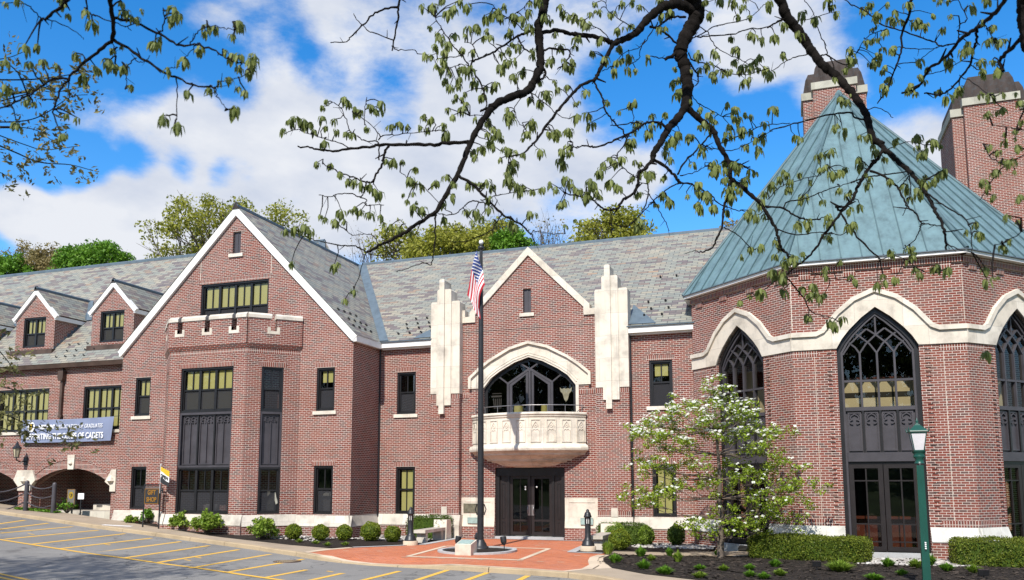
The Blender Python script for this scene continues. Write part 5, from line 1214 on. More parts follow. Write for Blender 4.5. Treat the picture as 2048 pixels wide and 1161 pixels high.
# white flowers spilling from the bed by the bay
t = thing('white_flowers', 'mound of white flowers in the bed right of the big shrub', 'flowers', onG(540, 1076)); p0 = onG(540, 1076)
P = np.array([p0.x, p0.y, p0.z+.10])+blob(240, 1)*np.array([.42, .28, .13]); leaf_pts(t, 'petals', P, .06, 'petal', .9, up=.6); leaf_pts(t, 'foliage', P-np.array([0, 0, .04]), .07, 'shrub')
gr = []
for i in range(900):
    k = random.random(); a = onG(60+45*k*random.random()+30, 1018); x = -36.2+3.0*random.random(); gr.append((x, -1.35+.35*random.random()-.10*(x+36), g(x, -1)+.06))
tag(leaf_pts(None, 'ground_cover', gr, .16, 'green', .35, down=-.5), kind='stuff')
# river stones by the octagon and along the wall
def stones(name, fn, n, lo, hi):
    b = MB()
    for i in range(n):
        x, y = fn(); s = random.uniform(lo, hi); h = s*random.uniform(.35, .6); a = random.uniform(0, 6.28); z0 = g(x, y)+h*.35; k = 7
        ring = [(math.cos(2*math.pi*j/k+a)*s*random.uniform(.75, 1.1), math.sin(2*math.pi*j/k+a)*s*random.uniform(.5, .9)) for j in range(k)]
        pts = [(x+u, y+v, z0-h*.3) for u, v in ring]+[(x+u*.72, y+v*.72, z0+h*.45) for u, v in ring]+[(x, y, z0+h*.6)]
        b.add(pts, [(j, (j+1) % k, k+(j+1) % k, k+j) for j in range(k)]+[(k+j, k+(j+1) % k, 2*k) for j in range(k)])
    o = b.build(name, ['river']); tag(o, kind='stuff')
stones('river_stones', lambda: (random.uniform(1.7, 4.7), random.uniform(-5.9, -4.05)), 620, .035, .10)
stones('river_stones', lambda: (random.uniform(-5.6, -2.7), random.uniform(-2.4, -.5)), 380, .03, .08)
stones('river_stones', lambda: (random.uniform(-18.6, -13.6), random.uniform(-2.6, -.35)), 520, .03, .08)
stones('river_stones', lambda: (random.uniform(-19.5, -17.3), random.uniform(-4.4, -2.7)), 160, .03, .07)
def mulch_chips():
    b = MB()
    xs_ = [p[0] for p in MUL]
    n = 0
    while n < 3600:
        x, y = random.uniform(-5.5, 8.5), random.uniform(-12.5, -4.0)
        if y > -5.2 and x < -1: continue
        if y < -11.0-.45*(x+2.5) and x < 2.0: continue
        if x < -3.2 and y < -8.2+1.0*(-5.2-x) - .3: continue
        a = random.uniform(0, 6.28); L = random.uniform(.03, .085); w = L*random.uniform(.2, .45); tz = random.uniform(-.4, .5); z0 = g(x, y)+.012+random.random()*.02
        d = Vector((math.cos(a), math.sin(a), tz*.5)); q = Vector((-math.sin(a), math.cos(a), random.uniform(-.6, .6))); p = Vector((x, y, z0))
        up = Vector((0, 0, .012)); b.add([p-d*L-q*w, p+d*L-q*w*.6, p+d*L+q*w*.7, p-d*L+q*w, p+up], [(0, 1, 4), (1, 2, 4), (2, 3, 4), (3, 0, 4)]); n += 1
    tag(b.build('mulch_chips', ['chip']), kind='stuff')
mulch_chips()
def chips():
    a = random.uniform(0, 6.28); k = random.random()**.5; return (-10.05+math.cos(a)*1.15*k, -5.75+math.sin(a)*1.25*k)
# ------------------------------------------------------------------ flowering dogwood
dp = place(1441, 1116, .2); dw = thing('dogwood_tree', 'white flowering dogwood with layered branches in front of the octagon', 'tree', (dp[0], dp[1], 0)); DW = Vector((dp[0], dp[1], g(*dp)))
b = MB(); dY = DW.y
def dpt(px, py, dy=0): return onY(px, py, dY+dy)
tr = [DW+Vector((0, 0, -.1)), dpt(1441, 1080), dpt(1443, 1040, .05), dpt(1438, 1000), dpt(1440, 960, -.05), dpt(1436, 910), dpt(1432, 860, .1), dpt(1430, 810), dpt(1424, 770)]
b.tube(tr, [.125, .10, .085, .075, .065, .05, .035, .022, .01], 9, jit=.25)
SPR = [(1420, 775, -.1), (1440, 795, .2), (1405, 800, .0), (1380, 812, .4), (1350, 820, -.2), (1330, 835, .2), (1310, 842, -.3), (1300, 850, .3), (1455, 815, -.4), (1480, 810, .3), (1500, 825, -.2), (1485, 838, .5), (1460, 850, -.3), (1410, 835, -.5), (1375, 845, .1), (1345, 860, .5), (1320, 870, -.4), (1290, 875, .2), (1275, 868, -.1), (1400, 865, .6), (1430, 860, -.6), (1450, 880, .4), (1480, 870, .0), (1510, 860, .3), (1535, 870, -.2), (1550, 868, .1), (1305, 892, -.3), (1325, 898, .4), (1360, 885, -.5), (1390, 890, .2), (1500, 895, -.4), (1520, 905, .5), (1545, 905, -.1), (1285, 920, .1), (1310, 930, -.4), (1340, 940, .3), (1280, 945, -.1), (1365, 925, .6), (1400, 930, -.5), (1450, 925, .6), (1475, 945, -.6), (1430, 950, .7), (1555, 930, .4), (1575, 928, -.2), (1530, 945, .2), (1500, 960, -.7), (1460, 975, .6), (1410, 965, -.3), (1375, 970, .5), (1345, 975, -.2), (1320, 985, .3), (1295, 990, -.3), (1275, 985, .0), (1270, 1005, .2), (1310, 1010, -.1), (1560, 965, -.4), (1590, 965, .2), (1610, 975, .0), (1540, 985, .5), (1580, 1000, -.3), (1600, 1012, .2), (1520, 1000, -.5), (1490, 1000, .6), (1450, 1010, -.4), (1550, 1025, .1), (1510, 1035, -.3), (1460, 1035, .3), (1430, 1045, -.5), (1400, 1040, .2), (1570, 1040, .0), (1480, 1055, -.2), (1530, 1060, .3), (1380, 1060, .0), (1415, 1070, .3)]
lp, fp, tl = [], [], []
for px, py, dy in SPR:
    e = dpt(px, py, dy*1.5); hgt = min(max((e.z-.6)/4.2, .1), .92); st = tr[1+int(hgt*6.5)]
    md = st.lerp(e, .55)+Vector((0, 0, -.10-.10*random.random())); b.tube([st, st.lerp(md, .5)+Vector((0, 0, .05)), md, md.lerp(e, .6)+Vector((0, 0, .03)), e], [.022, .018, .013, .009, .004], 5, cap=False)
    for _ in range(6):
        q = e+Vector((random.gauss(0, .28), random.gauss(0, .30), random.gauss(0, .14))); b.tube([md.lerp(e, .55), q], [.006, .003], 4, cap=False)
        lp.append(np.array(q)+blob(36, 1)*np.array([.22, .22, .13]))
        dens = 1.0 if py < 880 else (.55 if py < 950 else .28)
        if px > 1480 and py > 860: dens *= .55
        if px > 1390 and py > 900: dens *= .5
        nf = int(6.5*dens+random.random()); fp.append(np.array(q)+blob(max(1, nf), 1)*np.array([.22, .22, .10])+np.array([0, 0, .07]))
b.build('trunk', ['bark_grey'], dw)
leaf_pts(dw, 'foliage', np.concatenate(lp), .088, 'dogleaf', .5, up=.35)
# each flower: four broad white bracts
FP = np.concatenate(fp); b = MB()
for p in FP:
    nrm = (Vector((random.gauss(0, .35), -.35+random.gauss(0, .3), 1))).normalized(); a = nrm.orthogonal().normalized(); c_ = nrm.cross(a); s = random.uniform(.045, .068); a0 = random.random()*6; p = Vector(p)
    for k in range(4):
        d = a*math.cos(a0+k*1.5708)+c_*math.sin(a0+k*1.5708); w = nrm.cross(d)*s*.48
        b.add([p, p+d*s*.6+w+nrm*s*.15, p+d*s+nrm*s*.1, p+d*s*.6-w+nrm*s*.15], [(0, 1, 2, 3)])
b.build('flowers', ['petal'], dw)

# ------------------------------------------------------------------ flagpole and flag
PX, PY = -10.25, -4.95; ptop = onY(965, 492, PY).z; pz = g(PX, PY)
fp_ = thing('flagpole', 'tall dark bronze flagpole standing in the round bed', 'flagpole', (PX, PY, pz))
b = MB(); b.lathe((PX, PY, pz), [(.115, .0), (.112, 1.5), (.105, 4), (.085, 8), (.055, ptop-pz-.15)], 20); b.build('pole', ['iron'], fp_)
b = MB(); b.lathe((PX, PY, pz), [(.30, 0), (.30, .05), (.27, .08), (.22, .13), (.20, .2), (.15, .26), (.14, .3), (.115, .33)], 24); b.build('base', ['iron'], fp_)
b = MB(); b.lathe((PX, PY, ptop-.16), [(.05, 0), (.11, .05), (.11, .12), (.05, .16), (.03, .2)], 16); b.lathe((PX, PY, ptop+.07), [(.005, -.03), (.06, .0), (.085, .06), (.06, .13), (.005, .155)], 16, 1); b.build('truck', ['iron', 'text_white'], fp_)
b = MB(); b.tube([(PX-.14, PY-.03, ptop-.1), (PX-.15, PY-.03, 1.3)], .006, 4); b.build('halyard', ['iron'], fp_)
b = MB(); b.tube([(PX-.13, PY, 1.25), (PX-.2, PY, 1.45), (PX-.13, PY, 1.62)], .02, 5); b.tube([(PX+.13, PY, 1.25), (PX+.2, PY, 1.45), (PX+.13, PY, 1.62)], .02, 5); b.build('cleat', ['iron'], fp_)
fl = MB(); NS, NT = 36, 26; ftop = onY(962, 503, PY).z
def flagp(s, t):
    # hoist t runs down the pole; the fly s hangs down beside it in soft pleats
    x = PX-.10-.34*s**.85+t*(.36-.08*s)-.05*math.sin(s*5)*(t-.3)+.16*max(0, s-.7)*t*3
    y = PY-.16-.09*math.sin(t*8.5+s*2.5)-.05*math.sin(s*6)-.05*t
    z = ftop-1.32*t*(1-.32*s)-1.62*s
    return Vector((x, y, z))
G_ = [[flagp(i/NS, j/NT) for j in range(NT+1)] for i in range(NS+1)]
for i in range(NS):
    for j in range(NT):
        s, t = (i+.5)/NS, (j+.5)/NT
        m_ = 2 if (s < .42 and t < 7/13) else (0 if int(t*13) % 2 == 0 else 1)
        fl.add([G_[i][j], G_[i+1][j], G_[i+1][j+1], G_[i][j+1]], [(0, 1, 2, 3)], m_, True)
fo = fl.build('flag', ['flag_red', 'flag_white', 'flag_blue']); tag(fo, 'limp United States flag hanging from the flagpole', 'flag')
st = MB()
for r in range(9):
    for c in range(6 if r % 2 == 0 else 5):
        s = .42*(c*2+1+(r % 2))/12; t = (7/13)*(r+1)/10; p = flagp(s, t); du = (flagp(s+.01, t)-p); dv = (flagp(s, t+.01)-p); nn = du.cross(dv).normalized()
        if nn.y > 0: nn = -nn
        a = dv.normalized(); c2 = nn.cross(a); pts = []
        for k in range(10): rr = .032 if k % 2 == 0 else .013; th = k*math.pi/5; pts.append(p+nn*.012+(a*math.cos(th)+c2*math.sin(th))*rr)
        st.add(pts+[p+nn*.012], [(k, (k+1) % 10, 10) for k in range(10)])
st.build('stars', ['flag_white'], fo)
# round bed, marker stone, spotlights
rb = [(-10.05+1.32*math.cos(a), -5.75+1.42*math.sin(a)) for a in np.linspace(0, 2*math.pi, 33)[:-1]]
sheet('planting_bed', [(-10.05+1.2*math.cos(a), -5.75+1.3*math.sin(a)) for a in np.linspace(0, 2*math.pi, 33)[:-1]], .024, 'mulch', .4)
b = MB()
for a, c in zip(rb, rb[1:]+rb[:1]):
    q = lambda p, k: (-10.05+(p[0]+10.05)*k, -5.75+(p[1]+5.75)*k); zz = .10
    b.add([(*a, zz-.1), (*c, zz-.1), (*c, zz+.05), (*a, zz+.05), (*q(a, .88), zz+.05), (*q(c, .88), zz+.05), (*q(a, .88), zz-.1), (*q(c, .88), zz-.1)], [(0, 1, 2, 3), (3, 2, 5, 4), (4, 5, 7, 6)])
tag(b.build('bed_edging', ['granite']), kind='structure')
mk = thing('marker_stone', 'low pale stone marker with sloped plaque in front of the flagpole', 'marker', (-9.9, -7.2, g(-9.9, -7.2)))
zz = g(-9.9, -7.2); fr = Fr((-9.93, -7.2, zz), (1, 0, 0), (0, -1, 0))
b = MB(); b.prism(Fr(fr.p(-.27, 0, 0), (0, -1, 0), (1, 0, 0)), [(-.4, -.05), (.12, -.05), (.12, .34), (-.4, .46)], 0, .54, 0, True); b.build('block', ['stone'], mk)
b = MB(); b.add([fr.p(-.22, .05, .375), fr.p(.22, .05, .375), fr.p(.22, -.34, .465), fr.p(-.22, -.34, .465), fr.p(-.22, .05, .34), fr.p(.22, .05, .34), fr.p(.22, -.34, .43), fr.p(-.22, -.34, .43)], [(0, 1, 2, 3), (0, 4, 5, 1), (1, 5, 6, 2), (0, 3, 7, 4)]); b.build('plate', ['verdigris'], mk)
for (x, y, hh, tilt, lab) in ((-10.72, -5.9, .42, .1, 'black spotlight left of the marker stone, aimed up at the flag'), (-10.55, -4.6, .48, .25, 'black spotlight close behind the flagpole base, tilted upward'), (-9.10, -5.75, .45, -.25, 'black spotlight right of the flagpole, leaning toward it')):
    z0 = g(x, y); sp = thing('spotlight', lab, 'spotlight', (x, y, z0), 'spotlights round the flagpole')
    b = MB(); b.tube([(x, y, z0), (x, y, z0+hh*.6)], .018, 8); b.lathe((x, y, z0), [(.06, 0), (.06, .03), (.02, .05)], 10); b.build('stake', ['iron'], sp)
    ax = Vector((tilt, .25, 1)).normalized(); p0 = Vector((x, y, z0+hh*.52))
    b = MB(); b.tube([p0, p0+ax*.05, p0+ax*.10, p0+ax*.27], [.04, .075, .10, .105], 14); b.build('head', ['iron'], sp)
    b = MB(); b.tube([p0+ax*.271, p0+ax*.275], [.09, .09], 14); b.build('lens', ['frost'], sp)
# ------------------------------------------------------------------ bollard lights
def bollard(x, y, label):
    z0 = g(x, y); t = thing('bollard_light', label, 'bollard light', (x, y, z0), 'bollard lights at the plaza')
    b = MB(); b.lathe((x, y, z0-.02), [(.27, 0), (.27, .16), (.25, .18)], 24); b.build('footing', ['pale_paver'], t)
    b = MB(); b.lathe((x, y, z0+.16), [(.22, 0), (.22, .05), (.20, .07), (.19, .14), (.15, .19), (.115, .24), (.11, .28), (.10, .30), (.10, .74)], 20); b.build('post', ['iron'], t)
    b = MB(); b.lathe((x, y, z0+.9), [(.075, 0), (.075, .2)], 14); b.build('lamp', ['bollard_glow'], t)
    b = MB()
    for k in range(8): a = k*math.pi/4+.2; b.box(Fr((x+.092*math.cos(a), y+.092*math.sin(a), z0+.895), (-math.sin(a), math.cos(a), 0), (math.cos(a), math.sin(a), 0)), -.017, .017, -.012, .012, 0, .21)
    b.build('louvre', ['iron'], t)
    b = MB(); b.lathe((x, y, z0+1.1), [(.10, 0), (.135, .01), (.135, .05), (.12, .08), (.115, .1), (.10, .16), (.06, .20), (.05, .21), (.055, .24), (.03, .28), (.002, .29)], 18); b.build('cap', ['iron'], t)
bollard(-13.28, -4.2, 'black bollard light beside the left bench'); bollard(-6.62, -4.25, 'black bollard light beside the right bench')
# ------------------------------------------------------------------ stone benches with one tall end block
def bench(x, y0, y1, label, sgn):
    z0 = g(x, y0); t = thing('stone_bench', label, 'bench', (x, (y0+y1)/2, z0), 'stone benches at the plaza'); fr = Fr((x, 0, z0), (0, 1, 0), (sgn, 0, 0))
    b = MB(); b.prism(fr, [(y0, .36), (y1-.2, .36), (y1-.2, .48), (y0, .48)], -.24, .24, 0, True); b.build('seat', ['stone_base'], t)
    for yy in (y0+.25, y1-.6): b = MB(); b.box(fr, yy-.09, yy+.09, -.19, .19, -.05, .358); b.build('leg', ['stone_base'], t)
    b = MB(); b.prism(fr, [(y1-.42, -.05), (y1+.12, -.05), (y1+.05, .78), (y1-.36, .78)], -.28, .28, 0, True); b.build('end_block', ['stone'], t)
bench(-13.42, -3.15, -.85, 'pale stone bench with a tall end block left of the entrance', 1); bench(-6.42, -3.95, -1.55, 'pale stone bench with a tall end block right of the entrance, partly behind shrubs', -1)
# ------------------------------------------------------------------ green street lamp
LX, LYY = 2.62, -12.0; z0 = g(LX, LYY); lm = thing('street_lamp', 'green street lamp with a frosted lantern on a square post', 'street lamp', (LX, LYY, z0))
b = MB(); b.lathe((LX, LYY, z0-.1), [(.112, 0), (.098, 2.80)], 4); b.build('post', ['green_metal'], lm)
b = MB(); b.lathe((LX, LYY, z0+2.74), [(.10, 0), (.085, .03), (.08, .09), (.115, .13), (.12, .16), (.10, .19), (.13, .23), (.145, .26)], 20); b.build('collar', ['green_metal'], lm)
LS = .80
lf = Fr((LX, LYY, z0+3.0), (1, 0, 0), (0, -1, 0))
def fru(b, r0, r1, za, zb, m=0): b.lathe((LX, LYY, z0+3.0), [(r0*1.414*LS, za*LS*1.1), (r1*1.414*LS, zb*LS*1.1)], 4, m)
b = MB(); fru(b, .115, .185, .03, .44); b.build('lantern_glass', ['frost'], lm)
b = MB(); fru(b, .13, .13, .0, .03); fru(b, .20, .205, .44, .48); fru(b, .235, .225, .48, .505); fru(b, .22, .07, .505, .64); fru(b, .07, .05, .64, .67); b.lathe((LX, LYY, z0+3.59), [(.04, 0), (.02, .03), (.036, .06), (.016, .09), (.004, .14)], 12)
for sx in (-1, 1):
    for sy in (-1, 1):
        b.tube([(LX+sx*.094, LYY+sy*.094, z0+3.02), (LX+sx*.152, LYY+sy*.152, z0+3.395)], .011, 6); b.tube([(LX+sx*.178, LYY+sy*.178, z0+3.41), (LX+sx*.20, LYY+sy*.20, z0+3.46), (LX+sx*.195, LYY+sy*.195, z0+3.52)], [.016, .013, .003], 6)
b.build('lantern_frame', ['green_metal'], lm)
# the small stack of pale stickers on the post is lettering on a tag
b = MB()
for k in range(4): b.box(Fr((LX, LYY, z0), (1, 0, 0), (0, -1, 0)), -.01, .02, .10, .128, .93+.04*k, .955+.04*k)
b.build('tag', ['text_white'], lm)
# ------------------------------------------------------------------ wall lantern
wl = thing('wall_lantern', 'black wall lantern on a bracket between the arches', 'lantern', (-36.4, LY, 3.6))
c = Vector((-36.45, LY-.55, 0)); b = MB(); b.tube([(-36.45, LY, 3.45), (-36.45, LY-.3, 3.4), (-36.45, LY-.55, 3.5), (-36.45, LY-.55, 3.62)], .03, 6); b.box(LF, -36.56, -36.34, 0, .05, 3.25, 3.65); b.build('bracket', ['iron'], wl)
b = MB(); b.lathe((c.x, c.y, 3.64), [(.10, 0), (.17, .42)], 6); b.build('lantern_glass', ['beige'], wl)
b = MB(); b.lathe((c.x, c.y, 3.6), [(.12, 0), (.12, .04)], 6); b.lathe((c.x, c.y, 4.06), [(.21, 0), (.20, .05), (.08, .2), (.05, .3), (.01, .36)], 6)
for k in range(6): a = k*math.pi/3; b.tube([(c.x+.102*math.cos(a), c.y+.102*math.sin(a), 3.63), (c.x+.178*math.cos(a), c.y+.178*math.sin(a), 4.07)], .012, 5)
b.build('lantern_frame', ['iron'], wl)
# ------------------------------------------------------------------ banner
bn = thing('banner', 'long blue grey banner with white lettering hung below the upper windows', 'banner', (-33.7, LY-.2, 4.4)); NB = FRONT(LY-.22)
b = MB(); nx_ = 24; bl = []
x0, x1 = -36.62, -30.75
def bpt(u, v): # v 0 bottom 1 top
    x = x0+(x1-x0)*u-.14*(1-v)*(u > .5)*(u-.5)*2 ; z = 4.36+1.16*v+.05*math.sin(u*math.pi)*(-1 if v > .5 else -.4)+.02*u
    return NB.p(x, .03*math.sin(u*22)*math.sin(v*math.pi), z)
G2 = [[bpt(i/nx_, j/6) for j in range(7)] for i in range(nx_+1)]
for i in range(nx_):
    for j in range(6): b.add([G2[i][j], G2[i+1][j], G2[i+1][j+1], G2[i][j+1]], [(0, 1, 2, 3)], 0, True)
bo = b.build('sheet', ['banner'], bn)
text(bn, 'lettering', 'SUPPORTING THE CORPS OF CADETS', NB, -33.85, 4.52, .40, .05, 'text_white', sx=.745, bold=.008)
text(bn, 'lettering', 'WEST POINT', NB, -35.45, 5.03, .27, .05, 'text_white', 'LEFT', .66, shear=.15, bold=.016)
text(bn, 'lettering', '| ASSOCIATION OF GRADUATES', NB, -34.30, 5.03, .27, .05, 'text_white', 'LEFT', .74, shear=.15)
b = MB(); b.prism(NB, [(-35.95+.24*math.cos(a), 5.14+.26*math.sin(a)) for a in np.linspace(0, 6.283, 17)[:-1]], .035, .045, 0); b.prism(NB, [(-35.95+k[0]*.17, 5.14+k[1]*.2) for k in ((-.8, .8), (.8, .8), (.8, -.1), (0, -1), (-.8, -.1))], .046, .052, 1); b.prism(NB, [(-36.0, 4.98), (-35.9, 4.98), (-35.9, 5.3), (-36.0, 5.3)], .053, .058, 2); b.build('crest', ['text_white', 'sign_black', 'gold'], bn)
b = MB()
for x, z in ((x0, 5.52), (x1, 5.54), (x0+.05, 4.36), (x1-.12, 4.38)): b.tube([NB.p(x, 0, z), NB.p(x+(.15 if x > -33 else -.15), -.18, z+.03)], .012, 5)
b.build('tie', ['iron'], bn)
# ------------------------------------------------------------------ gift shop sign and flag
A = onY(286, 1040, -4.12); B_ = onY(318, 1040, -4.2); zT, zB = onY(303, 977, -4.16).z, onY(303, 1009, -4.16).z; A.z = B_.z = 0; tt = (B_-A).normalized(); sf = Fr((A.x, A.y, 0), tt, (tt.y, -tt.x, 0)); Ls = (B_-A).length
gz = g(A.x, A.y)-.15
gs = thing('shop_sign', 'black and gold sign on two thin posts below the gable', 'sign', (A.x, A.y, gz))
b = MB()
for u, za in ((0, gz), (Ls, gz-.1)): b.box(sf, u-.022, u+.022, -.022, .022, za, zT+.16)
b.box(sf, -.03, Ls+.03, -.02, .02, zT+.14, zT+.17); b.box(sf, .02, Ls-.02, -.02, .02, zT+.02, zT+.045)
for k in range(12): b.box(sf, .05+k*(Ls-.1)/11-.007, .05+k*(Ls-.1)/11+.007, -.012, .012, zT+.045, zT+.14)
for u, s in ((0, -1), (Ls, 1)): b.ribbon(sf, [(u+s*.02, zT), (u+s*.13, zT), (u+s*.13, zT-.19), (u+s*.02, zT-.19)], .025, -.02, .02); b.box(sf, u+s*.08-.022, u+s*.08+.022, -.015, .015, zT-.13, zT-.06)
b.build('frame', ['iron'], gs)
b = MB(); b.box(sf, .045, Ls-.045, -.03, .03, zB, zT); pb = b.build('board', ['sign_black'], gs)
b = MB(); b.ribbon(sf, [(.07, zB+.03), (Ls-.07, zB+.03), (Ls-.07, zT-.03), (.07, zT-.03)], .018, .02, .036, 0, True); b.build('border', ['text_gold'], pb)
text(pb, 'lettering', 'GIFT', sf, Ls/2, zB+.40, .26, .034, 'text_gold', sx=.85, bold=.006); text(pb, 'lettering', 'SHOP', sf, Ls/2, zB+.11, .26, .034, 'text_gold', sx=.85, bold=.006)
ofl = thing('open_flag', 'small yellow, white and black flag reading OPEN on the sign post', 'flag', sf.p(Ls, 0, zT))
b = MB(); c0 = sf.p(Ls+.0, .03, zT); b.tube([sf.p(Ls, .03, zT-.2), sf.p(Ls+.02, .06, zT+.92)], .010, 6); b.lathe(sf.p(Ls+.02, .06, zT+.92), [(.012, 0), (.03, .03), (.004, .07)], 8); b.build('stick', ['text_white'], ofl)
ang = R_(-24); ft = Vector((tt.x*math.cos(ang), tt.y*math.cos(ang), math.sin(ang)))
class Tilt(Fr):
    def p(s, u, d, z): return s.o+s.t*u+s.n*(d+.03*math.sin(u*9))+Vector((0, 0, 1))*z+s.t*0
tf = Tilt(sf.p(Ls+.03, .06, zT+.90), (1, 0, 0), (tt.y, -tt.x, 0)); tf.t = ft
b = MB(); W_, H_ = .50, .64
for k, (za, zb) in enumerate(((-.21, 0), (-.44, -.21), (-H_, -.44))):
    for i in range(10):
        u0, u1 = W_*i/10, W_*(i+1)/10; e0 = .10*math.sin(u0*5)*(k == 2); e1 = .10*math.sin(u1*5)*(k == 2)
        w0 = .03*math.sin(u0*11); w1 = .03*math.sin(u1*11)
        b.add([tf.p(u0, 0, za+w0*(k < 2)+e0*0), tf.p(u1, 0, za+w1*(k < 2)), tf.p(u1, 0, zb+w1*(k > 0)), tf.p(u0, 0, zb+w0*(k > 0))], [(0, 1, 2, 3)], k, True)
clo = b.build('cloth', ['gold', 'flag_white', 'sign_black'], ofl)
text(clo, 'lettering', 'OPEN', tf, W_/2, -.40, .19, .012, 'sign_black', sx=.82, bold=.008)
# ------------------------------------------------------------------ chain fence and notices under the arch
cf = thing('chain_fence', 'grey posts joined by three sagging chains before the arches', 'chain fence', (-36, -1.5, 1))
pp = []
for px, pyt, pyb in ((-90, 948, 1010), (51, 962, 1018), (106, 966, 1026)):
    p = onY(px, pyb, -1.55); q_ = onY(px+3, pyt, -1.55); pp.append((p, q_.z)); b = MB(); b.lathe((p.x, p.y, p.z-.1), [(.11, 0), (.105, .1), (.10, q_.z-p.z+.02), (.085, q_.z-p.z+.08), (.02, q_.z-p.z+.12)], 14); b.build('post', ['panel'], cf)
for (p, zt), (r, zu) in zip(pp, pp[1:]):
    for k in range(3):
        a = Vector((p.x, p.y, p.z+(zt-p.z)*(.92-.32*k))); c = Vector((r.x, r.y, r.z+(zu-r.z)*(.92-.32*k))); L = (c-a).length
        b = MB(); b.tube([a.lerp(c, i/16)-Z*(L*.13*(1-(2*i/16-1)**2)) for i in range(17)], .032, 6); b.build('chain', ['panel'], cf)
ns = thing('notice_board', 'grey notice board with a yellow round crest under the arch', 'sign', (-33.55, -.9, 1.0)); nf = FRONT(-.9); p = onY(142, 1015, -.9); q_ = onY(142, 979, -.9)
b = MB(); b.box(nf, p.x-.24, p.x+.24, -.04, .04, p.z, q_.z); b.box(nf, p.x-.04, p.x+.04, -.08, -.04, .6, p.z+.1); nb_ = b.build('board', ['sign_grey'], ns)
b = MB(); cz = p.z+(q_.z-p.z)*.66; b.prism(nf, [(p.x+.15*math.cos(a), cz+.17*math.sin(a)) for a in np.linspace(0, 6.283, 25)[:-1]], .03, .046, 0); b.prism(nf, [(p.x+k[0]*.09, cz+k[1]*.10) for k in ((-.9, .8), (.9, .8), (.9, -.1), (0, -1), (-.9, -.1))], .047, .056, 1); b.prism(nf, [(p.x-.03, cz-.05), (p.x+.03, cz-.05), (p.x+.03, cz+.06), (p.x-.03, cz+.06)], .057, .064, 0); b.build('crest', ['crest_gold', 'sign_black'], nb_)
b = MB(); b.ribbon(nf, [(p.x-.225, p.z+.02), (p.x+.225, p.z+.02), (p.x+.225, q_.z-.02), (p.x-.225, q_.z-.02)], .018, .03, .048, 0, True); b.build('border', ['text_gold'], nb_)
p = onY(160, 1035, -1.3); q_ = onY(160, 987, -1.3); n2_ = thing('small_notice', 'small white notice on a thin post under the arch', 'sign', (p.x, -1.3, p.z)); nf2 = FRONT(-1.3)
b = MB(); b.box(nf2, p.x-.02, p.x+.02, -.02, .02, p.z-.2, q_.z-.1); b.build('post', ['iron'], n2_); b = MB(); b.box(nf2, p.x-.18, p.x+.18, .0, .025, q_.z-.28, q_.z); b.build('plate', ['text_white'], n2_)
# ------------------------------------------------------------------ lights in the mulch and things in the shop windows
for px, py, lab in ((1634, 1141, 'small black floodlight in the mulch before the left hedge'), (1968, 1160, 'small black floodlight in the mulch before the right hedge')):
    p = onG(px, py); t = thing('floodlight', lab, 'floodlight', p, 'small floodlights in the mulch'); b = MB(); b.tube([p-Z*.05, p+Z*.12], .015, 6); b.build('stake', ['iron'], t)
    b = MB(); b.prism(Fr(p+Vector((-.11, 0, .08)), (0, -1, 0), (1, 0, 0)), [(-.06, 0), (.05, .02), (.10, .16), (-.08, .17)], 0, .22, 0, True); b.build('head', ['iron'], t)
p = onG(2009, 1133); t = thing('globe_stone', 'small pale round stone on the mulch by the right hedge', 'stone', p); b = MB(); b.lathe(p+Z*.05, [(.01, -.06), (.06, -.03), (.07, .0), (.055, .045), (.01, .065)], 10); b.build('stone', ['frost'], t)
def shirt(x, y, z, m, label, w=.42, h=.8):
    t = thing('shirt', label, 'clothes', (x, y, z), 'clothes in the shop windows'); fr = Fr((x, y, z), (1, 0, 0), (0, -1, 0))
    b = MB(); b.prism(fr, [(-w*.42, 0), (w*.42, 0), (w*.45, h*.62), (w*.62, h*.32), (w*.82, h*.40), (w*.52, h*.92), (w*.2, h), (0, h*.94), (-w*.2, h), (-w*.52, h*.92), (-w*.82, h*.40), (-w*.62, h*.32), (-w*.45, h*.62)], -.08, .08, 0, True); b.build('body', [m], t)
    b = MB(); b.tube([(x, y, z+h*.95), (x, y, z+h*1.15)], .012, 5); b.tube([(x, y, z), (x, y, z-.5)], .02, 5); b.build('stand', ['iron'], t)
shirt(-18.3, GY+.6, 1.15, 'cloth_grey', 'left of two grey garments in the right lower gable window', .36, .8); shirt(-17.95, GY+.65, 1.15, 'cloth_grey', 'right of two grey garments in the right lower gable window', .36, .85)
shirt(-20.35, -2.75, 1.2, 'cloth_grey', 'grey shirt in the narrow angled bay window', .46, .85); shirt(-21.75, -3.35, 1.15, 'cloth_tan', 'tan garment in the right light of the bay shop window', .34, .85)
for x, lab in ((-22.85, 'left of two white mugs standing in the bay window'), (-22.5, 'right of two white mugs standing in the bay window')):
    t = thing('mug', lab, 'mug', (x, -3.5, 1.25)); b = MB(); b.lathe((x, -3.5, 1.25), [(.09, 0), (.11, .02), (.11, .24), (.10, .25)], 14); b.build('cup', ['ceramic'], t); b = MB(); b.tube([(x-.11, -3.5, 1.45), (x-.19, -3.5, 1.44), (x-.19, -3.5, 1.33), (x-.11, -3.5, 1.31)], .018, 6); b.build('handle', ['ceramic'], t)
    b = MB(); b.box(WORLD, x-.15, x+.15, -3.62, -3.38, .9, 1.248); b.build('stand', ['dark'], t)
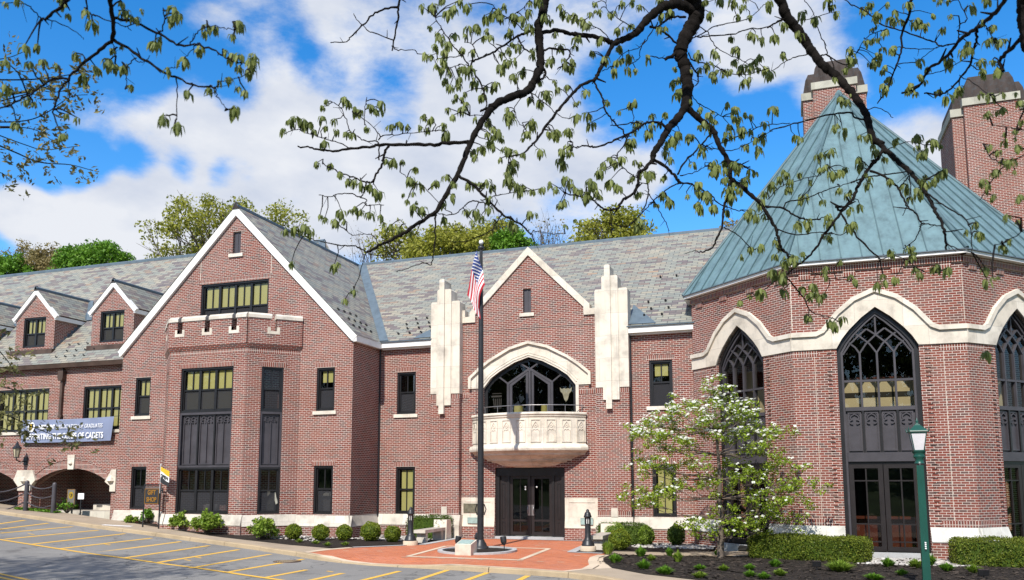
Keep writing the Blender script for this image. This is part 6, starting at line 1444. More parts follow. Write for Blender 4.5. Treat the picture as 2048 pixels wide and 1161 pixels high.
for x, w, lab in ((-10.70, .26, 'left and larger of two yellow lampshades behind the balcony rail'), (-9.55, .17, 'right and smaller of two yellow lampshades behind the balcony rail')):
    t = thing('table_lamp', lab, 'lamp', (x, .55, 4.0)); b = MB(); n_ = 16; b.lathe((x, .55, 5.0), [(w*.95, 0), (w*.8, .52)], n_); b.build('lamp_shade', ['blind'], t); b = MB(); b.lathe((x, .55, 3.7), [(.14, 0), (.05, .1), (.09, .5), (.03, .9), (.02, 1.3)], 12); b.build('base', ['ceramic'], t)
# ------------------------------------------------------------------ trees overhanging from this side of the road
def depth_r(px, py):
    d = 8.7+.8*math.sin(px/210+.4)+.6*math.sin(py/150+1.3)
    k = min(1, max(0, (px-1800)/250)); return d-3.2*k*k*(3-2*k)
def depth_l(px, py): return 4.9+.3*math.sin(px/120)+.25*math.sin(py/90)
def smooth(pts, k=5):
    P = [Vector((p[0], p[1])) for p in pts]; out = []
    for i in range(len(P)-1):
        a = P[max(0, i-1)]; b = P[i]; c = P[i+1]; d = P[min(len(P)-1, i+2)]
        for j in range(k):
            t = j/k; out.append(.5*((2*b)+(c-a)*t+(2*a-5*b+4*c-d)*t*t+(3*b-a-3*c+d)*t**3))
    out.append(P[-1]); return out
LIMB_A = [
 (17, 15, [(1093, -12), (1085, 30), (1077, 60), (1080, 100), (1080, 130), (1075, 150), (1065, 170), (1055, 182), (1030, 192), (1000, 205), (982, 216)]), (13.5, 8, [(986, 213), (975, 228), (955, 258), (942, 285), (932, 310), (915, 350), (895, 385), (875, 420), (868, 428)]),
 (8, 4.5, [(868, 428), (840, 445), (812, 465), (790, 477), (768, 487), (745, 500), (733, 505)]), (3.2, 1.5, [(733, 505), (715, 495), (690, 492), (650, 485), (620, 478), (600, 470)]), (2.2, 1.2, [(733, 505), (728, 520), (715, 560), (705, 588)]), (2, 1.2, [(733, 505), (760, 512), (800, 500)]),
 (7, 4, [(984, 215), (972, 218), (960, 224)]), (7.5, 3, [(942, 286), (900, 286), (860, 290), (800, 290), (760, 290), (740, 294), (700, 298), (665, 302), (640, 300), (620, 296), (597, 294)]),
 (5.5, 3.5, [(778, 291), (770, 305), (766, 325), (755, 345), (745, 362), (733, 366)]), (3.2, 2, [(733, 366), (700, 353), (680, 345), (660, 335), (645, 328)]), (3, 1.5, [(733, 366), (728, 385), (720, 395), (705, 388), (680, 388), (660, 394), (638, 391)]), (2.5, 1.5, [(720, 395), (732, 400), (733, 412), (750, 410), (768, 410)]),
 (3, 1.5, [(758, 320), (757, 290), (752, 283), (730, 282), (715, 273), (700, 262), (690, 235), (680, 215), (665, 205)]), (2.6, 1.2, [(758, 280), (765, 272), (790, 270), (830, 266), (870, 263)]), (2.2, 1.2, [(760, 275), (750, 258), (730, 240), (705, 225)]), (2, 1.2, [(729, 250), (730, 220), (734, 195)]), (2.4, 1.2, [(700, 297), (680, 287), (655, 280), (640, 275), (610, 265), (590, 260), (570, 268)]),
 (6.5, 3, [(915, 352), (940, 365), (960, 385), (975, 400), (1000, 425), (1030, 442), (1050, 457), (1063, 470)]), (2.6, 1.5, [(1063, 470), (1067, 480), (1069, 492)]), (2.8, 1.8, [(970, 407), (945, 402), (930, 412), (905, 430), (875, 427)]), (2, 1.2, [(1063, 470), (1070, 463), (1100, 468), (1130, 468)]), (2.4, 1.4, [(960, 400), (985, 395), (1005, 388), (1040, 386)]),
 (3, 1.4, [(1004, 428), (990, 450), (985, 460), (960, 473), (930, 483), (900, 484)]), (4, 2.4, [(870, 432), (871, 460), (868, 500), (863, 530)]), (2, 1.2, [(863, 530), (845, 527), (810, 540), (790, 543)]), (2, 1.2, [(905, 428), (880, 410), (850, 375), (825, 365), (800, 345)]), (2.2, 1.2, [(757, 498), (750, 475), (730, 468), (705, 470), (693, 462)]), (2, 1.2, [(840, 448), (830, 470), (815, 455), (800, 440)]),
 (6.5, 4.5, [(1073, 58), (1050, 67), (1035, 73)]), (4, 3, [(1035, 72), (1040, 85), (1050, 98), (1062, 105)]), (4.5, 3.5, [(1035, 73), (1010, 90), (985, 105), (960, 117), (948, 122), (940, 135)]), (4, 2.6, [(940, 135), (960, 165), (970, 195), (974, 212)]), (3.2, 1.5, [(940, 135), (925, 112), (905, 90), (885, 60), (875, 45), (870, 35)]), (2.2, 1.2, [(925, 112), (900, 115), (875, 118)]), (2.2, 1.2, [(957, 117), (945, 90), (930, 85)]), (2, 1.2, [(940, 133), (920, 130), (898, 138)]),
 (8, 7, [(1080, 66), (1115, 62), (1140, 67), (1160, 72), (1180, 73), (1205, 78)]), (4.5, 2.4, [(1082, 100), (1110, 98), (1135, 100), (1140, 110), (1130, 125), (1115, 140)]), (5, 4, [(1080, 132), (1090, 142), (1089, 154), (1078, 163), (1068, 168)]), (4, 2, [(1060, 180), (1065, 196), (1068, 210)]), (2.2, 1.2, [(1060, 184), (1090, 208), (1120, 232), (1140, 238)]), (2, 1.2, [(1050, 186), (1030, 215), (1035, 240), (1050, 258)]), (2.4, 1.2, [(1050, 65), (1030, 45), (1000, 28), (985, 10)]), (2.4, 1.2, [(1010, 40), (1040, 22), (1060, 0)]), (2, 1.2, [(1000, 206), (970, 230), (940, 232)])]
LIMB_B = [
 (32, 20, [(1380, -15), (1394, 20), (1388, 45), (1372, 72), (1360, 105), (1366, 120), (1372, 150), (1375, 180), (1371, 216)]), (20, 11, [(1388, 22), (1362, 10), (1338, 10), (1322, 16), (1305, 30), (1285, 50), (1275, 65), (1255, 76), (1238, 83), (1225, 88)]), (9.5, 7, [(1225, 88), (1205, 78), (1180, 72), (1150, 68)]), (8.5, 3.5, [(1226, 88), (1215, 110), (1205, 130), (1195, 150), (1188, 160), (1165, 170), (1150, 182), (1130, 205), (1110, 230), (1090, 255), (1075, 280), (1060, 293), (1045, 308), (1018, 313)]),
 (4.2, 3, [(1188, 161), (1195, 178), (1205, 195), (1208, 215), (1220, 235), (1233, 250), (1245, 260), (1251, 276)]), (5.5, 3.5, [(1332, 256), (1320, 246), (1300, 245), (1285, 249), (1265, 265), (1240, 275), (1210, 290), (1185, 295)]), (3.4, 2, [(1185, 295), (1165, 292), (1150, 295), (1140, 280)]), (2.8, 2, [(1284, 248), (1265, 247), (1240, 250), (1222, 252)]),
 (8, 6, [(1358, 100), (1345, 112), (1330, 119)]), (2.6, 2, [(1358, 116), (1330, 117), (1305, 113)]), (5, 4, [(1300, 53), (1320, 60), (1340, 75), (1356, 90)]), (4.5, 3, [(1370, 35), (1345, 35), (1325, 45), (1315, 56)]), (2.4, 1.2, [(1315, 45), (1300, 70), (1280, 95), (1250, 105), (1222, 136)]), (2.2, 1.2, [(1290, 80), (1280, 100), (1278, 118), (1258, 130)]),
 (16, 11, [(1371, 212), (1355, 238), (1340, 252), (1330, 270), (1320, 288), (1308, 305), (1305, 322)]), (8, 2.2, [(1305, 322), (1290, 338), (1277, 347), (1277, 365), (1268, 385), (1245, 403), (1235, 417), (1220, 420), (1205, 417), (1185, 400), (1160, 393), (1130, 388)]), (3.2, 1.5, [(1290, 340), (1295, 365), (1297, 385), (1290, 410), (1280, 430), (1260, 450), (1240, 452), (1215, 445), (1200, 445)]), (2.2, 1.5, [(1297, 388), (1310, 405), (1320, 425), (1332, 445), (1338, 462)]), (2, 1.2, [(1222, 420), (1223, 445), (1222, 472)]),
 (7, 6, [(1306, 320), (1325, 330), (1345, 347), (1355, 360), (1361, 367)]), (3, 2, [(1361, 367), (1340, 375), (1325, 388), (1315, 395), (1300, 410), (1280, 432)]), (4, 1.8, [(1361, 367), (1380, 368), (1400, 378), (1420, 390), (1435, 405), (1455, 415), (1480, 422)]), (4, 3, [(1356, 350), (1365, 330), (1385, 308), (1405, 288), (1420, 270), (1430, 264)]), (2.6, 1.8, [(1405, 290), (1425, 298), (1442, 300)]), (2.2, 1.2, [(1360, 352), (1390, 345), (1410, 333)]), (3, 2, [(1233, 308), (1238, 325), (1250, 340), (1276, 358)]), (3, 2, [(1258, 272), (1245, 295), (1233, 308)]),
 (13, 8, [(1372, 214), (1395, 235), (1415, 252), (1428, 264), (1435, 285), (1450, 310), (1460, 335), (1461, 358)]), (8.5, 4, [(1461, 358), (1490, 380), (1510, 397), (1525, 410), (1535, 430), (1550, 455), (1558, 480), (1562, 495), (1575, 510), (1582, 532)]), (6, 3, [(1461, 360), (1455, 390), (1447, 420), (1445, 450), (1435, 475), (1425, 495), (1405, 505)]), (2.4, 1.4, [(1447, 455), (1475, 470), (1500, 495), (1510, 500)]), (2, 1.2, [(1405, 505), (1388, 503), (1370, 508)]), (5, 3.5, [(1460, 323), (1478, 328), (1496, 338)]),
 (4, 3, [(1530, 413), (1567, 418), (1590, 432), (1615, 440), (1640, 438)]), (3, 1.5, [(1567, 418), (1575, 405), (1600, 400), (1625, 392), (1655, 380), (1680, 372), (1710, 364)]), (2.8, 1.4, [(1550, 457), (1580, 468), (1610, 470), (1640, 465), (1680, 470), (1697, 458)]), (2, 1.2, [(1535, 400), (1560, 375), (1600, 360), (1640, 350), (1660, 335)]), (2, 1.2, [(1600, 400), (1625, 370), (1640, 345)]),
 (3, 1.4, [(1377, 105), (1385, 120), (1410, 127), (1435, 135), (1445, 142), (1475, 150), (1500, 148), (1530, 140)]), (4, 2, [(1380, 125), (1393, 148), (1397, 165), (1390, 172)]), (2.2, 1.2, [(1381, 186), (1395, 205), (1420, 220), (1445, 234)]), (2.2, 1.2, [(1390, 48), (1415, 65), (1425, 85), (1440, 100), (1470, 115), (1490, 125)]), (2.6, 1.4, [(1378, 80), (1410, 65), (1430, 52), (1470, 45), (1500, 35), (1525, 12)]), (2.8, 2, [(1396, 74), (1430, 72), (1470, 68), (1490, 60), (1530, 55), (1566, 40)]), (2.8, 1.5, [(1436, 290), (1470, 275), (1500, 262), (1535, 250), (1580, 248)]), (2, 1.2, [(1438, 300), (1470, 300), (1500, 285), (1545, 262)]), (2, 1.2, [(1260, 215), (1268, 235), (1262, 250)]), (2.2, 1.2, [(1230, 130), (1215, 138), (1205, 142)]), (2.2, 1.2, [(1225, 86), (1200, 60), (1160, 40), (1130, 25)]), (2.2, 1.2, [(1275, 60), (1240, 40), (1215, 20), (1212, 0)])]
LIMB_C = [
 (20, 12, [(1557, -12), (1570, 28), (1590, 55), (1610, 80), (1625, 105), (1645, 130), (1670, 150), (1690, 170), (1710, 195), (1730, 225), (1738, 250), (1746, 278), (1765, 290)]), (11, 4, [(1762, 287), (1772, 302), (1790, 317), (1810, 335), (1825, 350), (1840, 368), (1850, 385), (1865, 410), (1875, 430), (1883, 447), (1890, 470), (1892, 500)]), (7.5, 5.5, [(1768, 298), (1755, 318), (1738, 335), (1725, 358), (1715, 375), (1708, 395), (1700, 405), (1690, 413), (1672, 414)]), (5.5, 3.5, [(1696, 410), (1675, 435), (1660, 455), (1645, 475), (1630, 500), (1610, 520), (1595, 532), (1571, 551)]),
 (3.2, 1.4, [(1571, 551), (1590, 575), (1610, 600), (1618, 620), (1630, 628), (1660, 635), (1680, 646)]), (2.4, 1.4, [(1571, 551), (1550, 563), (1530, 580), (1510, 592)]), (2, 1.2, [(1618, 622), (1615, 648)]), (4.5, 3, [(1674, 415), (1690, 440), (1715, 475), (1745, 505), (1760, 518)]), (5, 3, [(1740, 342), (1770, 353), (1785, 365), (1795, 375), (1805, 395), (1815, 415), (1830, 425), (1843, 446)]), (2.8, 2, [(1843, 447), (1865, 450), (1886, 455)]), (2.6, 1.5, [(1843, 448), (1838, 465), (1825, 485), (1805, 498)]), (3.2, 2.4, [(1700, 367), (1735, 355), (1770, 350), (1815, 343)]), (2.6, 1.5, [(1815, 343), (1820, 365), (1820, 395), (1805, 432)]), (3, 2, [(1795, 377), (1808, 365), (1820, 350)]), (3, 2, [(1890, 462), (1910, 462), (1926, 458)]), (2.6, 1.5, [(1892, 488), (1920, 500), (1942, 504)]), (3.4, 1.8, [(1850, 385), (1880, 405), (1910, 425), (1935, 445), (1943, 470), (1943, 502)]),
 (2, 1.2, [(1775, 300), (1810, 285), (1855, 290)]), (4, 2.4, [(1738, 242), (1710, 236), (1700, 226), (1660, 230), (1620, 240), (1580, 250), (1540, 262)]), (2.4, 1.4, [(1625, 107), (1590, 115), (1570, 125), (1538, 146)]), (3.2, 2, [(1640, 112), (1655, 110), (1665, 125), (1668, 138)]), (2.2, 1.4, [(1655, 110), (1650, 90), (1635, 55), (1625, 25), (1608, -2)]), (2.4, 1.4, [(1655, 112), (1690, 130), (1710, 110), (1725, 85), (1740, 70), (1775, 58)]), (4.5, 3, [(1572, 38), (1555, 44), (1536, 56)]), (4, 3, [(1572, 42), (1564, 20), (1558, 0)]), (2.2, 1.2, [(1730, 225), (1750, 215), (1775, 225), (1785, 236)]), (2, 1.2, [(1600, 70), (1590, 45), (1620, 38), (1660, 25)]), (2.2, 1.2, [(1571, 551), (1610, 540), (1650, 555), (1700, 562)]), (2.2, 1.2, [(1760, 518), (1800, 515), (1850, 545), (1880, 545)])]
LIMB_D = [
 (9, 4, [(2016, -8), (1990, 25), (1970, 45), (1950, 60), (1930, 72), (1915, 87), (1900, 105), (1880, 125), (1860, 135), (1850, 150), (1840, 170), (1820, 182), (1803, 186)]), (5.5, 3, [(1953, 60), (1953, 80), (1948, 100), (1940, 130), (1925, 150), (1905, 175), (1880, 190), (1850, 186)]), (3.2, 2, [(1915, 87), (1880, 92), (1870, 85), (1840, 75), (1805, 62), (1770, 52), (1750, 40), (1735, 25), (1715, 15), (1685, -2)]), (5.5, 2.2, [(1822, -6), (1820, 25), (1810, 50), (1803, 70), (1803, 100), (1795, 125), (1785, 150), (1775, 180), (1755, 206)]), (2.8, 1.6, [(1918, 80), (1920, 50), (1935, 38), (1915, 0)]), (2, 1.2, [(1803, 95), (1830, 98), (1870, 97), (1882, 92)]), (2, 1.2, [(1795, 128), (1830, 125), (1850, 112), (1872, 95)]), (2, 1.2, [(1920, 150), (1950, 170), (1980, 190)]), (2, 1.2, [(1850, 150), (1890, 140), (1930, 118)]), (2, 1.2, [(1970, 50), (1985, 75), (1995, 100)])]
LIMB_G = [(4.8, 2.8, [(803, -10), (797, 15), (796, 40), (790, 68), (784, 102)]), (4.2, 1.8, [(797, 14), (770, 18), (745, 30), (728, 48), (705, 70), (692, 84), (661, 85)]), (2.6, 1.4, [(785, 92), (796, 100), (830, 101)]), (2.4, 1.4, [(787, 80), (750, 68), (730, 55), (710, 35), (708, 28)])]
LIMB_E = [(30, 26, [(2052, -20), (2050, 20), (2053, 60), (2058, 95)]), (9, 6, [(2052, 72), (2020, 100), (2000, 120), (2004, 142)])]
LIMB_F = [(3, 1.5, [(2075, 285), (2052, 262), (2020, 256), (1985, 252)]), (3, 2, [(2075, 470), (2075, 285)]), (3, 1.5, [(2075, 300), (2010, 332), (1975, 375), (1960, 400)]), (2.5, 1.4, [(2010, 330), (1985, 320), (1972, 300)]), (2.5, 1.4, [(2075, 440), (2020, 480), (1990, 490)])]
CL_R = """565 268 580 250 592 245 608 250 620 255 628 270 645 245 650 262 668 248 672 270 648 292 692 275 705 275 733 265 645 222 652 210 690 205 698 215 710 225 720 230 742 220 750 230 765 215 765 230 785 258 800 255 815 260 848 240 862 245 840 262 855 268 887 258 892 272 633 335 662 337 680 355 695 370 708 375 722 375 740 380 757 392 772 330 788 328 805 330 830 345 822 365 838 375 870 370 892 360 908 375 825 395 815 410 828 420 845 425 905 400 885 412 710 425 722 430 740 435 760 440 640 440 650 445 670 450 682 430 690 450 570 470 590 465 610 460 620 470 780 460 800 465 818 470 887 445 960 375 975 370 985 380 940 375 980 405 978 425 950 430 962 440 945 450 990 452 1022 450 1030 460 945 310 950 320 965 302 985 300 1018 308 975 275 980 290 1000 325 1020 335 1022 345 1012 355 1040 385 1017 365 690 608 708 590 668 540 582 538
843 20 865 18 868 28 885 5 895 33 908 22 920 10 935 18 860 62 875 75 880 82 870 100 890 110 897 95 910 78 930 80 937 62 955 60 862 120 850 118 875 140 885 130 895 105 925 108 945 110 968 82 980 83 970 40 985 35 1000 45 995 30 1010 20 1018 70 1025 95 1035 100 1018 108 1003 115 1000 140 1005 150 1015 130 1028 130 1045 148 1025 160 1030 165 890 145 900 155 920 145 935 150 940 145 918 165 890 168 900 180 915 178 950 170 912 200 925 205 930 195 895 225 905 240 925 225 932 215 970 185 965 200 985 185 990 175 1000 40 1030 40 1045 45 1055 30 1060 15 1075 5 1100 50 1090 40 1060 60 1065 110 1065 120 1080 170 1090 192 1095 195 1018 235 1022 250 1060 205 1080 210 1062 252 975 250 985 265 950 245 1110 170 1115 185 1135 180 1100 130 1105 125 1130 140 1145 145 1110 75 1120 100 1185 112 1173 190 1150 215 1155 240 1175 235 1180 255 1135 268 1110 272 1055 275 985 282 995 270
1120 20 1125 35 1150 40 1165 50 1180 35 1190 15 1200 30 1220 35 1235 65 1245 15 1265 10 1280 20 1320 5 1170 55 1155 85 1150 100 1140 140 1145 130 1185 113 1200 85 1240 103 1210 125 1228 148 1235 130 1245 125 1258 120 1255 145 1272 148 1296 123 1263 58 1320 65 1325 35 1340 30 1350 145 1355 165 1345 172 1355 190 1380 150 1400 145 1415 135 1430 165 1425 155 1450 150 1460 150 1485 140 1470 130 1475 105 1430 113 1395 115 1480 150 1500 165 1490 170 1510 130 1520 120 1530 145 1540 155 1515 145 1500 140 1463 82 1500 75 1510 80 1525 85 1550 80 1475 40 1485 20 1500 40 1490 5 1465 10 1440 5 1420 35 1410 10 1535 15 1570 60 1567 118 1270 210 1262 215 1240 230 1215 210 1302 238 1330 235 1320 255 1270 270 1275 255 1295 272 1380 210 1400 225 1420 235 1430 250 1410 255 1400 260 1455 215 1470 225 1475 245 1490 235 1500 240 1485 265 1500 270 1460 262 1525 275 1545 225 1528 255 1355 275 1345 285 1380 280
1020 235 1015 225 1050 275 1062 250 1010 305 1018 308 1028 330 1022 345 1018 360 1030 375 1045 380 1085 385 1100 375 1110 385 1065 390 1060 433 1080 310 1105 275 1115 272 1138 268 1125 310 1140 315 1135 300 1120 330 1135 365 1145 380 1155 390 1170 395 1185 375 1195 390 1120 415 1127 410 1130 460 1200 400 1180 370 1200 350 1205 335 1220 325 1230 330 1195 355 1220 370 1235 380 1245 325 1262 290 1260 305 1270 330 1280 335 1265 360 1260 370 1275 395 1300 355 1290 355 1325 365 1330 360 1325 395 1335 405 1340 410 1310 415 1375 400 1395 415 1400 420 1415 395 1395 375 1425 420 1330 310 1340 325 1335 295 1345 285 1360 275 1380 280 1400 300 1410 305 1385 335 1395 390 1420 335 1430 345 1450 330 1450 365 1470 335 1480 340 1470 370 1490 365 1500 350 1460 400 1455 385 1480 385 1500 430 1280 450 1275 460
1455 275 1460 260 1420 262 1450 285 1485 265 1510 285 1525 280 1490 300 1515 305 1405 310 1425 335 1435 340 1450 345 1470 335 1475 350 1510 355 1490 365 1465 400 1460 390 1415 400 1455 430 1495 435 1510 440 1530 440 1520 410 1530 395 1545 375 1560 365 1570 355 1580 370 1575 385 1600 355 1605 400 1620 370 1640 345 1635 320 1660 310 1650 340 1665 355 1680 350 1690 345 1680 385 1695 395 1645 410 1655 440 1660 450 1720 335 1715 325 1735 375 1740 365 1720 420 1700 425 1705 455 1700 460 1660 485 1655 480 1595 455 1615 450 1500 505 1520 500 1550 490 1555 495 1550 520 1570 530 1585 520 1605 515 1720 280 1675 258 1670 262 1590 280 1600 285 1750 310 1745 300 1770 325 1780 370 1790 290 1810 380 1830 285 1850 310 1840 315 1865 290 1880 300 1870 365 1850 360 1850 375 1820 405 1835 390 1880 355 1885 350 1780 510 1820 505 1825 520
1655 10 1665 20 1672 35 1605 35 1630 45 1565 55 1550 80 1598 75 1565 115 1740 15 1730 25 1755 35 1775 15 1790 30 1785 45 1800 50 1815 15 1745 65 1750 85 1770 70 1765 75 1735 90 1700 105 1700 120 1705 130 1765 105 1785 105 1755 120 1750 130 1740 135 1770 140 1765 150 1780 165 1768 180 1690 145 1670 165 1680 205 1695 210 1830 50 1845 60 1885 65 1867 38 1900 40 1895 10 1880 10 1940 20 1975 5 1935 95 1940 105 1925 110 1895 125 1900 130 1838 130 1855 145 1840 160 1850 170 1820 180 1830 195 1870 195 1880 190 1895 200 1965 50 1985 60 1990 85 1975 90 2000 90 1960 130 1985 130 1965 150 1915 190 1980 200 1995 145 2005 195 2040 210 1685 270 1735 280 1835 280 1975 235 2005 225
1545 550 1550 565 1565 560 1590 525 1650 545 1680 530 1700 560 1710 570 1650 560 1625 580 1620 595 1605 585 1650 595 1565 590 1615 640 1640 600 1755 575 1770 570 1765 560 1790 565 1830 545 1840 555 1870 540 1895 545 1780 515 1815 505 1825 515 1960 475 1950 455 2005 500 2020 490 2010 510 1985 565 1975 570 1970 545 2035 450 1685 645 1660 650 1670 655 1975 715 1480 612 1500 600 1520 590
1980 300 1995 310 2010 290 2020 330 2035 300 2030 350 1990 350 1975 380 1985 400 1965 370 2005 330 2040 400 2015 440 2045 250 2030 270"""
def clist(s): v = [float(x) for x in s.split()]; return list(zip(v[::2], v[1::2]))
def hang_cluster(b, p, s, n=7):
    """young leaves hanging from a bud like a small closed umbrella"""
    for i in range(n):
        a = random.uniform(0, 6.28); sp = random.uniform(.05, .55); L = s*random.uniform(.65, 1.05); W2 = L*random.uniform(.13, .20)
        o = Vector((math.cos(a), math.sin(a), 0)); st = p+o*s*.10*random.random()+Z*s*random.uniform(-.1, .22)
        d1 = (o*sp*1.6-Z*(.6-.3*sp)).normalized(); d2 = (o*sp*.5-Z).normalized()
        m1 = st+d1*L*.42; e = m1+d2*L*.62; sd_ = d1.cross(Z); sd_ = (sd_.normalized() if sd_.length > .01 else Vector((1, 0, 0)))
        nn = sd_.cross(d1)*W2*.35
        b.add([st, m1+sd_*W2, m1+d2*L*.35+sd_*W2*.75, e, m1+d2*L*.35-sd_*W2*.75, m1-sd_*W2, m1+nn, m1+d2*L*.35+nn], [(0, 1, 6), (6, 1, 2, 7), (7, 2, 3), (0, 6, 5), (6, 7, 4, 5), (7, 3, 4)])
def overhang(name, label, base, limbs, clusters, depth, hub, trunk_r, size, mleaf='maple', nleaf=11, ext=None):
    t = thing(name, label, 'tree', base); base = Vector(base); nodes = []; mbs = []
    for li, limb in enumerate(limbs):
        b = MB()
        for (w0, w1, pts) in limb:
            S = smooth(pts); k = len(S); path, rad = [], []
            for i, q in enumerate(S):
                dd = depth(q.x, q.y); path.append(at(q.x, q.y, dd)+Vector(rng.normal(size=3))*.004); wpx = w0+(w1-w0)*i/(k-1); wpx = max(wpx, 1.5); rad.append(wpx*.5*dd/F_PX*(1+.10*math.sin(i*1.7)+.08*(random.random()-.5)))
                nodes.append((q.x, q.y, dd, li))
            big = w0 > 9
            if big:   # knotty bark on the thick limbs
                path2, rad2 = [], []
                for i in range(len(path)-1):
                    for j in range(3): path2.append(path[i].lerp(path[i+1], j/3)); rad2.append((rad[i]+(rad[i+1]-rad[i])*j/3)*(1+.05*(random.random()-.5)))
                path2.append(path[-1]); rad2.append(rad[-1]); path, rad = path2, rad2
            b.tube(path, rad, 10 if big else 6, cap=big, jit=.14 if big else .1)
            if not big:
                for i in range(2, len(path)-1, 4):
                    if random.random() < .5: e = path[i]+Vector(rng.normal(size=3))*.05; b.tube([path[i], e], [rad[i]*.8, rad[i]*.4], 4)
        if ext and li < len(ext) and ext[li]:
            q = limb[0][2][0]; p0 = at(q[0], q[1], depth(*q)); q2 = limb[0][2][1]; up = (p0-at(q2[0], q2[1], depth(*q2))).normalized(); r0 = limb[0][0]*.5*depth(*q)/F_PX
            hp = Vector(ext[li]); m1 = p0+up*.8; path = [p0+(m1-p0)*i/4 for i in range(5)]+[m1.lerp(hp, i/8)+Z*.5*math.sin(math.pi*i/8) for i in range(1, 9)]
            b.tube(path, [r0*(1+.09*i) for i in range(len(path))], 10, jit=.15)
        mbs.append(b)
    b = MB(); pts = [base-Z*.3, base+Z*.4, base+Z*2, base+Z*4+Vector((.1, .05, 0)), base+Z*6.5, Vector(hub)]; b.tube(pts, [trunk_r*1.5, trunk_r*1.1, trunk_r, trunk_r*.92, trunk_r*.8, trunk_r*.6], 14, jit=.12); b.build('trunk', ['bark'], t)
    A = np.array(nodes); lb = MB()
    for (cx, cy) in clusters:
        d2 = (A[:, 0]-cx)**2+(A[:, 1]-(cy-8))**2; i = int(d2.argmin()); dist = math.sqrt(d2[i]); dd = A[i, 2]+random.gauss(0, .10+.002*dist)
        p = at(cx, cy-9, dd); q = at(A[i, 0], A[i, 1], A[i, 2])
        if dist < 110:
            tb = mbs[int(A[i, 3])]
            md = q.lerp(p, .5)+Z*random.uniform(-.02, .04)+Vector((random.gauss(0, .02), 0, 0)); tb.tube([q, q.lerp(md, .5)+Z*.008, md, md.lerp(p, .6), p], [.0062, .0056, .005, .0042, .0034], 4, cap=False)
        s = size*random.uniform(.65, 1.3)*dd/8.5
        hang_cluster(lb, p, s, nleaf+int(random.random()*3))
        if random.random() < .22: hang_cluster(lb, p+Vector((random.gauss(0, .05), random.gauss(0, .05), random.gauss(0, .03))), s*.75, nleaf-2)
    for mb_ in mbs: mb_.build('limb', ['bark'], t)
    lb.build('foliage', [mleaf], t)
    return t
HUB = (2.9, -25.9, 8.6)
overhang('maple_tree', 'dark limbed maple with hanging young leaves reaching over from the right', (3.6, -26.0, gx(3.6)-.13), [LIMB_A, LIMB_B, LIMB_C, LIMB_D, LIMB_E, LIMB_F, LIMB_G], clist(CL_R), depth_r, HUB, .34, .106, ext=[HUB, HUB, HUB, HUB, HUB, None, HUB])
LIMB_L = [
 (9, 8, [(216, -8), (226, 36), (226, 80)]), (6.5, 3, [(226, 80), (275, 110), (310, 135), (350, 155), (390, 170), (430, 177)]), (2.6, 1.4, [(430, 177), (440, 167), (470, 157), (500, 145)]), (2.4, 1.4, [(430, 177), (437, 197), (455, 219)]), (5.5, 2.2, [(228, 36), (262, 44), (320, 70), (362, 91), (395, 90), (430, 102), (455, 118), (475, 125), (505, 129)]), (3.2, 1.6, [(320, 68), (329, 45), (326, 18)]), (2.4, 1.4, [(380, 90), (395, 65), (415, 55), (455, 57), (470, 60)]), (7.5, 3, [(226, 80), (200, 100), (165, 130), (135, 158), (120, 185), (105, 225)]), (4.5, 3, [(135, 158), (105, 160), (75, 178), (40, 200), (-10, 222)]), (2.6, 1.6, [(352, 155), (354, 190), (353, 238)]), (2.6, 1.6, [(272, 115), (262, 125), (251, 140), (252, 160), (254, 172)]),
 (7, 5, [(140, -4), (115, 20), (90, 38), (82, 40)]), (2.2, 1.2, [(90, 38), (125, 50), (155, 67), (168, 78)]), (2.6, 1.6, [(82, 38), (65, 20), (45, 8), (-6, 5)]), (3.4, 1.6, [(172, -4), (175, 22), (185, 30), (220, 42), (250, 52), (262, 60)]), (2, 1.2, [(330, 140), (345, 136), (358, 135)]), (2, 1.2, [(390, 90), (375, 110), (365, 122)]), (2, 1.2, [(272, 120), (290, 124), (300, 112)]), (2, 1.2, [(226, 84), (230, 100), (232, 112)])]
CL_L = "38 8 130 12 118 3 245 15 262 40 275 45 170 30 185 52 310 95 350 25 345 45 478 52 465 80 412 72 400 105 368 128 450 110 467 120 478 143 505 130 500 145 458 165 492 192 468 225 420 185 376 192 355 258 328 240 262 180 225 108 217 130 232 140 247 140 193 145 152 115 50 100 75 100 60 135 85 130 115 140 165 160 133 238 155 245 122 278 33 255 50 210 65 215 12 180 10 130 415 60 432 65 320 85 480 120 510 118 250 30 355 35"
HUBL = (-9.4, -27.2, 8.2)
overhang('maple_tree', 'maple branches with hanging young leaves in the upper left corner', (-10.2, -28.2, gx(-10.2)-.13), [LIMB_L], clist(CL_L), depth_l, HUBL, .30, .125, ext=[HUBL])
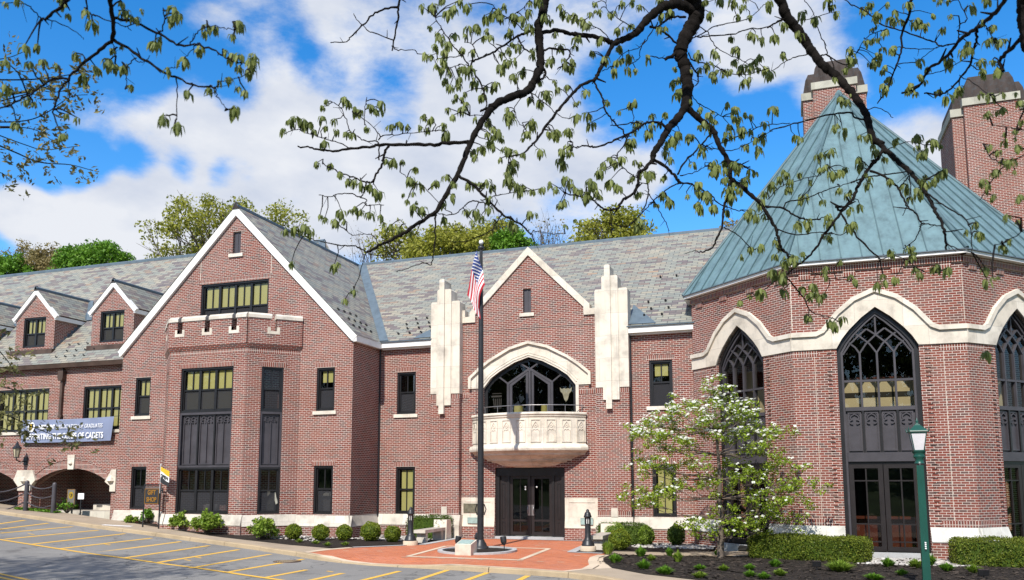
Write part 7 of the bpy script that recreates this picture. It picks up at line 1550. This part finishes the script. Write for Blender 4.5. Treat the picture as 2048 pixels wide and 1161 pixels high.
# the second, finer-leaved tree at the left edge
LIMB_O = [(3.2, 1.4, [(-12, 160), (50, 160), (100, 156), (150, 148), (175, 142)]), (3, 1.4, [(-12, 206), (30, 195), (80, 180), (110, 165)]), (3.6, 1.4, [(-10, 288), (30, 305), (80, 325), (140, 330), (186, 342)]), (2.6, 1.3, [(-10, 245), (50, 242), (90, 228), (140, 195), (175, 190)]), (2.4, 1.3, [(-10, 268), (50, 290), (90, 300), (160, 292)]), (2.2, 1.2, [(40, 255), (75, 262), (115, 290)]), (2, 1.2, [(-8, 120), (20, 115), (45, 105)]), (2, 1.2, [(80, 180), (110, 185), (160, 175)]), (2, 1.2, [(-8, 345), (6, 348), (20, 362)])]
LIMB_O += [(2.4, 1.2, [(-12, 690), (15, 722), (30, 745)]), (2.6, 1.2, [(-12, 770), (20, 778), (50, 786), (78, 790)]), (2.6, 1.2, [(-12, 822), (30, 838), (60, 852), (100, 868), (140, 880), (172, 874)]), (2, 1.2, [(-12, 850), (20, 862), (60, 876)])]
t = thing('oak_tree', 'fine leaved reddish oak branches crowding the left edge of the picture', 'tree', (-13.6, -26.5, gx(-13.6))); b = MB(); nodes = []
def depth_o(px, py): return 8.6+.3*math.sin(px/60)
for w0, w1, pts in LIMB_O:
    S = smooth(pts); path = [at(q.x, q.y, depth_o(q.x, q.y)) for q in S]; b.tube(path, [max(1.4, w0+(w1-w0)*i/(len(S)-1))*.5*8.6/F_PX for i in range(len(S))], 5, cap=False); nodes += path
h = Vector((-12.6, -24.8, 6.8))
for w0, w1, pts in LIMB_O: q = at(pts[0][0], pts[0][1], depth_o(*pts[0])); b.tube([q, q.lerp(h, .5)+Z*.2, h], [.012, .02, .04], 6)
b.tube([Vector((-13.6, -26.5, -.2)), Vector((-13.6, -26.5, 3)), Vector((-13.3, -26.0, 5.2)), h], [.22, .18, .13, .05], 10); b.build('limb', ['bark'], t)
LP = []
for q in nodes:
    if random.random() < .62:
        for _ in range(2):
            c = np.array(q)+rng.normal(size=3)*np.array([.11, .11, .10]); LP.append(c+blob(7, .06))
leaf_pts(t, 'foliage', np.concatenate(LP), .062, 'oak', .42, down=.4)
# a tall crown behind the photographer on the left whose shadow dapples the road
def shade_tree(label, base, c, rad, n, nl): return tree('oak_tree', label, base, c, rad, 'oak', nclump=n, nleaf=nl, leaf=.22, clump=1.0, trunk=.3, bark='bark', shell=.25)
shade_tree('tall oak across the road that shades the parking bays', (-19, -29, gx(-19)), (-19, -28.5, 13.5), (5.5, 3.5, 3.2), 70, 46)
shade_tree('oak further along the road that shades the left bays', (-31, -24, gx(-31)), (-31, -23.5, 12.5), (5.5, 3.5, 3.0), 60, 46)
